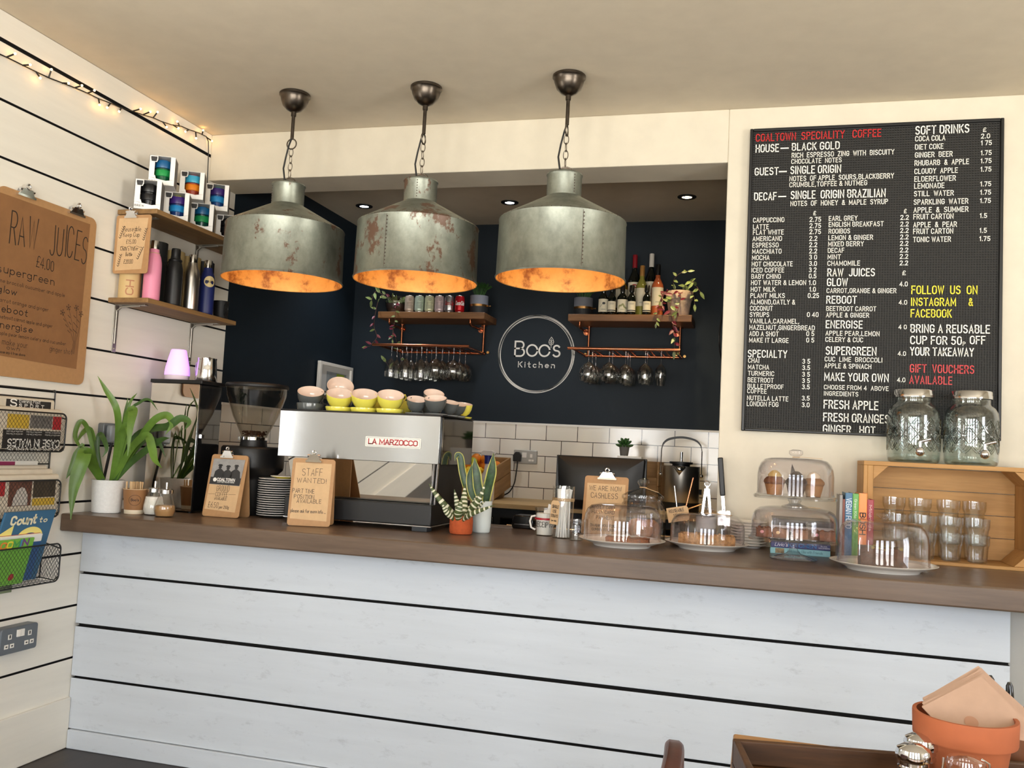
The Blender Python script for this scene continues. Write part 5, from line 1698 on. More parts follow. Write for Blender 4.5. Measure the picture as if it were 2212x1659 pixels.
sau = None
pitch = .00955
for i in range(17):
    lab = ('lowest' if i == 0 else 'topmost white' if i == 16 else 'white rimmed') + ' charcoal saucer ' + ('of the tall stack between the clipboards' if i in (0, 16) else 'in the tall stack between the clipboards')
    if sau is None:
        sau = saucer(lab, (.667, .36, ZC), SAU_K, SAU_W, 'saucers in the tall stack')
        o = sau
    else:
        o = copy_tree(sau)
        o['label'] = lab
        o.location = (.667 + rnd.uniform(-.001, .001), .36 + rnd.uniform(-.001, .001), ZC + i * pitch)
saucer('yellow saucer on top of the tall saucer stack', (.690, .375, ZC + 16 * pitch + .0147), SAU_Y, SAU_W, 'saucers in the tall stack', r=.056, h=.011)

# ================================================================== ESPRESSO MACHINE
BRUSH, nt_, bs_ = _base('brushed_steel')
bs_.inputs['Base Color'].default_value = lin((178, 180, 182))
bs_.inputs['Metallic'].default_value = 1
bs_.inputs['Roughness'].default_value = .22
bs_.inputs['Anisotropic'].default_value = .9
bs_.inputs['Anisotropic Rotation'].default_value = .25
_v = _coords(nt_, (1.5, 60, 600))
_bump(nt_, bs_, _noise(nt_, _v, 3, 3), .04, .0005)
MX, MY = 1.108, .40
t = thing('espresso_machine', 'wide steel espresso machine with red lettered badge, its back to the room', 'coffee machine', (MX, MY, ZC))
lz_ = lambda z: z - ZC
MB().bb(-.352, .352, -.188, .206, lz_(1.212), lz_(1.398)).build('boiler_housing', BLACKG, t, bevel=.003)
MB().bb(-.356, .347, -.2, -.189, lz_(1.21), lz_(1.399)).build('back_panel', BRUSH, t, bevel=.002)
MB().bb(.3525, .3555, -.186, .2, lz_(1.209), lz_(1.396)).build('side_panel', plain('smoked_mirror_panel', (96, 90, 82), .05, 1.0), t, bevel=.001)
MB().bb(-.3555, -.3525, -.186, .2, lz_(1.209), lz_(1.396)).build('side_panel', plain('smoked_mirror_panel', (96, 90, 82), .05, 1.0), t, bevel=.001)
m = MB().bb(-.356, .356, -.2, .208, lz_(1.399), lz_(1.405))
m.build('cup_tray', BLACK, t, bevel=.002)
bd = MB().prism(rrect(.238, .041, .004), .003, T(1.2605 - MX, -.2005, lz_(1.2875)) @ RX(90)).build('badge', WHITE, t, bevel=.001)
m = MB()
fn = lambda u, v, h: (u, -.2042, v)
text(m, 'LA MARZOCCO', 1.1565 - MX, lz_(1.2785), .208, .019, .0042, fn, track=.14)
stroke(m, [(1.1565 - MX, lz_(1.2785)), (1.175 - MX, lz_(1.2785))], .0034, fn)
stroke(m, [(1.192 - MX, lz_(1.2785)), (1.36 - MX, lz_(1.2785))], .0012, fn)
m.build('badge_lettering', plain('badge_red', (176, 28, 36), .4), bd, smooth=0)
m = MB()
fn2 = lambda u, v, h: (u, -.2038, v)
stroke(m, [(1.2605 - MX + a, lz_(1.2875) + b) for a, b in rrect(.228, .032, .003)] + [(1.2605 - MX + .114, lz_(1.2875) + .012)], .0009, fn2)
m.build('badge_border', GREYS, bd, smooth=0)
# mirrored lower back, sloping inwards
m = MB()
m.add([(-.325, -.172, lz_(1.212)), (.312, -.172, lz_(1.212)), (.308, -.150, lz_(1.052)), (-.30, -.150, lz_(1.052)), (-.325, -.16, lz_(1.212)), (.312, -.16, lz_(1.212)), (.308, -.138, lz_(1.052)), (-.30, -.138, lz_(1.052))],
      [(0, 1, 2, 3), (7, 6, 5, 4), (0, 4, 5, 1), (1, 5, 6, 2), (2, 6, 7, 3), (3, 7, 4, 0)])
m.build('lower_panel', MIRROR, t, smooth=0, bevel=.002)
for px in (.318, .334):
    MB().tube([(px, -.165, lz_(1.212)), (px - .012, -.148, lz_(1.05))], .005, 10).build('chrome_post', CHROME, t)
MB().bb(-.318, .325, -.135, .18, lz_(1.05), lz_(1.211)).build('group_housing', BLACK, t)
MB().bb(-.322, .322, -.18, .32, lz_(.966), lz_(1.049)).build('base', plain('machine_base', (24, 24, 25), .4), t, bevel=.004)
MB().bb(-.322, .322, -.182, .32, lz_(.962), lz_(.9658)).build('base_trim', CHROME, t)
for sx_ in (-.27, .275):
    for sy_ in (-.15, .26):
        MB().bb(sx_ - .032, sx_ + .032, sy_ - .03, sy_ + .03, 0, .0188).build('foot', plain('rubber_foot', (44, 48, 52), .6), t, bevel=.002)

# cups warming on top
INN = plain('pinkish_cup_glaze', (222, 204, 190), .16, coat=.4)
CGREY = plain('grey_cup_glaze', (84, 88, 88), .2, coat=.4)
CYEL = plain('yellow_cup_glaze', (230, 220, 92), .2, coat=.4)
CT = ZC + .4622


def cup(label, loc, r, h, mat, tilt, handle=20):
    o = thing('coffee_cup', label, 'cup', loc, group='cups warming on the espresso machine')
    o.rotation_euler = Euler((radians(tilt[0]), radians(tilt[1]), 0), 'XYZ')
    MB().lathe([(0, 0), (r * .5, 0), (r * .56, .003), (r * .78, h * .2), (r * .95, h * .55), (r, h * .96), (r * .99, h)], 40, caps=False).build('outside', mat, o)
    MB().lathe([(r * .99, h), (r * .965, h), (r * .95, h * .95), (r * .9, h * .55), (r * .7, h * .2), (r * .45, h * .1), (0, h * .1)], 40, caps=False).build('inside', INN, o)
    a = radians(handle)
    P = [(r * .93, h * .82), (r * 1.25, h * .8), (r * 1.36, h * .6), (r * 1.25, h * .4), (r * .86, h * .34)]
    MB().tube([(p * cos(a), p * sin(a), z) for p, z in P], .0036, 8).build('handle', mat, o)
    return o


def bowl(label, loc, r, h, mat):
    o = thing('saucer', label, 'saucer', loc, group='saucers under the warming cups')
    MB().lathe([(0, 0), (r * .86, 0), (r * .9, .001), (r, h * .9), (r * .99, h), (r * .94, h), (r * .88, h * .3), (0, h * .25)], 40, caps=False).build('dish', mat, o)
    return o


S = (24, 13)
for lab, x, mat, hb in (('grey', .842, CGREY, .030), ('yellow', .975, CYEL, .019), ('yellow', 1.088, CYEL, .019), ('yellow', 1.203, CYEL, .019)):
    wh = {.842: 'leftmost', .975: 'left of three', 1.088: 'middle of three', 1.203: 'right of three'}[x]
    bowl('%s dish under the %s large cup on the coffee machine, %s' % (lab, lab, wh), (x - .006, .295, CT), .0565, hb, mat)
    cup('large %s cup tilted on the coffee machine, %s' % (lab, wh if wh == 'leftmost' else wh + ' in the front row'), (x - .008, .298, CT + hb * .3 + .017), .0555, .06, mat, S, handle=58)
cup('large grey cup tipped high behind the left yellow cup', (.895, .437, CT + .075), .058, .058, CGREY, (38, 30))
bowl('grey dish behind the leftmost grey cup on the machine', (.905, .43, CT), .056, .03, CGREY)
cup('large grey cup standing under the tipped back cup', (.905, .432, CT + .011), .0555, .06, CGREY, (0, 0), handle=200)
cup('yellow cup in the second row behind the middle yellow cup', (1.055, .43, CT), .0555, .06, CYEL, (0, 0))
cup('yellow cup in the second row behind the right yellow cup', (1.185, .435, CT), .0555, .06, CYEL, (0, 0))
for lab, x, y, r, h, mat, ti in (('small grey cup right of the yellow cups', 1.312, .30, .041, .05, CGREY, (20, 12)), ('grey cup at the front right corner of the machine', 1.397, .305, .0455, .055, CGREY, (20, 4)),
                                 ('small grey espresso cup, second from the front on the right edge', 1.423, .40, .034, .048, CGREY, (14, 14)), ('small grey espresso cup, third from the front on the right edge', 1.43, .476, .034, .045, CGREY, (14, 14)),
                                 ('small yellow espresso cup at the back of the right edge', 1.434, .552, .034, .05, CYEL, (10, 10))):
    bowl('low dish under the ' + lab, (x - .002, y, CT), r * 1.08, .007, plain('pale_grey_glaze', (150, 152, 150), .2) if mat is CGREY else CYEL)
    cup(lab, (x - .004, y, CT + .008 + r * .22), r, h, mat, ti, handle=150)
cup('grey cup stacked behind the front right corner cup', (1.335, .42, CT + .05), .044, .052, CGREY, (24, 16))
cup('grey cup standing below the stacked back cup', (1.335, .42, CT), .044, .052, CGREY, (0, 0), handle=190)
# ================================================================== ALCOVE SHELVES WITH COPPER GLASS RACKS
SHD = wood('dark_waxed_shelf', (88, 58, 34), (150, 104, 62), 'x', .45, .8)
COPPER = plain('copper_pipe', (202, 128, 92), .22, 1.0)


def bar_shelf(label, x0, x1, z, rods, brk):
    o = thing('bar_shelf', label, 'shelf', ((x0 + x1) / 2, YB, z), group='waxed bar shelves on the navy wall')
    h = (x1 - x0) / 2
    MB().bb(-h, h, -.272, -.001, -.042, 0).build('board', SHD, o, bevel=.003)
    for b in brk:
        u = b - (x0 + x1) / 2
        MB().tube([(u, -.24, -.043), (u, -.24, -.062), (u, -.225, -.075), (u, -.03, -.075), (u, -.002, -.075)], .008, 10).lathe([(0, 0), (.02, 0), (.02, .006), (0, .006)], 16, M=T(u, -.001, -.075) @ RX(90), caps=False).build('bracket', COPPER, o)
    return o


def glass_rack(label, x0, x1, cols, rods):
    """copper rail frame hung below a shelf; pairs of cross rails carry the feet of the glasses"""
    o = thing('glass_rack', label, 'glass rack', ((x0 + x1) / 2, 2.2, 1.89), group='copper glass racks under the bar shelves')
    u = lambda x: x - (x0 + x1) / 2
    m = MB().tube([(u(x0) - .03, -.2, 0), (u(x1) + .03, -.2, 0)], .0085, 12).tube([(u(x0) - .01, .19, 0), (u(x1) + .01, .19, 0)], .0085, 12)
    for x in (x0, x1):
        m.tube([(u(x), -.2, 0), (u(x), .19, 0), (u(x), .217, 0)], .0085, 12)
    m.build('frame', COPPER, o)
    for c in cols:
        for s in (-.017, .017):
            MB().tube([(u(c) + s, -.2, .003), (u(c) + s, .19, .003)], .005, 8).build('cross_rail', COPPER, o)
    for x in rods:
        MB().tube([(u(x), .18, 0), (u(x), .18, .182)], .0075, 12).lathe([(0, 0), (.018, 0), (.018, .005), (0, .005)], 16, (u(x), .18, .177), caps=False).build('hanger_rod', COPPER, o)
        MB().tube([(u(x) - .02, .19, .008), (u(x) - .02, .205, .008)], .009, 10).tube([(u(x) + .03, .19, .008), (u(x) + .03, .205, .008)], .009, 10).build('pipe_fitting', plain('brass_fitting', (190, 150, 90), .3, 1.0), o)
    return o


bar_shelf('thick waxed wooden shelf of drink cans left of the wall logo', .293, 1.005, 2.121, (.368, .935), (.36, .905))
bar_shelf('thick waxed wooden shelf of wine bottles right of the wall logo', 1.533, 2.268, 2.115, (1.622, 2.184), (1.60, 2.16))
CL_ = [.451, .549, .649, .743, .839]
CR_ = [1.692, 1.813, 1.901, 2.022, 2.112]
glass_rack('copper glass rack under the shelf of drink cans', .365, .935, CL_, (.368, .935))
glass_rack('copper glass rack under the shelf of wine bottles', 1.60, 2.19, CR_, (1.622, 2.184))

WG = thin_glass('wine_glass', (.93, .93, .92), .10, .85)


def hanging(kind):
    """glass drawn upside down: foot at z=0, bowl below"""
    if kind == 'balloon':
        bowl = [(.0045, -.083), (.012, -.089), (.032, -.103), (.0475, -.126), (.0525, -.150), (.0495, -.176), (.043, -.198)]
    elif kind == 'wine':
        bowl = [(.004, -.085), (.012, -.092), (.030, -.108), (.0405, -.134), (.042, -.160), (.0385, -.185), (.035, -.202)]
    elif kind == 'tulip':
        bowl = [(.004, -.086), (.010, -.094), (.024, -.112), (.0335, -.134), (.037, -.160), (.0375, -.185), (.0365, -.205)]
    else:
        bowl = [(.004, -.08), (.010, -.092), (.026, -.112), (.033, -.135), (.031, -.165), (.026, -.195), (.023, -.212)]
    m = MB()
    outer = [(0, .0035), (.020, .003), (.0345, .0012), (.035, 0), (.020, -.0012), (.006, -.005), (.0036, -.014), (.0034, -.06)] + bowl
    inner = [(r - .0011, z) for r, z in bowl[::-1][:-1]] + [(0, bowl[1][1] - .003)]
    m.lathe(outer + inner, 36, caps=False)
    return m


proto = {}


def hang(kind, x, y, label, group):
    if kind not in proto:
        o = hanging(kind).build('wine_glass', WG)
        proto[kind] = o
    else:
        o = proto[kind].copy()
        COL.objects.link(o)
    o.location = (x, y, 1.8995)
    o.rotation_euler = (0, 0, rnd.uniform(0, 6))
    tag(o, label, 'wine glass', group)


ORD = ['front', 'second', 'third', 'back']
LN = {'balloon': 'round balloon wine glass', 'tulip': 'slim tulip wine glass', 'wine': 'medium wine glass', 'flute': 'narrow tapered wine glass'}
for c, (x, kind, n) in enumerate(zip(CL_, ['tulip', 'tulip', 'tulip', 'balloon', 'balloon'], [4, 4, 4, 3, 4])):
    st = .088 if kind != 'balloon' else .117
    if kind == 'balloon':
        n = 3
    for r_ in range(n):
        hang(kind, x, 2.035 + (.055 if c == 4 else 0) + st * r_, '%s hanging under the can shelf, %s of column %s from the left' % (LN[kind], ORD[r_] if r_ < n - 1 else 'rearmost', ['one', 'two', 'three', 'four', 'five'][c]), 'glasses hanging under the can shelf')
for c, (x, kind, n) in enumerate(zip(CR_, ['balloon', 'balloon', 'wine', 'wine', 'flute'], [3, 2, 3, 2, 1])):
    st = .118 if kind == 'balloon' else .095
    for r_ in range(n):
        hang(kind, x, 2.035 + (.05 if c == 2 else 0) + st * r_, '%s hanging under the bottle shelf, %s of column %s from the left' % (LN[kind], ORD[r_] if (r_ < n - 1 or n == 1) else 'rearmost', ['one', 'two', 'three', 'four', 'five'][c]), 'glasses hanging under the bottle shelf')

# -- cans
SZ = 2.1215
ALU = plain('can_aluminium', (200, 200, 202), .25, 1.0)
CANC = [((196, 176, 158), 'peach'), ((188, 204, 186), 'green'), ((206, 208, 172), 'yellow'), ((214, 190, 192), 'pink'), ((196, 196, 200), 'silver'), ((190, 18, 30), 'red')]
CANX = [.484, .552, .620, .687, .753, .822]
for (c, nm), x in zip(CANC, CANX):
    lab = {'silver': 'silver drinks can with dark and red script on the left bar shelf', 'red': 'red drinks can with white script on the left bar shelf'}.get(nm, '%s labelled pale drinks can on the left bar shelf' % nm)
    o = thing('drinks_can', lab, 'can', (x, 2.2, SZ), group='drinks cans on the left bar shelf')
    cm = plain('can_' + nm, c, .3, .35 if nm != 'silver' else .9)
    r_ = .0305
    MB().lathe([(.024, .006), (.0285, .012), (r_, .02), (r_, .094), (.0262, .106)], 32, caps=False).build('body', cm, o)
    MB().lathe([(0, .003), (.02, .003), (.023, 0), (.024, .006), (.024, .0061)], 28, caps=False).lathe([(.0262, .106), (.0268, .109), (.0255, .109), (.024, .105), (0, .105)], 28, caps=False).build('ends', ALU, o)
    m = MB()
    W_ = wrap(r_, 0, -66)
    if nm in ('red', 'silver'):
        text(m, 'Coca Cola', -.034, .048, .062, .024, .0032, lambda u, v, h: W_(u, v, .0006), seg=.004, slant=.25, hand=.3, track=.06)
        m.build('can_script', WRITE if nm == 'red' else PRTR, o, smooth=0)
    else:
        text(m, 'DRINK'[:0] or 'O', -.006, .076, .012, .012, .002, lambda u, v, h: W_(u, v, .0006), seg=.004)
        for k in range(3):
            stroke(m, [(-.02 + .004 * i, .062 - .007 * k) for i in range(11 - k)], .002, lambda u, v, h: W_(u, v, .0006))
        m.build('can_print', plain('can_print_' + nm, tuple(int(v * .55) for v in c), .4), o, smooth=0)
        m = MB()
        m.add([W_(-.022 + .0044 * i, v, .0005) for v in (.022, .046) for i in range(11)], [(i, i + 1, 12 + i, 11 + i) for i in range(10)])
        m.build('can_label', plain('can_label_' + nm, tuple(min(255, int(v * .82)) for v in c), .4), o, smooth=0)

# -- two-tone planters
PLG = plain('planter_grey', (112, 114, 122), .6)
PLK = plain('planter_black', (26, 26, 28), .6)
BRASS = plain('planter_brass_band', (196, 150, 96), .3, 1.0)
FERN = plain('fern_green', (58, 104, 36), .5, var=.3, vscale=40)


def planter(label, x, y, z, seed):
    o = thing('potted_plant', label, 'plant', (x, y, z), group='plants in two tone planters on the bar shelves')
    MB().lathe([(0, 0), (.057, 0), (.058, .002), (.058, .045), (0, .045)], 40, caps=False).build('pot_base', PLK, o)
    MB().lathe([(.056, .045), (.0592, .045), (.0592, .059), (.056, .059)], 40, caps=False).tube([(.058, .0, .052), (.075, -.004, .052)], .003, 8).ball((.076, -.004, .052), .005, 8, 6).build('band', BRASS, o)
    MB().lathe([(0, .059), (.058, .059), (.058, .115), (.053, .115), (.053, .10), (0, .10)], 40, caps=False).build('pot', PLG, o)
    r = random.Random(seed)
    m = MB()
    for i in range(46):
        a, q = r.uniform(0, 2 * pi), r.random()
        R_ = .02 + .045 * q
        h = .05 + .045 * (1 - q * .5) * r.uniform(.7, 1.2)
        P = [(.025 * q * cos(a), .025 * q * sin(a), .10), (R_ * .8 * cos(a), R_ * .8 * sin(a), .10 + h * .75), (R_ * 1.3 * cos(a), R_ * 1.3 * sin(a), .10 + h)]
        m.tube(P, .0008, 4)
        for k in range(5):
            t_ = .45 + .13 * k
            c = Vector(P[1]).lerp(Vector(P[2]), (t_ - .4) / .6)
            for s in (-1, 1):
                d = Vector((cos(a + s * 1.2), sin(a + s * 1.2), .5)).normalized() * .014
                w2 = Vector((-d.y, d.x, 0)).normalized() * .003
                m.add([c, c + d * .5 + w2, c + d, c + d * .5 - w2], [(0, 1, 2, 3)])
    f_ = m.build('foliage', FERN, o, smooth=0)
    return o


planter('leafy plant in a grey and black planter at the right end of the can shelf', .937, 2.24, SZ, 3)
planter('leafy plant in a grey and black planter at the left end of the bottle shelf', 1.600, 2.27, 2.1155, 5)

# -- trailing plants
VLEAF = plain('variegated_leaf', (126, 142, 84), .4, var=.45, vscale=90)
VLEAFR = plain('purple_trailing_leaf', (112, 30, 48), .4, var=.3, vscale=60)
VSTEM = plain('trailing_stem', (92, 62, 54), .6)


def leaf_flat(mb, p, d, L, w_, n=Vector((0, -1, .3))):
    d = d.normalized()
    s = d.cross(n)
    if s.length < .05:
        s = d.orthogonal()
    s.normalize()
    u = s.cross(d).normalized()
    A = []
    for t_, k in ((0, .05), (.2, .75), (.45, 1), (.7, .72), (.9, .28), (1, .02)):
        c = p + d * L * t_ - u * (L * .22 * t_ * t_)
        A.append([c + s * w_ * k * .5, c - u * w_ * .12 * k, c - s * w_ * .5 * k])
    mb.sheet(A)


def trailing(o, P, seed, green=True, step=.045, L=.045, twigs=True):
    S = spline(P, 6)
    MB().tube(S, .0016, 5).build('stem', VSTEM, o)
    r = random.Random(seed)
    acc, k = 0, 0
    for a, b in zip(S, S[1:]):
        acc += (b - a).length
        if acc > step:
            acc = 0
            k += 1
            d = (b - a).normalized()
            side = Vector((r.uniform(-1, 1), r.uniform(-1, .2), r.uniform(-.6, .8)))
            m = MB()
            leaf_flat(m, b, side + d * .4, L * r.uniform(.75, 1.15), L * .42)
            m.build('leaf', VLEAF if (green if isinstance(green, bool) else r.random() < green) else VLEAFR, o, smooth=60)
    m = MB()
    leaf_flat(m, S[-1], S[-1] - S[-3], L, L * .4)
    m.build('leaf', VLEAF if green else VLEAFR, o, smooth=60)


o = thing('trailing_plant', 'purple and green trailing plant in a glass bowl on the can shelf', 'plant', (.372, 2.25, SZ))
MB().shell([(.05, 0), (.054, .003), (.068, .04), (.073, .075), (.07, .10), (.066, .108)], .0025, 40).build('pot', thin_glass('bowl_glass', (.86, .85, .84), .12, .8), o)
MB().lathe([(0, .004), (.05, .004), (.064, .04), (.067, .062), (0, .07)], 32, caps=False).build('soil', plain('bowl_soil', (92, 66, 52), .9, bump=.8), o)
m = MB()
for i in range(26):
    a = rnd.uniform(0, 2 * pi)
    leaf_flat(m, Vector((.02 * cos(a), .02 * sin(a), .07)), Vector((cos(a), sin(a), rnd.uniform(.2, 1.4))), rnd.uniform(.05, .08), .022)
m.build('leaf_tuft', VLEAF, o, smooth=60)
LT = o.location
g = lambda *P: [Vector(p) - LT for p in P]
trailing(o, g((.36, 2.22, 2.2), (.335, 2.17, 2.235), (.30, 2.14, 2.20), (.285, 2.13, 2.12), (.28, 2.125, 2.03), (.297, 2.125, 1.98), (.305, 2.125, 1.95), (.283, 2.125, 1.92), (.262, 2.125, 1.895), (.24, 2.125, 1.89)), 1, .25, .034, .04)
trailing(o, g((.40, 2.2, 2.19), (.415, 2.14, 2.16), (.42, 2.13, 2.10), (.418, 2.128, 2.04), (.41, 2.128, 1.99), (.412, 2.128, 1.94)), 2, .45, .022, .032)
trailing(o, g((.355, 2.2, 2.2), (.30, 2.15, 2.24), (.275, 2.14, 2.25), (.26, 2.13, 2.225), (.252, 2.13, 2.19)), 3, True, .02, .05)
trailing(o, g((.37, 2.3, 2.19), (.355, 2.36, 2.15), (.30, 2.385, 2.06), (.33, 2.40, 1.95), (.36, 2.40, 1.86), (.365, 2.40, 1.79), (.335, 2.40, 1.755), (.30, 2.40, 1.76), (.275, 2.40, 1.80), (.25, 2.40, 1.83)), 4, True, .05, .05)
o = thing('trailing_plant', 'red and green trailing plant in a whitewashed pot on the bottle shelf', 'plant', (2.183, 2.25, 2.1155))
MB().shell([(.056, 0), (.058, .003), (.073, .10), (.0775, .103), (.0815, .148), (.079, .152)], .006, 40).build('pot', plain('whitewashed_terracotta', (190, 166, 146), .8, var=.35, vscale=26, bump=.6, bscale=70), o)
MB().lathe([(0, .13), (.073, .13)], 24, caps=False).build('soil', plain('potting_soil_dry', (60, 42, 32), .9, bump=.8), o, smooth=0)
LT = o.location
trailing(o, g((2.17, 2.24, 2.25), (2.15, 2.2, 2.30), (2.155, 2.17, 2.33), (2.19, 2.15, 2.36), (2.235, 2.14, 2.37)), 11, True, .03, .04)
trailing(o, g((2.19, 2.24, 2.25), (2.24, 2.18, 2.31), (2.265, 2.15, 2.31), (2.29, 2.14, 2.28), (2.31, 2.14, 2.25)), 12, True, .022, .05)
trailing(o, g((2.20, 2.22, 2.25), (2.255, 2.19, 2.255), (2.275, 2.17, 2.22), (2.28, 2.16, 2.18)), 13, True, .035, .045)
trailing(o, g((2.15, 2.2, 2.25), (2.10, 2.165, 2.24), (2.075, 2.13, 2.17), (2.07, 2.125, 2.12), (2.065, 2.125, 2.06)), 14, .3, .02, .032)
trailing(o, g((2.16, 2.19, 2.26), (2.15, 2.14, 2.22), (2.145, 2.125, 2.15), (2.16, 2.125, 2.06), (2.175, 2.125, 1.99), (2.175, 2.125, 1.90)), 15, .55, .022, .05)
trailing(o, g((2.19, 2.19, 2.26), (2.20, 2.14, 2.23), (2.195, 2.13, 2.17), (2.18, 2.125, 2.12)), 16, .3, .02, .034)
trailing(o, g((2.13, 2.22, 2.25), (2.10, 2.17, 2.25), (2.09, 2.15, 2.21), (2.10, 2.14, 2.16)), 17, False, .016, .03)

# -- wine bottles
LABEL = plain('cream_wine_label', (226, 216, 190), .6)
GREENG = plain('dark_bottle_glass', (14, 18, 13), .06, 0, .8)
WHITEW = plain('white_wine_glass_bottle', (150, 144, 62), .06, 0, .8)
ROSEW = plain('rose_wine_glass_bottle', (190, 98, 58), .06, 0, .8)


def bottle(label, x, y, h, r, glass, cap, lab0, lab1, group, art=None, zb=2.1155):
    o = thing('wine_bottle', label, 'bottle', (x, y, zb), group=group)
    k = h / .30
    MB().lathe([(0, .004), (r * .6, .003), (r * .9, 0), (r, .004), (r, .165 * k), (r * .93, .182 * k), (r * .62, .205 * k), (r * .4, .222 * k), (.0142, .24 * k), (.0138, .292 * k), (0, .292 * k)], 32, caps=False).build('glass_body', glass, o)
    MB().lathe([(.0142, .238 * k), (.0152, .238 * k), (.0150, .297 * k), (.0135, .30 * k), (0, .30 * k)], 24, caps=False).build('capsule', cap, o)
    W_ = wrap(r, 0, -80)
    n = 16
    wd = r * 2.3
    m = MB().add([W_(-wd / 2 + wd * i / n, v, .0006) for v in (lab0 * k, lab1 * k) for i in range(n + 1)], [(i, i + 1, n + 2 + i, n + 1 + i) for i in range(n)])
    lb = m.build('label', LABEL, o, smooth=60)
    lh = (lab1 - lab0) * k
    m = MB()
    fn = lambda u, v, hh: W_(u, v, .0012)
    if art == 'hill':
        stroke(m, [(-.022 + .004 * i, lab0 * k + lh * (.35 + .22 * sin(i * .32)) + .004 * sin(i * 1.3)) for i in range(12)], .010, fn)
    elif art == 'bird':
        for rr in (.0025, .005, .0075):
            stroke(m, [(.002 + rr * cos(2 * pi * i / 12), lab0 * k + lh * .66 + rr * .8 * sin(2 * pi * i / 12)) for i in range(13)], .003, fn)
        stroke(m, [(-.004, lab0 * k + lh * .62), (-.012, lab0 * k + lh * .5), (-.02, lab0 * k + lh * .38)], .0018, fn)
    elif art == 'band':
        stroke(m, [(-wd / 2 + wd * i / 16, lab0 * k + lh * .12) for i in range(17)], .006, fn)
    elif art == 'crest':
        stroke(m, [(.014 * cos(2 * pi * i / 20), lab0 * k + lh * .72 + .009 * sin(2 * pi * i / 20)) for i in range(21)], .007, fn)
    for q in range(2):
        stroke(m, [(-.012 + .0024 * i, lab0 * k + lh * (.22 if art != 'band' else .8) - .005 * q) for i in range(11)], .0012, fn)
    m.build('label_print', {'crest': PRTR, 'hill': plain('label_olive', (150, 150, 104), .6), 'band': DKP}.get(art, DKP), lb, smooth=0)
    return o


GB = 'wine bottles on the right bar shelf'
RED_C = plain('red_capsule', (140, 22, 34), .35)
WHT_C = plain('white_capsule', (228, 222, 212), .4)
GOLD_C = plain('gold_capsule', (190, 138, 74), .35, .4)
BLK_C = plain('black_capsule', (22, 20, 18), .35)
bottle('quarter size wine bottle with a bird label, first of the front row', 1.735, 2.205, .182, .0315, GREENG, BLK_C, .03, .16, GB, 'bird')
bottle('small dark wine bottle with cream label left of the hill label bottle', 1.789, 2.185, .180, .025, GREENG, BLK_C, .03, .135, GB, 'band')
bottle('short dark wine bottle with a green hill label in the front row', 1.849, 2.21, .185, .0325, GREENG, BLK_C, .03, .155, GB, 'hill')
bottle('small dark wine bottle with cream label in front of the white wine', 1.908, 2.185, .180, .025, GREENG, BLK_C, .03, .135, GB, 'band')
bottle('small dark wine bottle with cream label in front of the rose wine', 1.998, 2.185, .180, .025, GREENG, BLK_C, .03, .135, GB, 'band')
bottle('white wine bottle with gold capsule and cream label', 1.955, 2.262, .315, .036, WHITEW, GOLD_C, .06, .165, GB)
bottle('rose wine bottle with black capsule and white label', 2.052, 2.245, .318, .036, ROSEW, BLK_C, .06, .165, GB, 'none')
bottle('tall red wine bottle with red capsule in the back row', 1.897, 2.345, .40, .0405, GREENG, RED_C, .10, .168, GB, 'crest')
bottle('tall dark wine bottle with white capsule in the back row', 2.0, 2.34, .405, .0405, GREENG, WHT_C, .10, .168, GB)
bottle('dark yellow wine bottle half hidden by the right pendant lamp', 1.82, 2.345, .33, .038, plain('amber_bottle', (120, 92, 22), .06, 0, .8), BLK_C, .06, .165, GB)

# -- picture on the alcove side wall
o = thing('framed_picture', 'white framed small picture on the alcove side wall behind the cups', 'picture', (.007, 2.16, 1.565))
m = MB()
for y0, y1, z0, z1 in ((-.235, .235, 0, .02), (-.235, .235, .19, .21), (-.235, -.21, .02, .19), (.21, .235, .02, .19)):
    m.bb(0, .022, y0, y1, z0, z1)
m.build('frame', WHITE, o, bevel=.002)
MB().bb(0, .008, -.21, .21, .02, .19).build('mount', plain('picture_mount', (198, 198, 196), .5), o)
MB().bb(.008, .0085, -.12, .16, .03, .155).build('print', plain('picture_print_grey', (140, 146, 150), .5, var=.25, vscale=14), o)
MB().bb(.0085, .009, .02, .13, .085, .15).build('print_green', plain('picture_print_green', (150, 176, 52), .5), o)

# -- cable on the right side wall of the alcove
o = tag(MB().tube(spline([(2.494, .99, 1.97), (2.488, .97, 1.93), (2.482, .94, 1.87), (2.480, .93, 1.82), (2.484, .95, 1.77), (2.492, .98, 1.73)], 6), .004, 8).build('power_cable', BLACK), 'black cable loop hanging just inside the right edge of the alcove', 'cable')
# ================================================================== SUCCULENTS ON THE COUNTER
HAWG = plain('haworthia_green', (74, 86, 46), .45, var=.15, vscale=60)
HAWW = plain('haworthia_white_band', (216, 214, 190), .5)
t = thing('succulent_plant', 'zebra striped succulent in a rust orange felt pot', 'plant', (1.546, .25, ZC))
MB().shell([(.038, 0), (.043, .003), (.0455, .015), (.0462, .05), (.044, .068), (.041, .073)], .004, 40).build('pot', plain('orange_felt_pot', (176, 78, 34), .85, var=.15, vscale=60, bump=.6, bscale=300), t)
MB().lathe([(0, .06), (.04, .06)], 24, caps=False).build('soil', plain('succulent_soil', (52, 42, 34), .9), t, smooth=0)


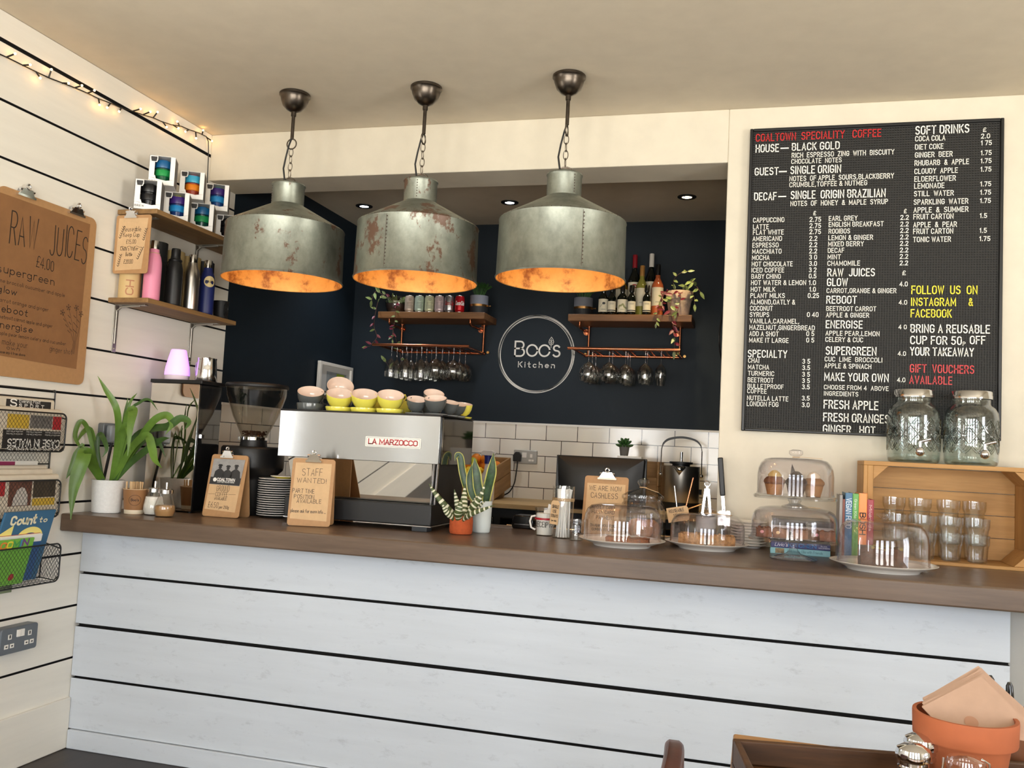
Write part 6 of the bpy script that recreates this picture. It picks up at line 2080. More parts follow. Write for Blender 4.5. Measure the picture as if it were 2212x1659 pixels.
def banded(P, r0, bands, flat=.62, chev=0.0):
    m = MB()
    S = spline(P, 8)
    k = len(S)
    n = 10
    vs, up = [], None
    for i, p in enumerate(S):
        d = (S[min(i + 1, k - 1)] - S[max(i - 1, 0)]).normalized()
        f = Vector((.3, -1, .5))
        s = d.cross(f).normalized()
        u = s.cross(d).normalized()
        t_ = i / (k - 1)
        r = r0 * (.75 + .5 * t_ if t_ < .3 else .9 * (1 - ((t_ - .3) / .7) ** 1.5) + .04)
        for q in range(n):
            a = 2 * pi * q / n
            vs.append(p + s * cos(a) * r + u * sin(a) * r * flat - d * chev * abs(cos(a)) * r)
    fs, mi = [], []
    per = max(2, int((k - 1) / bands))
    for i in range(k - 1):
        for q in range(n):
            fs.append((i * n + q, i * n + (q + 1) % n, (i + 1) * n + (q + 1) % n, (i + 1) * n + q))
            mi.append(1 if (i % per == per - 1 and 1 < i < k - 3) else 0)
    fs.append(tuple((k - 1) * n + q for q in range(n)))
    mi.append(0)
    m.add(vs, fs)
    m.mi = mi
    return m


HC_ = Vector((1.546, .25, ZC))
for r0, nb, P in ((.015, 8, [(1.54, .24, 1.0), (1.50, .20, 1.045), (1.455, .18, 1.10), (1.432, .17, 1.135)]), (.014, 6, [(1.54, .26, 1.0), (1.518, .27, 1.06), (1.503, .27, 1.115)]),
                  (.018, 7, [(1.545, .27, 1.0), (1.536, .30, 1.07), (1.530, .32, 1.135)]), (.015, 7, [(1.56, .25, 1.0), (1.60, .23, 1.055), (1.63, .22, 1.10), (1.648, .215, 1.155)]),
                  (.013, 8, [(1.56, .22, 1.0), (1.61, .17, 1.03), (1.66, .15, 1.05), (1.712, .14, 1.072)]), (.012, 6, [(1.56, .26, 1.0), (1.60, .27, 1.045), (1.635, .275, 1.08)]),
                  (.018, 6, [(1.548, .215, 1.0), (1.552, .19, 1.03), (1.558, .185, 1.055), (1.562, .19, 1.085)]), (.014, 6, [(1.53, .22, 1.0), (1.505, .185, 1.03), (1.488, .17, 1.065)]),
                  (.012, 6, [(1.565, .235, 1.0), (1.60, .21, 1.03), (1.635, .20, 1.05)]), (.013, 6, [(1.55, .27, 1.0), (1.575, .30, 1.06), (1.59, .31, 1.10)])):
    banded([Vector(p) - HC_ for p in P], r0, nb).build('leaf', [HAWG, HAWW], t, smooth=60)

t = thing('snake_plant', 'yellow edged snake plant in a ribbed white pot behind the orange pot', 'plant', (1.592, .372, ZC))
MB().lathe([(0, 0), (.030, 0), (.0345, .004), (.0365, .022), (.0375, .026), (.0395, .128), (.0375, .128), (.036, .11), (0, .108)], 48, caps=False, flute=(44, .012)).build('pot', plain('ribbed_white_pot', (206, 214, 212), .5), t)
SG = plain('snake_leaf_green', (44, 72, 38), .4, var=.5, vscale=50)
SY = plain('snake_leaf_edge', (188, 182, 92), .45)
SP_ = Vector((1.592, .372, ZC))
for w_, P in ((.030, [(1.575, .37, 1.05), (1.53, .36, 1.11), (1.506, .355, 1.18), (1.495, .35, 1.238), (1.48, .35, 1.25), (1.472, .35, 1.225)]), (.046, [(1.59, .37, 1.05), (1.572, .36, 1.12), (1.562, .355, 1.18), (1.552, .36, 1.24)]),
              (.042, [(1.605, .37, 1.05), (1.615, .36, 1.12), (1.63, .35, 1.19), (1.634, .35, 1.265)]), (.030, [(1.58, .36, 1.05), (1.552, .345, 1.10), (1.542, .34, 1.16), (1.548, .34, 1.215)])):
    m = MB()
    strap(m, [Vector(p) - SP_ for p in P], w_, n=7, fold=.35, face=Vector((.25, -1, .2)), w0=.7, cols=(-1, -.78, 0, .78, 1))
    k = (len(m.v) // 10)
    mi = []
    for i in range(k - 1):
        for j in range(4):
            e = 1 if j in (0, 3) else 0
            mi += [e, e]
        mi += [1, 1]
    m.mi = mi + [0, 0]
    m.build('leaf', [SG, SY], t, smooth=60)

# ================================================================== BACK WORKTOP: SPRAY, FRUIT CRATE, SOCKET, URN, CRATE
WZ = .98
t = thing('spray_bottle', 'white cleaning spray bottle with blue neck in front of the fruit crate', 'spray bottle', (1.172, 1.83, WZ))
SPW = plain('spray_white_plastic', (214, 208, 204), .4)
MB().lathe([(0, 0), (.041, 0), (.044, .004), (.043, .09), (.036, .13), (.022, .175), (.017, .215), (0, .215)], 36, M=Matrix.Diagonal((1, .7, 1, 1)), caps=False).build('body', SPW, t)
MB().lathe([(0, .215), (.021, .215), (.021, .245), (.024, .262), (0, .262)], 28, caps=False).build('neck', plain('spray_blue', (28, 36, 120), .4), t)
m = MB().prism([(-.04, .262), (.03, .262), (.046, .272), (.05, .282), (.02, .292), (-.03, .292), (-.044, .28)], .026, T(0, .013, 0) @ RX(90))
m.build('spray_head', SPW, t, bevel=.003)
MB().tube([(.026, 0, .262), (.034, 0, .24), (.03, 0, .215)], .005, 8).build('trigger', SPW, t)
MB().add([wrap(.043, 0, -120)(u, v, .0006 - .3 * 0) for v in (.03, .08) for u in (0, .02, .04, .06)], [(i, i + 1, 5 + i, 4 + i) for i in range(3)], Matrix.Diagonal((1, .7, 1, 1))).build('label', plain('spray_label', (188, 180, 176), .5), t)
MB().add([wrap(.0405, 0, -105)(u, v, .001) for v in (.108, .124) for u in (0, .012, .024, .036)], [(i, i + 1, 5 + i, 4 + i) for i in range(3)], Matrix.Diagonal((1, .72, 1, 1))).build('label_mark', plain('spray_mark_blue', (40, 54, 130), .5), t)

CRW = wood('fruit_crate_wood', (140, 104, 62), (190, 150, 98), 'y', .6, .9)
CRWX = wood('crate_wood_x', (140, 104, 62), (190, 150, 98), 'x', .6, .9)
TILT = 10
t = thing('fruit_crate', 'tilted wooden crate of oranges and lemons on the back worktop', 'crate', (.955, 1.985, WZ + .0075), rot=(radians(TILT), 0, 0))
for s in (-1, 1):
    sd = MB().bb(s * .208 - .006, s * .208 + .006, 0, .385, .002, .088).bb(s * .208 - .006, s * .208 + .006, 0, .385, .091, .18).build('side_boards', CRW, t, bevel=.0015)
MB().bb(-.201, .201, 0, .01, .002, .085).build('front_board', CRWX, t, bevel=.0015)
MB().bb(-.201, .201, .374, .385, .002, .18).build('back_board', CRWX, t, bevel=.0015)
MB().bb(-.214, .214, .0, .385, -.006, .0015).build('base_board', CRWX, t)
MB().bb(-.201, .201, .012, .372, .002, .115).build('paper_lining', KRAFT, t)
MB().bb(-.18, .18, .32, .36, -.0625, -.0065).build('rear_prop', CRWX, t)
ct_ = Matrix.Translation((.955, 1.985, WZ + .0075)) @ RX(TILT)
ORG = plain('orange_peel', (236, 136, 26), .42, var=.08, vscale=20, bump=.35, bscale=260)
LEM = plain('lemon_peel', (232, 196, 44), .42, var=.08, vscale=20, bump=.35, bscale=260)
LIME = plain('green_lemon_peel', (176, 182, 48), .42, var=.1, vscale=20, bump=.35, bscale=260)
FR = [('orange', .10, .20, 0, 'rear orange near the tiles, top of the pile'), ('orange', .155, .155, 0, 'orange resting against the right side of the crate'), ('orange', .16, .24, 0, 'orange at the back right corner of the crate'), ('orange', .055, .26, 0, 'orange at the back of the pile'), ('orange', .02, .17, 0, 'orange in the middle of the crate behind the lemons'), ('orange', -.055, .22, 0, 'orange half hidden by the coffee machine'),
      ('orange', .105, .205, 1, 'highest orange on the pile'), ('orange', .045, .21, 1, 'orange on the top layer above the lemons'), ('orange', .165, .075, 0, 'orange at the front right of the crate'),
      ('lemon', .09, .10, 0, 'yellow lemon behind the spray bottle'), ('lemon', .035, .09, 0, 'yellow lemon left of the spray bottle'), ('lemon', -.03, .12, 0, 'yellow lemon beside the coffee machine'), ('lime', .045, .14, 1, 'greenish lemon on top of the yellow ones'), ('lemon', .09, .04, 0, 'yellow lemon at the front of the crate'), ('lemon', .02, .035, 0, 'yellow lemon in the front left of the crate')]
fp = {}
for kind, x, y, lv, lab in FR:
    r_ = .0335 if kind == 'orange' else .0275
    z = .1155 + r_ + lv * .046
    p = ct_ @ Vector((x, y, z))
    if kind in fp:
        o = copy_tree(fp[kind])
    else:
        o = thing({'orange': 'orange', 'lemon': 'lemon', 'lime': 'lemon'}[kind], '', kind if kind == 'orange' else 'lemon', (0, 0, 0))
        if kind == 'orange':
            MB().ball((0, 0, 0), (r_, r_, r_ * .96), 20, 14).build('fruit', ORG, o)
            MB().lathe([(0, r_ * .955), (.004, r_ * .955), (.003, r_ * .97), (0, r_ * .975)], 8, caps=False).build('stem_end', LEAFD, o)
        else:
            MB().lathe([(0, -.037), (.004, -.035), (.008, -.030), (.020, -.019), (.0265, 0), (.020, .019), (.008, .030), (.005, .036), (0, .038)], 20, M=RX(90), caps=False).build('fruit', LEM if kind == 'lemon' else LIME, o)
        fp[kind] = o
    o.location = p
    o.rotation_euler = (rnd.uniform(-.6, .6), rnd.uniform(-.6, .6), rnd.uniform(0, 6)) if kind == 'orange' else (rnd.uniform(-.25, .25), rnd.uniform(-.2, .2), rnd.uniform(.5, 2.6))
    tag(o, lab, 'orange' if kind == 'orange' else 'lemon', 'fruit in the crate')

t = thing('wall_socket', 'steel double wall socket on the white tiles with a black plug in its left side', 'socket', (1.247, YB - .012, 1.24))
M_ = RX(90)
MB().prism(rrect(.152, .086, .006), .014, M_).build('plate', plain('brushed_socket_plate', (172, 170, 164), .35, .8), t, bevel=.003)
m = MB()
m.bb(.03, .045, -.0152, -.014, -.002, .02).bb(.022, .037, -.0152, -.014, -.026, -.014).bb(.04, .055, -.0152, -.014, -.026, -.014)
m.build('pin_shutter', WHITE, t)
MB().bb(-.022, .008, -.018, -.014, -.004, .028).build('switch', WHITE, t, bevel=.001)
MB().prism([(-.028, -.03), (.02, -.03), (.024, .008), (.008, .03), (-.014, .03), (-.03, .008)], .03, T(-.045, -.014, 0) @ RX(90)).build('plug', BLACK, t, bevel=.004)
MB().tube(spline([(-.045, -.03, -.03), (-.045, -.034, -.06), (-.052, -.03, -.12), (-.06, -.03, -.17), (-.09, -.03, -.225), (-.14, -.02, -.252)], 6), .004, 8).build('cable', BLACK, t)

t = thing('drinks_urn', 'steel kettle urn with tall black arch handle on the back worktop', 'urn', (2.24, 2.1, WZ))
MB().lathe([(0, 0), (.104, 0), (.108, .004), (.108, .052), (0, .052)], 48, caps=False).build('base', BLACK, t)
MB().shell([(.106, .052), (.107, .054), (.107, .256)], .002, 56).build('body', plain('urn_steel', (196, 190, 180), .3, 1.0), t)
MB().lathe([(0, .246), (.104, .246), (.104, .250), (.05, .252), (.05, .266), (.066, .268), (.066, .28), (0, .282)], 40, caps=False).build('lid', BLACK, t)
MB().tube([(0, 0, .28), (0, 0, .336)], .008, 12).build('lid_post', STEEL, t)
MB().add([(-.035, -.1055, .25), (.035, -.1055, .25), (0, -.112, .205), (-.028, -.118, .256), (.028, -.118, .256), (0, -.135, .25)], [(0, 2, 5, 3), (2, 1, 4, 5), (0, 3, 4, 1)]).build('pouring_lip', STEEL, t, solid=.0015)
hp = [(-.114, 0, .34), (-.104, 0, .375), (-.07, 0, .402), (0, 0, .414), (.07, 0, .402), (.104, 0, .375), (.114, 0, .34)]
S = spline(hp, 6)
rows = [[p + Vector((0, -.02, 0)), p + Vector((0, -.02, .012)), p + Vector((0, .02, .012)), p + Vector((0, .02, 0)), p + Vector((0, -.02, 0))] for p in S]
MB().sheet(rows).build('handle', BLACK, t, smooth=30)
for s in (-1, 1):
    MB().tube([(s * .114, 0, .345), (s * .115, 0, .21)], .003, 8).ball((s * .114, 0, .205), .012, 10, 8).build('handle_rod', STEEL, t)
MB().cyl((.112, 0, .10), .008, .03, 10).build('dial', BLACK, t)
t = thing('wooden_crate', 'wooden crate on the back worktop right of the black till screen', 'crate', (1.96, 2.24, WZ))
for s in (-1, 1):
    MB().bb(s * .15 - .006, s * .15 + .006, -.13, .13, .0, .13).bb(s * .15 - .006, s * .15 + .006, -.13, .13, .134, .272).build('side_boards', CRW, t, bevel=.0015)
MB().bb(-.143, .143, -.13, -.118, 0, .18).build('front_board', CRWX, t, bevel=.0015)
MB().bb(-.143, .143, .118, .13, 0, .272).build('back_board', CRWX, t, bevel=.0015)
MB().bb(-.143, .143, -.117, .117, 0, .01).build('base_board', CRWX, t)
t = thing('white_box', 'white box under the small succulent behind the till screen', 'box', (1.963, 2.0, WZ))
MB().bb(-.068, .068, -.055, .055, 0, .298).build('body', WHITE, t, bevel=.002)
t = thing('succulent_plant', 'small green rosette succulent in a grey pot behind the till screen', 'plant', (1.926, 2.0, WZ + .299))
MB().shell([(.0215, 0), (.0225, .001), (.031, .062)], .003, 32).build('pot', plain('grey_concrete_pot', (104, 100, 96), .7), t)
MB().lathe([(0, .052), (.028, .052)], 20, caps=False).build('soil', plain('succulent_soil', (52, 42, 34), .9), t, smooth=0)
SUC = plain('rosette_green', (44, 84, 34), .45, var=.25, vscale=40)
for ring_, (n, rr, hh, L) in enumerate(((5, .008, .09, .03), (8, .013, .078, .036), (11, .016, .066, .038))):
    for i in range(n):
        a = 2 * pi * i / n + ring_ * .4
        m = MB()
        d = Vector((cos(a), sin(a), [1.5, .8, .32][ring_])).normalized()
        m.tube([Vector((rr * .3 * cos(a), rr * .3 * sin(a), hh - .022)), Vector((rr * cos(a), rr * sin(a), hh - .014)) + d * L * .45, Vector((rr * cos(a), rr * sin(a), hh - .014)) + d * L * .8, Vector((rr * cos(a), rr * sin(a), hh - .014)) + d * L], [.004, .0075, .006, .0008], 8)
        m.build('leaf', SUC, t, smooth=60)

# ================================================================== TILL SCREEN, CARD READER
t = thing('till_screen', 'black till screen seen from behind on the counter', 'monitor', (2.008, .735, ZC))
m = MB()
bk = [(-.195, .325), (.195, .325), (.182, .10), (-.178, .10)]
fr = [(-.11, .27), (.11, .27), (.11, .14), (-.11, .14)]
vs = [(a, 0, b) for a, b in bk] + [(a * .96, -.02, b * .98 + .004) for a, b in bk] + [(a, -.055, b) for a, b in fr]
m.add(vs, [(0, 1, 2, 3)] + [(i, (i + 1) % 4, 4 + (i + 1) % 4, 4 + i) for i in range(4)] + [(4 + i, 4 + (i + 1) % 4, 8 + (i + 1) % 4, 8 + i) for i in range(4)] + [(8, 9, 10, 11)])
m.build('rear_casing', plain('till_black', (12, 12, 13), .42), t, bevel=.006)
MB().bb(-.197, .197, 0, .014, .096, .327).build('screen_frame', BLACK, t, bevel=.003)
MB().bb(-.03, .03, -.03, -.005, .01, .14).bb(-.1, .1, -.07, .06, 0, .012).build('stand', BLACK, t, bevel=.003)
t = thing('card_reader', 'black card payment reader at the back of the counter', 'card reader', (1.688, .705, ZC))
MB().prism([(-.045, 0), (.045, 0), (.05, .02), (.042, .058), (-.04, .058), (-.05, .02)], .08, T(0, .04, 0) @ RX(90)).build('body', BLACKG, t, bevel=.005)
MB().bb(-.036, .03, -.042, -.04, .018, .021).build('trim', STEEL, t)
MB().bb(-.03, .03, -.03, .03, .0575, .0595).build('keypad', plain('keypad_grey', (64, 66, 70), .5), t)

# ================================================================== JARS BY THE TILL
t = thing('receipt_jar', 'glass mug jar of white paper receipts with a red band', 'jar', (1.836, .45, ZC))
MB().shell([(.034, 0), (.0365, .003), (.0405, .10), (.0425, .112)], .0025, 40).build('jar', CLEAR, t)
MB().lathe([(0, .004), (.031, .004), (.0365, .085), (.034, .09), (0, .088)], 36, caps=False).build('paper_lining', plain('receipt_paper', (232, 228, 222), .7), t)
MB().lathe([(.0405, .064), (.0413, .064), (.0418, .072), (.041, .072), (.0405, .064)], 40, caps=False).build('red_band', plain('red_ribbon', (170, 26, 40), .4), t)
MB().tube([(-.037, -.012, .078), (-.052, -.016, .074), (-.058, -.018, .055), (-.052, -.016, .03), (-.036, -.012, .022)], .004, 8).build('handle', WHITE, t)
m = MB()
text(m, 'RECEIPTS', -.046, .036, .078, .02, .002, lambda u, v, h: wrap(.0365, 0, -72, taper=.045)(u, v, .0006), seg=.004, hand=.4)
m.build('jar_lettering', INK, t, smooth=0)
m = MB().add([(.006, 0, .075), (.026, .004, .078), (.030, .003, .122), (.012, 0, .128)], [(0, 1, 2, 3)]).add([(-.01, .01, .07), (.01, .012, .07), (.014, .012, .106), (-.008, .01, .10)], [(0, 1, 2, 3)])
m.build('folded_receipt', plain('receipt_paper', (232, 228, 222), .7), t, smooth=0, solid=.0008)

t = thing('straw_jar', 'tall clear jar of white paper straws with a brown tag', 'jar', (1.919, .40, ZC))
MB().shell([(.037, 0), (.039, .003), (.0425, .12), (.0435, .205)], .0025, 40).build('jar', CLEAR, t)
for q in (-.004, 0, .004):
    MB().ring((0, 0, .152 + q), .0436, .0016, 'z', 30, 6).build('twine', plain('jute_twine', (178, 146, 104), .8), t)
tg = MB().prism([(-.019, 0), (.019, 0), (.02, .084), (.012, .094), (-.012, .094), (-.02, .084)], .001, T(-.026, -.0445, .055) @ RZ(-22) @ RX(90) @ RZ(-4)).build('tag', KRAFT, t, smooth=0)
m = MB()
_tf = T(-.026, -.0458, .055) @ RZ(-22) @ RX(90) @ RZ(-4)
f_ = lambda u, v, h: _tf @ Vector((u, v, .0006))
text(m, 'SINGLE', -.015, .064, .031, .012, .0017, f_, hand=.4)
text(m, 'USE', -.008, .046, .016, .011, .0016, f_, hand=.4)
text(m, 'STRAWS', -.015, .028, .031, .011, .0016, f_, hand=.4)
text(m, '(1 per drink)'[1:-1], -.014, .012, .026, .006, .0012, f_, hand=.4)
m.build('tag_lettering', INK, t, smooth=0)
STW = plain('white_straw', (232, 230, 226), .4)
st = None
for i in range(22):
    a, r_ = rnd.uniform(0, 2 * pi), .031 * math.sqrt(rnd.random())
    b, r2 = a + rnd.uniform(-.5, .5), .035 * math.sqrt(rnd.random())
    p0 = Vector((r_ * cos(a), r_ * sin(a), .004))
    p1 = Vector((r2 * cos(b), r2 * sin(b), rnd.uniform(.185, .196)))
    if st is None:
        st = MB().shell([(.0031, 0), (.0031, .19)], .0004, 12).build('drinking_straw', STW)
        o = st
    else:
        o = st.copy()
        COL.objects.link(o)
    o.location = Vector(t.location) + p0
    o.rotation_euler = (p1 - p0).to_track_quat('Z', 'Y').to_euler()
    tag(o, 'white paper straw standing in the tall tagged straw jar', 'straw', 'white straws in the tagged jar')

t = thing('glass_jar', 'small empty ribbed glass jar beside the straw jar', 'jar', (1.986, .345, ZC))
MB().shell([(.024, 0), (.0275, .003), (.0285, .054), (.0265, .062), (.0285, .068), (.028, .082)], .0025, 36, flute=(24, .012)).build('jar', CLEAR, t)

# big cookie jar
CKG = thin_glass('cookie_jar_glass', (.98, .985, .975), .07, .8)
t = thing('cookie_jar', 'large glass cookie jar with a domed knob lid and tag', 'jar', (2.219, .525, ZC))
MB().shell([(.082, 0), (.092, .005), (.095, .03), (.095, .115), (.085, .145), (.078, .155), (.079, .165)], .003, 48).build('jar', CKG, t)
MB().lathe([(0, .166), (.083, .166), (.085, .172), (.084, .180), (.06, .196), (.02, .208), (.011, .213), (.018, .222), (.024, .232), (.022, .244), (.012, .251), (0, .252)], 48, caps=False).build('lid', CKG, t)
tg = MB().prism([(0, -.012), (.055, -.012), (.062, 0), (.055, .012), (0, .012)], .0012, T(.008, -.03, .214) @ RY(16)).ring((0, 0, .214), .014, .0014, 'z', 20, 6).build('tag', KRAFT, t, smooth=0)
CKM = plain('cookie_brown', (164, 108, 62), .8, var=.4, vscale=60, bump=.6, bscale=120)
for k, (x, y, rx_, lab) in enumerate(((.01, -.025, 68, 'front upright cookie inside the glass cookie jar'), (.03, .02, 72, 'second upright cookie inside the glass cookie jar'), (-.025, .04, 75, 'rear upright cookie inside the glass cookie jar'))):
    o = MB().lathe([(0, -.008), (.036, -.008), (.041, -.003), (.040, .004), (.03, .009), (0, .011)], 28, caps=False).build('cookie', CKM)
    o.location = (2.219 + x, .525 + y, ZC + .0475)
    o.rotation_euler = (radians(rx_), 0, radians(8 * k))
    tag(o, lab, 'cookie', 'cookies in the glass jar')

# ================================================================== CAKE CLOCHES ON PLATES
CLO = thin_glass('lilac_tint_cloche', (.978, .968, .98), .06, .7)
CAKE = plain('brown_cake', (128, 72, 34), .85, var=.5, vscale=70, bump=.8, bscale=120)
FLAP = plain('oat_flapjack', (166, 124, 78), .85, var=.4, vscale=80, bump=.9, bscale=110)
BROWNIE = plain('dark_cake', (78, 46, 30), .8, var=.5, vscale=60, bump=.8, bscale=120)
TREAT = plain('caramel_treat', (112, 64, 32), .6, var=.45, vscale=50, bump=.8, bscale=90)


def plate(label, x, y, r, foot, h):
    o = thing('plate', label, 'plate', (x, y, ZC), group='white cake plates on the counter')
    MB().lathe([(0, .006), (foot - .008, .006), (foot - .006, 0), (foot, 0), (foot + .004, .006), (r * .86, h * .66), (r - .002, h - .002), (r, h), (r - .003, h + .001), (r * .84, h * .74), (foot, .0105), (0, .0095)], 64, caps=False).build('dish', SAU_W, o)
    return o


def cloche(label, x, y, z, r, h, knob, tagm=None, kr=.024, kh=.022):
    o = thing('cake_cloche', label, 'cake dome', (x, y, z), group='glass cake domes')
    prof = [(r + .002, 0), (r + .002, .004), (r, .007), (r, h * .52), (r * .975, h * .70), (r * .92, h * .84), (r * .82, h * .94), (r * .66, h * .985), (r * .3, h), (0, h)]
    t_ = .0026
    inn = [(p, q - t_) for p, q in [(0, h), (r * .3, h), (r * .65, h * .985), (r * .805, h * .935), (r * .90, h * .83)]] + [(r * .975 - t_, h * .69), (r - t_, h * .52), (r - t_, 0)]
    MB().lathe(prof + inn + [prof[0]], 72, caps=False).build('dome', CLO, o)
    if knob:
        MB().lathe([(0, h), (.010, h), (.008, h + .006), (kr * .8, h + .01), (kr, h + .016), (kr * .95, h + kh), (kr * .5, h + kh + .004), (0, h + kh + .004)], 32, caps=False).build('knob', CLO, o)
    if tagm:
        MB().prism([(0, -.014), (.07, -.014), (.08, 0), (.07, .014), (0, .014)], .0012, T(.012, 0, h + .004) @ RZ(tagm[0]) @ RY(tagm[1])).ring((0, 0, h + .003), .0115, .0014, 'z', 18, 6).build('tag', KRAFT, o, smooth=0)
    return o


def block(label, x, y, z, sx_, sy_, sz_, rz, mat, nm='cake_slice', cat='cake', group=None, lumps=0, topm=None):
    o = thing(nm, label, cat, (x, y, z), radians(rz), group=group)
    m = MB()
    r = random.Random(hash_(label))
    nx, ny, nz = 7, 5, 3
    g = lambda i, j, k: (((i / nx) - .5) * sx_ + r.uniform(-1, 1) * .0018, ((j / ny) - .5) * sy_ + r.uniform(-1, 1) * .0018, (k / nz) * sz_ + (r.uniform(-1, 1) * .002 if k else 0))
    P = {(i, j, k): g(i, j, k) for i in range(nx + 1) for j in range(ny + 1) for k in range(nz + 1) if i in (0, nx) or j in (0, ny) or k in (0, nz)}
    idx = {q: n for n, q in enumerate(P)}
    fs = []
    for k in (0, nz):
        for i in range(nx):
            for j in range(ny):
                fs.append((idx[i, j, k], idx[i + 1, j, k], idx[i + 1, j + 1, k], idx[i, j + 1, k]))
    for j in (0, ny):
        for i in range(nx):
            for k in range(nz):
                fs.append((idx[i, j, k], idx[i + 1, j, k], idx[i + 1, j, k + 1], idx[i, j, k + 1]))
    for i in (0, nx):
        for j in range(ny):
            for k in range(nz):
                fs.append((idx[i, j, k], idx[i, j + 1, k], idx[i, j + 1, k + 1], idx[i, j, k + 1]))
    m.add(list(P.values()), fs)
    m.build('cake_body', mat, o, smooth=60)
    if lumps:
        m = MB()
        for q in range(lumps):
            m.ball((r.uniform(-.45, .45) * sx_, r.uniform(-.5, .4) * sy_, sz_ * r.uniform(.9, 1.02)), (r.uniform(.004, .008), r.uniform(.004, .008), r.uniform(.003, .006)), 8, 6)
        m.build('topping', topm or mat, o)
    return o


PT = .0108
plate('wide white plate under the leftmost glass dome', 2.176, .275, .163, .106, .026)
cloche('large glass cake dome leftmost on the counter over a flat brown cake', 2.176, .275, ZC + .0222, .145, .133, False)
block('flat brown cake slab under the leftmost glass dome', 2.203, .237, ZC + PT, .158, .07, .024, 2, CAKE, lumps=14)
plate('wide white plate under the dome of pale flapjacks', 2.483, .405, .158, .105, .026)
cloche('glass cake dome with knob over two pale flapjacks', 2.483, .405, ZC + .0222, .139, .109, True, (8, 4))
GF = 'flapjacks under the second dome'
block('pale oat flapjack, left half of the pair under the second dome', 2.430, .372, ZC + PT, .098, .068, .046, -6, FLAP, 'flapjack', 'flapjack', GF, 16)
block('pale oat flapjack, right half of the pair under the second dome', 2.535, .365, ZC + PT, .098, .068, .046, 8, FLAP, 'flapjack', 'flapjack', GF, 16)
plate('wide white plate under the rightmost dome of dark cake', 3.073, .115, .170, .113, .027)
cloche('glass cake dome with knob over a dark cake, rightmost and nearest', 3.073, .115, ZC + .0218, .144, .143, True, None)
block('dark seeded cake block under the rightmost dome', 3.07, .10, ZC + PT, .145, .09, .066, 0, BROWNIE, lumps=26, topm=plain('pistachio_topping', (128, 112, 56), .7, var=.4, vscale=80))

# stacked footed stands
SGL = thin_glass('stand_glass', (.95, .955, .96), .10, .8)
t = thing('cake_stand', 'footed glass cake stand on the counter, lower of the two stacked', 'cake stand', (2.793, .262, ZC), group='footed glass cake stands')
MB().lathe([(0, .004), (.06, .003), (.080, 0), (.081, .003), (.06, .010), (.026, .020), (.016, .03), (.013, .045), (.018, .06), (.03, .066), (.13, .070), (.152, .070), (.157, .064), (.158, .071), (.153, .077), (.13, .0755), (0, .0745)], 64, caps=False).build('stand', SGL, t)
cloche('glass dome with hidden knob on the lower cake stand over caramel squares', 2.793, .262, ZC + .078, .148, .106, False, (12, 3))
GT = 'caramel squares on the lower stand'
for k, (x, rz, dot) in enumerate(((-.105, 5, (226, 160, 160)), (-.045, -8, (226, 190, 140)), (.018, 4, None), (.066, 40, (224, 150, 160)), (.108, 2, None))):
    o = block('caramel cereal square on the lower stand, %s' % ['far left with a pink marshmallow', 'second from the left', 'in the middle', 'second from the right', 'far right'][k], 2.793 + x, .215 + (.015 if k == 3 else 0), ZC + .0765, .052, .046, .032, rz, TREAT, 'caramel_square', 'cake', GT, 6)
    if dot:
        MB().ball((-.008, -.023, .018), (.007, .004, .006), 10, 8).build('marshmallow', plain('marshmallow_%d' % k, dot, .6), o)
UZ = ZC + .078 + .1065
t = thing('cake_stand', 'footed glass cake stand resting on the lower dome, upper of the two stacked', 'cake stand', (2.793, .262, UZ), group='footed glass cake stands')
MB().lathe([(.040, 0), (.046, 0), (.046, .003), (.024, .010), (.018, .016), (.024, .022), (.022, .028), (.03, .033), (.12, .036), (.139, .034), (.144, .029), (.145, .036), (.140, .042), (.12, .041), (0, .041), (0, .036), (.014, .03), (.012, .014), (.040, 0)], 64, caps=False).build('stand', SGL, t)
cloche('glass dome with knob and tag on the upper cake stand over three muffins', 2.793, .262, UZ + .043, .132, .132, True, (6, 2), kr=.025, kh=.026)
GM = 'muffins on the upper stand'
for k, (x, y, top, cas, icing, lab) in enumerate(((-.072, -.03, (112, 66, 34), (158, 108, 62), (196, 166, 104), 'golden muffin with pale topping, left on the upper stand'), (.002, -.035, (52, 32, 28), (62, 36, 28), (40, 26, 24), 'dark chocolate muffin in the middle of the upper stand'), (.062, -.01, (134, 90, 50), (150, 104, 58), (214, 196, 172), 'golden muffin with cream swirl, right on the upper stand'))):
    o = thing('muffin', lab, 'muffin', (2.793 + x, .262 + y, UZ + .0415), group=GM)
    MB().lathe([(0, 0), (.024, 0), (.033, .038), (0, .038)], 30, caps=False, flute=(24, .025)).build('paper_case', plain('muffin_case_%d' % k, cas, .7), o)
    MB().lathe([(0, .036), (.033, .037), (.038, .044), (.037, .052), (.028, .062), (.014, .068), (0, .07)], 28, caps=False).build('crown', plain('muffin_crown_%d' % k, top, .8, var=.25, vscale=40, bump=.6, bscale=100), o)
    ic = MB().lathe([(0, .064), (.022, .064), (.024, .07), (.016, .08), (.008, .086), (0, .087)], 20, caps=False)
    if k == 1:
        ic.add([(-.022, -.004, .066), (.004, -.004, .066), (-.016, -.004, .112), (-.022, .002, .066), (.004, .002, .066), (-.016, .002, .112)], [(0, 1, 2), (5, 4, 3), (0, 3, 4, 1), (1, 4, 5, 2), (2, 5, 3, 0)])
    ic.build('topping', plain('muffin_icing_%d' % k, icing, .6), o)

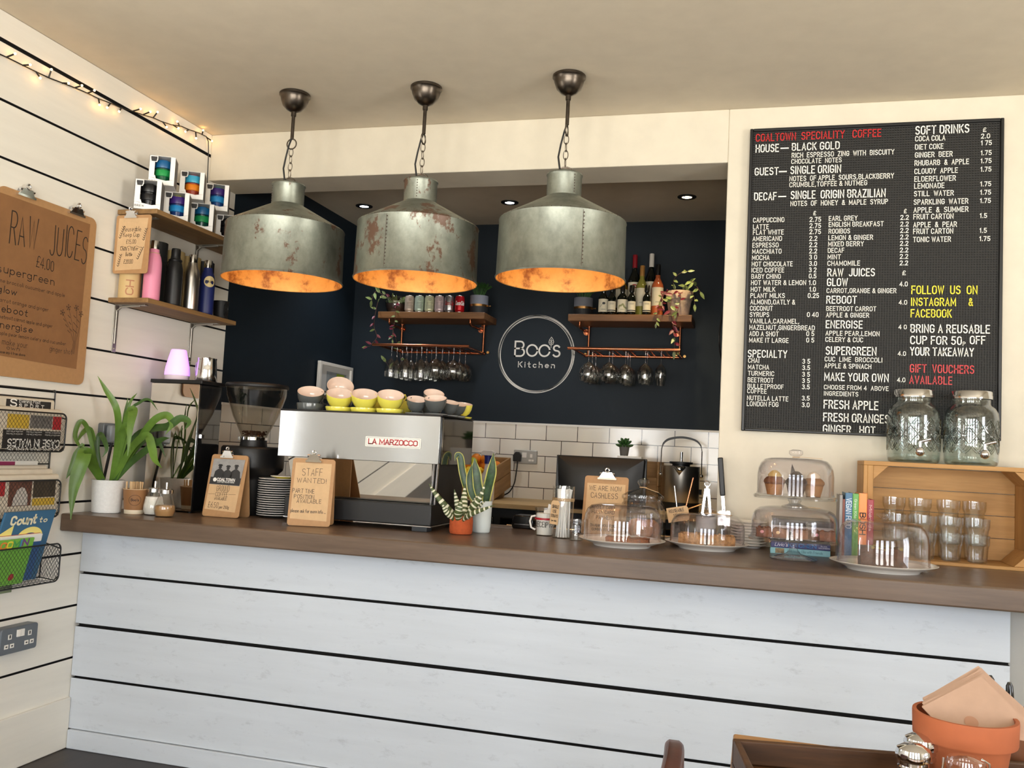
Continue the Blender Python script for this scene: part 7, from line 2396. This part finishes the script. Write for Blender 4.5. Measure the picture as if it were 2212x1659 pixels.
# ================================================================== UTENSILS, PLATES, STRAWS
t = thing('utensil_pot', 'pale grey ceramic pot holding the open tongs', 'pot', (2.466, .622, ZC))
MB().shell([(.038, 0), (.040, .003), (.041, .10), (.042, .112)], .0035, 40).build('pot', plain('pale_grey_pot', (190, 192, 192), .4), t)
t = thing('tongs', 'open steel tongs with ring end standing in the pale grey pot', 'tongs', (2.466, .622, ZC + .006))
m = MB()
for s in (-1, 1):
    m.add([(s * .028 - .005, -.008, 0), (s * .028 + .005, -.008, 0), (s * .005 + .006, -.008, .215), (s * .005 - .006, -.008, .215), (s * .028 - .005, .008, 0), (s * .028 + .005, .008, 0), (s * .005 + .006, .008, .215), (s * .005 - .006, .008, .215)],
          [(0, 1, 2, 3), (7, 6, 5, 4), (0, 4, 5, 1), (1, 5, 6, 2), (2, 6, 7, 3), (3, 7, 4, 0)])
m.build('arm', STEEL, t, bevel=.001)
MB().ring((0, 0, .234), .011, .0028, 'y', 24, 8).bb(-.004, .004, -.006, .006, .212, .226).cyl((0, 0, 0), .008, .018, 16, T(0, .009, .192) @ RX(90)).build('hinge_ring', STEEL, t)
t = thing('acrylic_box', 'clear acrylic box of dark sachets behind the flapjack dome', 'box', (2.5365, .632, ZC))
m = MB().bb(-.025, .025, -.03, .03, 0, .003)
for x0, x1, y0, y1 in ((-.025, -.023, -.03, .03), (.023, .025, -.03, .03), (-.023, .023, -.03, -.028), (-.023, .023, .028, .03)):
    m.bb(x0, x1, y0, y1, .003, .135)
m.build('walls', CLEAR, t)
MB().bb(-.021, .0, -.026, .0, .004, .10).build('contents', BLACK, t, bevel=.006)
t = thing('tongs', 'long tongs with black padded handle leaning in the acrylic box', 'tongs', (2.546, .638, ZC + .006))
M_ = RY(-5.5)
MB().bb(-.007, .007, -.004, .004, 0, .19, M_).bb(-.007, .007, .008, .012, 0, .30, M_).build('arm', STEEL, t, bevel=.001)
MB().bb(-.0105, .0105, -.009, -.0, .19, .345, M_).bb(-.0105, .0105, .004, .014, .19, .345, M_).build('handle_grip', BLACK, t, bevel=.004)
m = MB()
text(m, 'VIRIAN', 0, 0, .05, .009, .0016, lambda u, v, h: M_ @ Vector((.0045 - (.009 - v), -.0046, .17 - u)), track=.25)
m.build('engraving', INK, t, smooth=0)

t = thing('straw_pot', 'dark glass pot of reusable straws with a brown tag behind the flapjack dome', 'pot', (2.366, .575, ZC))
MB().shell([(.034, 0), (.036, .003), (.036, .118), (.038, .122)], .0025, 36).build('pot', thin_glass('dark_jar_glass', (.25, .24, .25), .1, .8), t)
_tf = T(-.012, -.045, .085) @ RX(90) @ RZ(12)
MB().prism([(-.03, .0), (.05, .0), (.056, .012), (.056, .048), (.05, .058), (-.03, .058)], .001, _tf).build('tag', KRAFT, t, smooth=0)
m = MB()
_tf2 = _tf @ T(0, 0, .0016)
text(m, 'REUSEABLE', -.02, .038, .058, .012, .0016, lambda u, v, h: _tf2 @ Vector((u, v, 0)), hand=.4)
text(m, 'STRAWS', -.005, .022, .035, .009, .0014, lambda u, v, h: _tf2 @ Vector((u, v, 0)), hand=.4)
m.build('tag_lettering', INK, t, smooth=0)
for nm, p0, p1, mt, lab in (('c', (2.358, .58, ZC + .006), (2.41, .60, ZC + .262), COPPER, 'copper reusable straw leaning out of the dark straw pot'), ('s', (2.372, .57, ZC + .006), (2.337, .59, ZC + .225), STEEL, 'steel reusable straw leaning left out of the dark straw pot')):
    o = tag(MB().tube([p0, p1], .0032, 10).build('reusable_straw', mt), lab, 'straw')
o = tag(MB().tube([(2.37, .575, ZC + .006), (2.39, .58, ZC + .125), (2.40, .58, ZC + .138), (2.447, .58, ZC + .158)], .0034, 10).build('reusable_straw', BRASS), 'bent brass reusable straw in the dark straw pot', 'straw')

sp = None
for i in range(9):
    z = ZC + i * .0112
    lab = '%s white side plate of the stack behind the domes' % ['lowest', 'second lowest', 'third lowest', 'fourth lowest', 'middle', 'fourth highest', 'third highest', 'second highest', 'topmost'][i]
    if sp is None:
        sp = thing('side_plate', lab, 'plate', (2.634, .600, z), group='white side plates in a stack')
        MB().lathe([(0, .003), (.041, .003), (.042, 0), (.046, 0), (.048, .004), (.068, .0105), (.070, .012), (.0685, .0135), (.047, .007), (0, .006)], 48, caps=False).build('dish', SAU_W, sp)
    else:
        o = copy_tree(sp)
        o.location = (2.634 + rnd.uniform(-.001, .001), .600 + rnd.uniform(-.001, .001), z)
        o['label'] = lab

# ================================================================== COOKERY BOOKS


def book_flat(label, x0, x1, y0, y1, z0, z1, c, lines, deco=None):
    o = thing('book', label, 'book', ((x0 + x1) / 2, (y0 + y1) / 2, z0), group='cookery books in the flat pile')
    hx, hy, h = (x1 - x0) / 2, (y1 - y0) / 2, z1 - z0
    cm = plain('book_cloth_%02x%02x%02x' % c, c, .4)
    MB().bb(-hx, hx, -hy, hy, 0, .002).bb(-hx, hx, -hy, hy, h - .002, h).bb(-hx, hx, -hy, -hy + .002, .002, h - .002).build('cover', cm, o, bevel=.0006)
    MB().bb(-hx + .003, hx - .003, -hy + .002, hy - .003, .002, h - .002).build('pages', CART, o)
    for (s, u, v, w_, hh, tc, wt, sl) in lines:
        m = MB()
        text(m, s, -hx + u, v, w_, hh, hh * wt, lambda a, b, q: (a, -hy - .0004, b), slant=sl, track=.16)
        m.build('spine_title', plain('book_ink_%02x%02x%02x' % tc, tc, .5), o, smooth=0)
    if deco:
        u0, u1, dc = deco
        MB().add([(-hx + u0, -hy - .0003, .002), (-hx + u1, -hy - .0003, .002), (-hx + u1, -hy - .0003, h - .002), (-hx + u0, -hy - .0003, h - .002)], [(0, 1, 2, 3)]).build('spine_picture', plain('spine_pic', dc, .5, var=.6, vscale=80), o, smooth=0)
    return o


BX0, BX1, BY0, BY1 = 2.716, 2.930, .425, .615
book_flat('pale blue cookery book at the bottom of the flat pile', BX0, BX1, BY0, BY1, ZC, ZC + .0225, (150, 206, 212), [('Deliciously Ella with Friends', .062, .008, .125, .009, (96, 150, 160), .14, 0)], (.018, .05, (150, 128, 92)))
book_flat('navy cookery book second from the bottom of the flat pile', BX0 + .002, BX1, BY0, BY1, ZC + .0227, ZC + .0455, (44, 44, 110), [('Livia\'s', .014, .006, .045, .013, (226, 222, 236), .12, .25), ('KITCHEN', .063, .006, .098, .0125, (40, 120, 190), .2, 0), ('OLIVIA', .178, .0125, .022, .004, (226, 222, 236), .16, 0), ('WOLLENBERG', .170, .006, .040, .004, (226, 222, 236), .16, 0)])
book_flat('black cookery book in the middle of the flat pile', BX0 - .006, BX1 - .004, BY0, BY1, ZC + .0457, ZC + .083, (36, 34, 36), [])
book_flat('white cookery book second from the top of the flat pile', BX0 - .006, BX1 + .006, BY0, BY1, ZC + .0832, ZC + .106, (224, 218, 212), [('COOK SHARE EAT', .06, .007, .07, .009, (190, 120, 120), .12, 0), ('ANNA JONES'[:4], .15, .007, .03, .008, (150, 140, 140), .12, 0)])
book_flat('dark grey cookery book on top of the flat pile', BX0 + .004, BX1 + .01, BY0, BY1, ZC + .1062, ZC + .130, (58, 56, 56), [('Food', .12, .008, .03, .009, (190, 188, 184), .14, .1)])
xb = 2.948
for w_, h, c, lab, title, tc, th in ((.010, .236, (150, 144, 140), 'thin grey cookery book, first of the upright row', None, (60, 50, 50), 0), (.008, .222, (126, 62, 44), 'narrow brown cookery book in the upright row', None, (230, 220, 200), 0), (.0245, .245, (54, 104, 140), 'blue cookery book with tall white title in the upright row', 'VEGAN FOOD', (214, 224, 232), .017),
                                     (.0205, .243, (92, 158, 66), 'green cookery book in the upright row', 'Green Kitchen', (226, 232, 210), .008), (.0275, .246, (240, 140, 64), 'orange cookery book with black title in the upright row', 'BOSH', (40, 30, 28), .018), (.0225, .225, (150, 34, 46), 'dark red cookery book against the crate in the upright row', 'Mildreds', (236, 214, 206), .008)):
    o = thing('book', lab, 'book', (xb + w_ / 2, .30, ZC), group='cookery books standing upright')
    cm = plain('book_cloth_%02x%02x%02x' % c, c, .4)
    dep = .135
    MB().bb(-w_ / 2, -w_ / 2 + .002, 0, dep, 0, h).bb(w_ / 2 - .002, w_ / 2, 0, dep, 0, h).bb(-w_ / 2 + .002, w_ / 2 - .002, 0, .002, 0, h).build('cover', cm, o, bevel=.0006)
    MB().bb(-w_ / 2 + .002, w_ / 2 - .002, .002, dep - .003, .003, h - .003).build('pages', CART, o)
    if title:
        m = MB()
        L = {'VEGAN FOOD': .105, 'BOSH': .075}.get(title, .09)
        top = h - {'BOSH': .07}.get(title, .02)
        text(m, title, 0, -th / 2, L, th, th * (.2 if title == 'BOSH' else .13), lambda a, b, q: (b, -.0005, top - a), track=.16)
        m.build('spine_title', plain('book_ink_%02x%02x%02x' % tc, tc, .5), o, smooth=0)
    xb += w_ + .0004

# ================================================================== CRATE OF TUMBLERS WITH DISPENSERS ON TOP
CW = wood('apple_crate_wood', (168, 122, 66), (208, 160, 98), 'x', .55, .7)
CWZ = wood('apple_crate_wood_upright', (168, 122, 66), (208, 160, 98), 'z', .55, .7)
X0, X1, YF, YK, ZT = 3.041, 3.615, .44, .668, ZC + .364
t = thing('display_crate', 'wooden apple crate on its side holding stacked tumblers', 'crate', (X0, YF, ZC))
q = lambda x0, x1, y0, y1, z0, z1, mb: mb.bb(x0 - X0, x1 - X0, y0 - YF, y1 - YF, z0 - ZC, z1 - ZC)
q(X0, X1, YF, YK, ZT - .016, ZT, m := MB())
m.build('top_board', CW, t, bevel=.0015)
q(X0, X1, YF, YK, ZC, ZC + .012, m := MB())
m.build('bottom_board', CW, t, bevel=.0015)
for a in (X0, X1 - .014):
    q(a, a + .014, YF, YK, ZC + .0122, ZT - .0162, m := MB())
    m.build('end_board', CWZ, t, bevel=.0015)
for k in range(4):
    z0 = ZC + .0125 + k * .0838
    q(X0 + .0142, X1 - .0142, YK - .012, YK, z0, z0 + .0815, m := MB())
    m.build('back_slat', CW, t, bevel=.0012)
MB().bb(.0142, .034, 0, .016, .0122, .3478).build('front_post', CWZ, t, bevel=.0015)
for (cx, sx_) in ((.0345, 1), (X1 - X0 - .0145, -1)):
    for (cz_, sz_) in ((.3476, -1), (.0124, 1)):
        if sx_ == 1 and sz_ == 1:
            continue
        mm = MB().prism([(0, 0), (sx_ * .052, 0), (0, sz_ * .052)], .19 if sx_ < 0 else .05, T(cx, .2 if sx_ < 0 else .055, cz_) @ RX(90))
        mm.build('corner_block', CW, t, bevel=.001)

TUM = thin_glass('tumbler_glass', (.98, .985, .98), .085, .8)
tp = None
pro = [(.029, 0), (.032, .003), (.036, .055), (.0395, .064), (.0405, .07), (.0415, .098)]
row_n = {0: 'front row', 1: 'back row'}
for row, (y, cols, n) in enumerate(((.512, (3.443, 3.354, 3.265, 3.176), 2), (.603, (3.450, 3.361, 3.262, 3.170), 3))):
    for c, x in enumerate(cols):
        for k in range(n):
            if tp is None:
                tp = thing('tumbler', '', 'glass', (0, 0, 0))
                MB().shell([(r - .0, z) for r, z in pro], .0022, 40, flute=(18, .018)).build('glass', TUM, tp)
                MB().lathe([(0, .0045), (.028, .0045), (.029, .009), (0, .010)], 30, caps=False).build('thick_base', TUM, tp)
                o = tp
            else:
                o = copy_tree(tp)
            o.location = (x, y, ZC + .0125 + k * .060)
            tag(o, 'ribbed tumbler in the crate, %s, stack %s from the right, %s' % (row_n[row], ['first', 'second', 'third', 'fourth'][c], (['bottom', 'top'] if n == 2 else ['bottom', 'middle', 'top'])[k]), 'glass', 'tumblers stacked in the crate')

DG = thin_glass('dispenser_glass', (.95, .975, .97), .09, .85)
for (x, lab) in ((3.226, 'embossed glass drinks dispenser on the crate, left of the pair'), (3.424, 'embossed glass drinks dispenser on the crate, right of the pair')):
    o = thing('drinks_dispenser', lab, 'dispenser', (x, .545, ZT + .0005), group='glass drinks dispensers on the crate')
    MB().shell([(.078, 0), (.088, .004), (.0925, .018), (.0925, .175), (.090, .195), (.080, .213), (.068, .222), (.065, .228), (.065, .25)], .003, 64).build('jar', DG, o)
    MB().lathe([(0, .004), (.084, .004), (.0885, .018), (.0885, .032), (0, .032)], 48, caps=False).build('water', thin_glass('pale_water', (.95, .975, .97), .04, .5), o)
    MB().lathe([(.0, .006), (.055, .005), (.07, .0085), (.06, .012), (0, .014)], 40, caps=False).build('thick_base', thin_glass('thick_green_glass', (.62, .69, .66), .12, .6), o)
    MB().lathe([(0, .251), (.069, .251), (.0715, .246), (.0715, .258), (.0705, .260), (.0705, .272), (.068, .275), (0, .276)], 48, caps=False).build('lid', STEEL, o)
    m = MB()
    nd = 12
    for row in range(3):
        zc = .075 + .032 * row
        for k in range(nd):
            a0 = 2 * pi * (k + .5 * (row % 2)) / nd
            hw, hh = .0235, .030
            for sc in (1.0, .66):
                pts = []
                for i in range(25):
                    b = 2 * pi * i / 24
                    rr = 1 / (abs(cos(b)) + abs(sin(b))) * (1 + .10 * abs(sin(2 * b)))
                    u, v = hw * sc * rr * cos(b), hh * sc * rr * sin(b)
                    a = a0 + u / .0928
                    pts.append((.0928 * cos(a), .0928 * sin(a), zc + v))
                m.tube(pts[:-1], .0021 if sc == 1 else .0015, 5, True)
            m.ball((.0925 * cos(a0), .0925 * sin(a0), zc), (.0035, .0035, .0045), 8, 6)
    m.build('embossing', thin_glass('embossed_glass', (.66, .70, .69), .22, .7), o)
    ta = radians(-88 if x < 3.3 else -80)
    tx, ty = cos(ta), sin(ta)
    tp_ = MB().tube([(.091 * tx, .091 * ty, .048), (.125 * tx, .125 * ty, .048)], .008, 12).ball((.122 * tx, .122 * ty, .042), (.0165, .0165, .0175), 20, 14).tube([(.122 * tx, .122 * ty, .056), (.122 * tx, .122 * ty, .078)], .006, 10).build('tap', CHROME, o)
    MB().tube([(.122 * tx, .122 * ty, .077), (.122 * tx + .035, .122 * ty - .004, .088)], [.004, .0055], 10).build('tap_lever', CHROME, tp_)
# ================================================================== FOREGROUND TABLE
TBW = wood('table_wood', (150, 106, 62), (196, 150, 98), 'x', .45, .6)
TRW = wood('worn_tray_wood', (52, 33, 18), (110, 74, 44), 'x', .5, 1.2)
TZ = .752
t = thing('cafe_table', 'wooden cafe table in front of the counter at the bottom right', 'table', (3.1, -1.75, 0))
MB().bb(-.47, .75, -.4, .46, TZ - .03, TZ).build('table_top', TBW, t, bevel=.004)
for sx_ in (-.42, .70):
    for sy_ in (-.35, .41):
        MB().bb(sx_ - .025, sx_ + .025, sy_ - .025, sy_ + .025, 0, TZ - .0305).build('leg', TBW, t, bevel=.003)
t = thing('wooden_tray', 'worn dark wooden tray holding the shakers and terracotta pot', 'tray', (2.632, -1.496, TZ + .0005), radians(9.5))
TL, TD, TH = .62, .34, .05
MB().bb(0, TL, -TD, 0, 0, .009).build('base', TRW, t)
MB().bb(0, TL, -.012, 0, .0092, TH).bb(0, TL, -TD, -TD + .012, .0092, TH).build('long_side', TRW, t, bevel=.003)
MB().bb(0, .013, -TD + .0122, -.0122, .0092, TH).bb(TL - .013, TL, -TD + .0122, -.0122, .0092, TH).build('short_side', TRW, t, bevel=.003)
BZ = TZ + .0102
t = thing('terracotta_pot', 'terracotta flower pot used as a napkin holder on the tray', 'pot', (2.992, -1.535, BZ))
MB().shell([(.050, 0), (.052, .002), (.0665, .094), (.0672, .0955), (.0755, .096), (.0765, .099), (.0775, .131), (.077, .135)], .006, 64).build('pot', plain('terracotta', (164, 88, 50), .75, var=.08, vscale=14), t)
NAPM = plain('brown_paper_napkin', (168, 138, 117), .8, var=.05, vscale=30)
for i in range(9):
    o = thing('napkin', 'folded brown paper napkin %s of the fan in the terracotta pot' % ['at the very front', 'second from the front', 'third from the front', 'fourth from the front', 'in the middle', 'fourth from the back', 'third from the back', 'second from the back', 'at the very back'][i], 'napkin', (3.028 + .0008 * i, -1.618 + .004 * i, BZ + .054 + .0012 * i), rot=(radians(-47), radians(0), radians(5)), group='paper napkins in the terracotta pot')
    k = rnd.uniform(-2, 2)
    M_ = T(-.006, 0, .106) @ RX(90) @ RZ(k - 11) @ T(0, 0, -.0006)
    m = MB()
    m.prism([(0, .088), (-.088, 0), (-.055, -.034), (0, -.06), (.03, -.052), (.036, -.016), (.074, -.012), (.088, 0)], .0012, M_)
    b = m.build('paper', NAPM, o, smooth=0)
    if i == 0:
        m = MB()
        m.lathe([(0, .0014), (.0105, .0014)], 24, M=T(-.022, -.0, .104) @ RX(90), caps=False)
        m.build('printed_dot', plain('napkin_dot', (160, 118, 92), .8), o, smooth=0)
SHG = thin_glass('shaker_glass', (.92, .92, .90), .1, .85)
for (x, y, lab) in ((2.923, -1.568, 'steel topped glass shaker, farther of the two by the terracotta pot'), (2.902, -1.632, 'steel topped glass shaker, nearer of the two on the tray')):
    o = thing('shaker', lab, 'shaker', (x, y, BZ), group='salt and pepper shakers on the tray')
    MB().shell([(.020, 0), (.022, .002), (.0235, .03), (.020, .06), (.0205, .072)], .002, 32, flute=(10, .02)).build('jar', SHG, o)
    MB().lathe([(0, .003), (.0175, .003), (.0205, .03), (.018, .05), (0, .052)], 24, caps=False).build('salt', plain('salt', (226, 222, 214), .9), o)
    MB().lathe([(.0205, .066), (.0225, .066), (.0225, .071), (.0205, .073), (.0225, .075), (.0222, .080), (.0255, .083), (.0262, .090), (.024, .098), (.014, .104), (0, .1055), (0, .07), (.0205, .07), (.0205, .066)], 36, caps=False).build('cap', CHROME, o)
t = thing('clip_jar', 'small clip top glass jar with yellow contents at the front of the tray', 'jar', (2.968, -1.665, BZ))
MB().shell([(.028, 0), (.030, .002), (.030, .07), (.0255, .083), (.0265, .089)], .003, 36).build('jar', SHG, t)
MB().lathe([(0, .004), (.0265, .004), (.0265, .06), (0, .062)], 28, caps=False).build('contents', plain('mustard', (214, 160, 40), .6), t)
MB().lathe([(0, .0905), (.0265, .0905), (.0275, .095), (.025, .102), (.012, .106), (0, .107)], 32, caps=False).build('lid', SHG, t)
MB().tube([(.027, 0, .06), (.034, 0, .075), (.031, 0, .098), (.02, 0, .104)], .0016, 6).tube([(-.027, 0, .06), (-.032, 0, .08), (-.03, 0, .10)], .0016, 6).build('wire_clip', STEEL, t)
t = thing('cutlery_jar', 'pot of black handled cutlery behind the napkins', 'pot', (3.105, -1.345, TZ + .0005))
MB().shell([(.036, 0), (.038, .002), (.040, .10)], .003, 32).build('pot', plain('brown_cutlery_pot', (112, 66, 34), .5), t)
for k, (dx, dy, tx, ty, h) in enumerate(((-.012, 0, -.034, 0, .172), (.0, -.008, -.006, -.012, .166), (.02, .01, .034, .01, .15))):
    p0, p1 = Vector((3.105 + dx * .6, -1.345 + dy, TZ + .005)), Vector((3.105 + tx, -1.345 + ty, TZ + h))
    o = thing('cutlery', ['black handled knife standing leftmost in the cutlery pot', 'black handled fork standing in the middle of the cutlery pot', 'wooden handled spoon standing rightmost in the cutlery pot'][k], 'cutlery', p0)
    d = p1 - p0
    MB().tube([(0, 0, 0), d * .5], .0035, 8).build('shank', STEEL, o)
    MB().tube([d * .5, d * .8, d * .96, d], [.0055, .007, .006, .003], 10).build('handle', BLACKG if k < 2 else TRW, o)
# chair whose dark back edge shows beside the tray
t = thing('wooden_chair', 'dark red brown wooden chair with its back edge beside the table', 'chair', (2.36, -1.82, 0))
CHW = wood('dark_red_wood', (54, 22, 12), (92, 40, 22), 'z', .35, .8, knots=False)
MB().bb(-.2, .2, -.2, .2, .44, .465).build('seat', CHW, t, bevel=.008)
for a in (-.17, .17):
    for b in (-.17, .17):
        MB().tube([(a, b, 0), (a * .9, b * .9, .4395)], [.014, .019], 10).build('leg', CHW, t)
for b in (-.19, .19):
    MB().tube([(.185, b, .4655), (.19, b, .62), (.192, b * 1.02, .74)], [.018, .017, .015], 10).build('back_post', CHW, t)
rows = []
for i in range(13):
    y = -.215 + .43 * i / 12
    e = abs(2 * i / 12 - 1)
    zt, zb = .838 - .026 * e ** 6, .69 + .015 * e ** 6
    bow = .012 * (1 - e * e)
    rows.append([(.168 + bow, y, zb), (.165 + bow, y, zt - .006), (.172 + bow, y, zt), (.188 + bow, y, zt), (.196 + bow, y, zt - .006), (.199 + bow, y, zb), (.168 + bow, y, zb)])
m = MB().sheet(rows)
k = len(rows[0])
m.f += [tuple(range(k - 1))[::-1], tuple((len(rows) - 1) * k + j for j in range(k - 1))]
m.mi += [0, 0]
m.build('back_rail', CHW, t, bevel=.004)
# grey storage beyond the counter end
t = thing('storage_box', 'dark grey box beyond the right end of the counter', 'box', (3.85, .05, 0))
MB().bb(-.30, .3, -.2, .2, 0, .455).build('body', plain('dark_grey_box', (72, 72, 74), .6), t, bevel=.006)
MB().bb(-.31, .31, -.21, .21, .4555, .475).build('lid', plain('pale_green_box_lid', (128, 164, 110), .6), t, bevel=.003)
o = tag(MB().bb(3.56, 3.9, -.14, .12, .4755, .53).build('paper_stack', CART, bevel=.001), 'stack of white papers on the box beyond the counter end', 'papers')
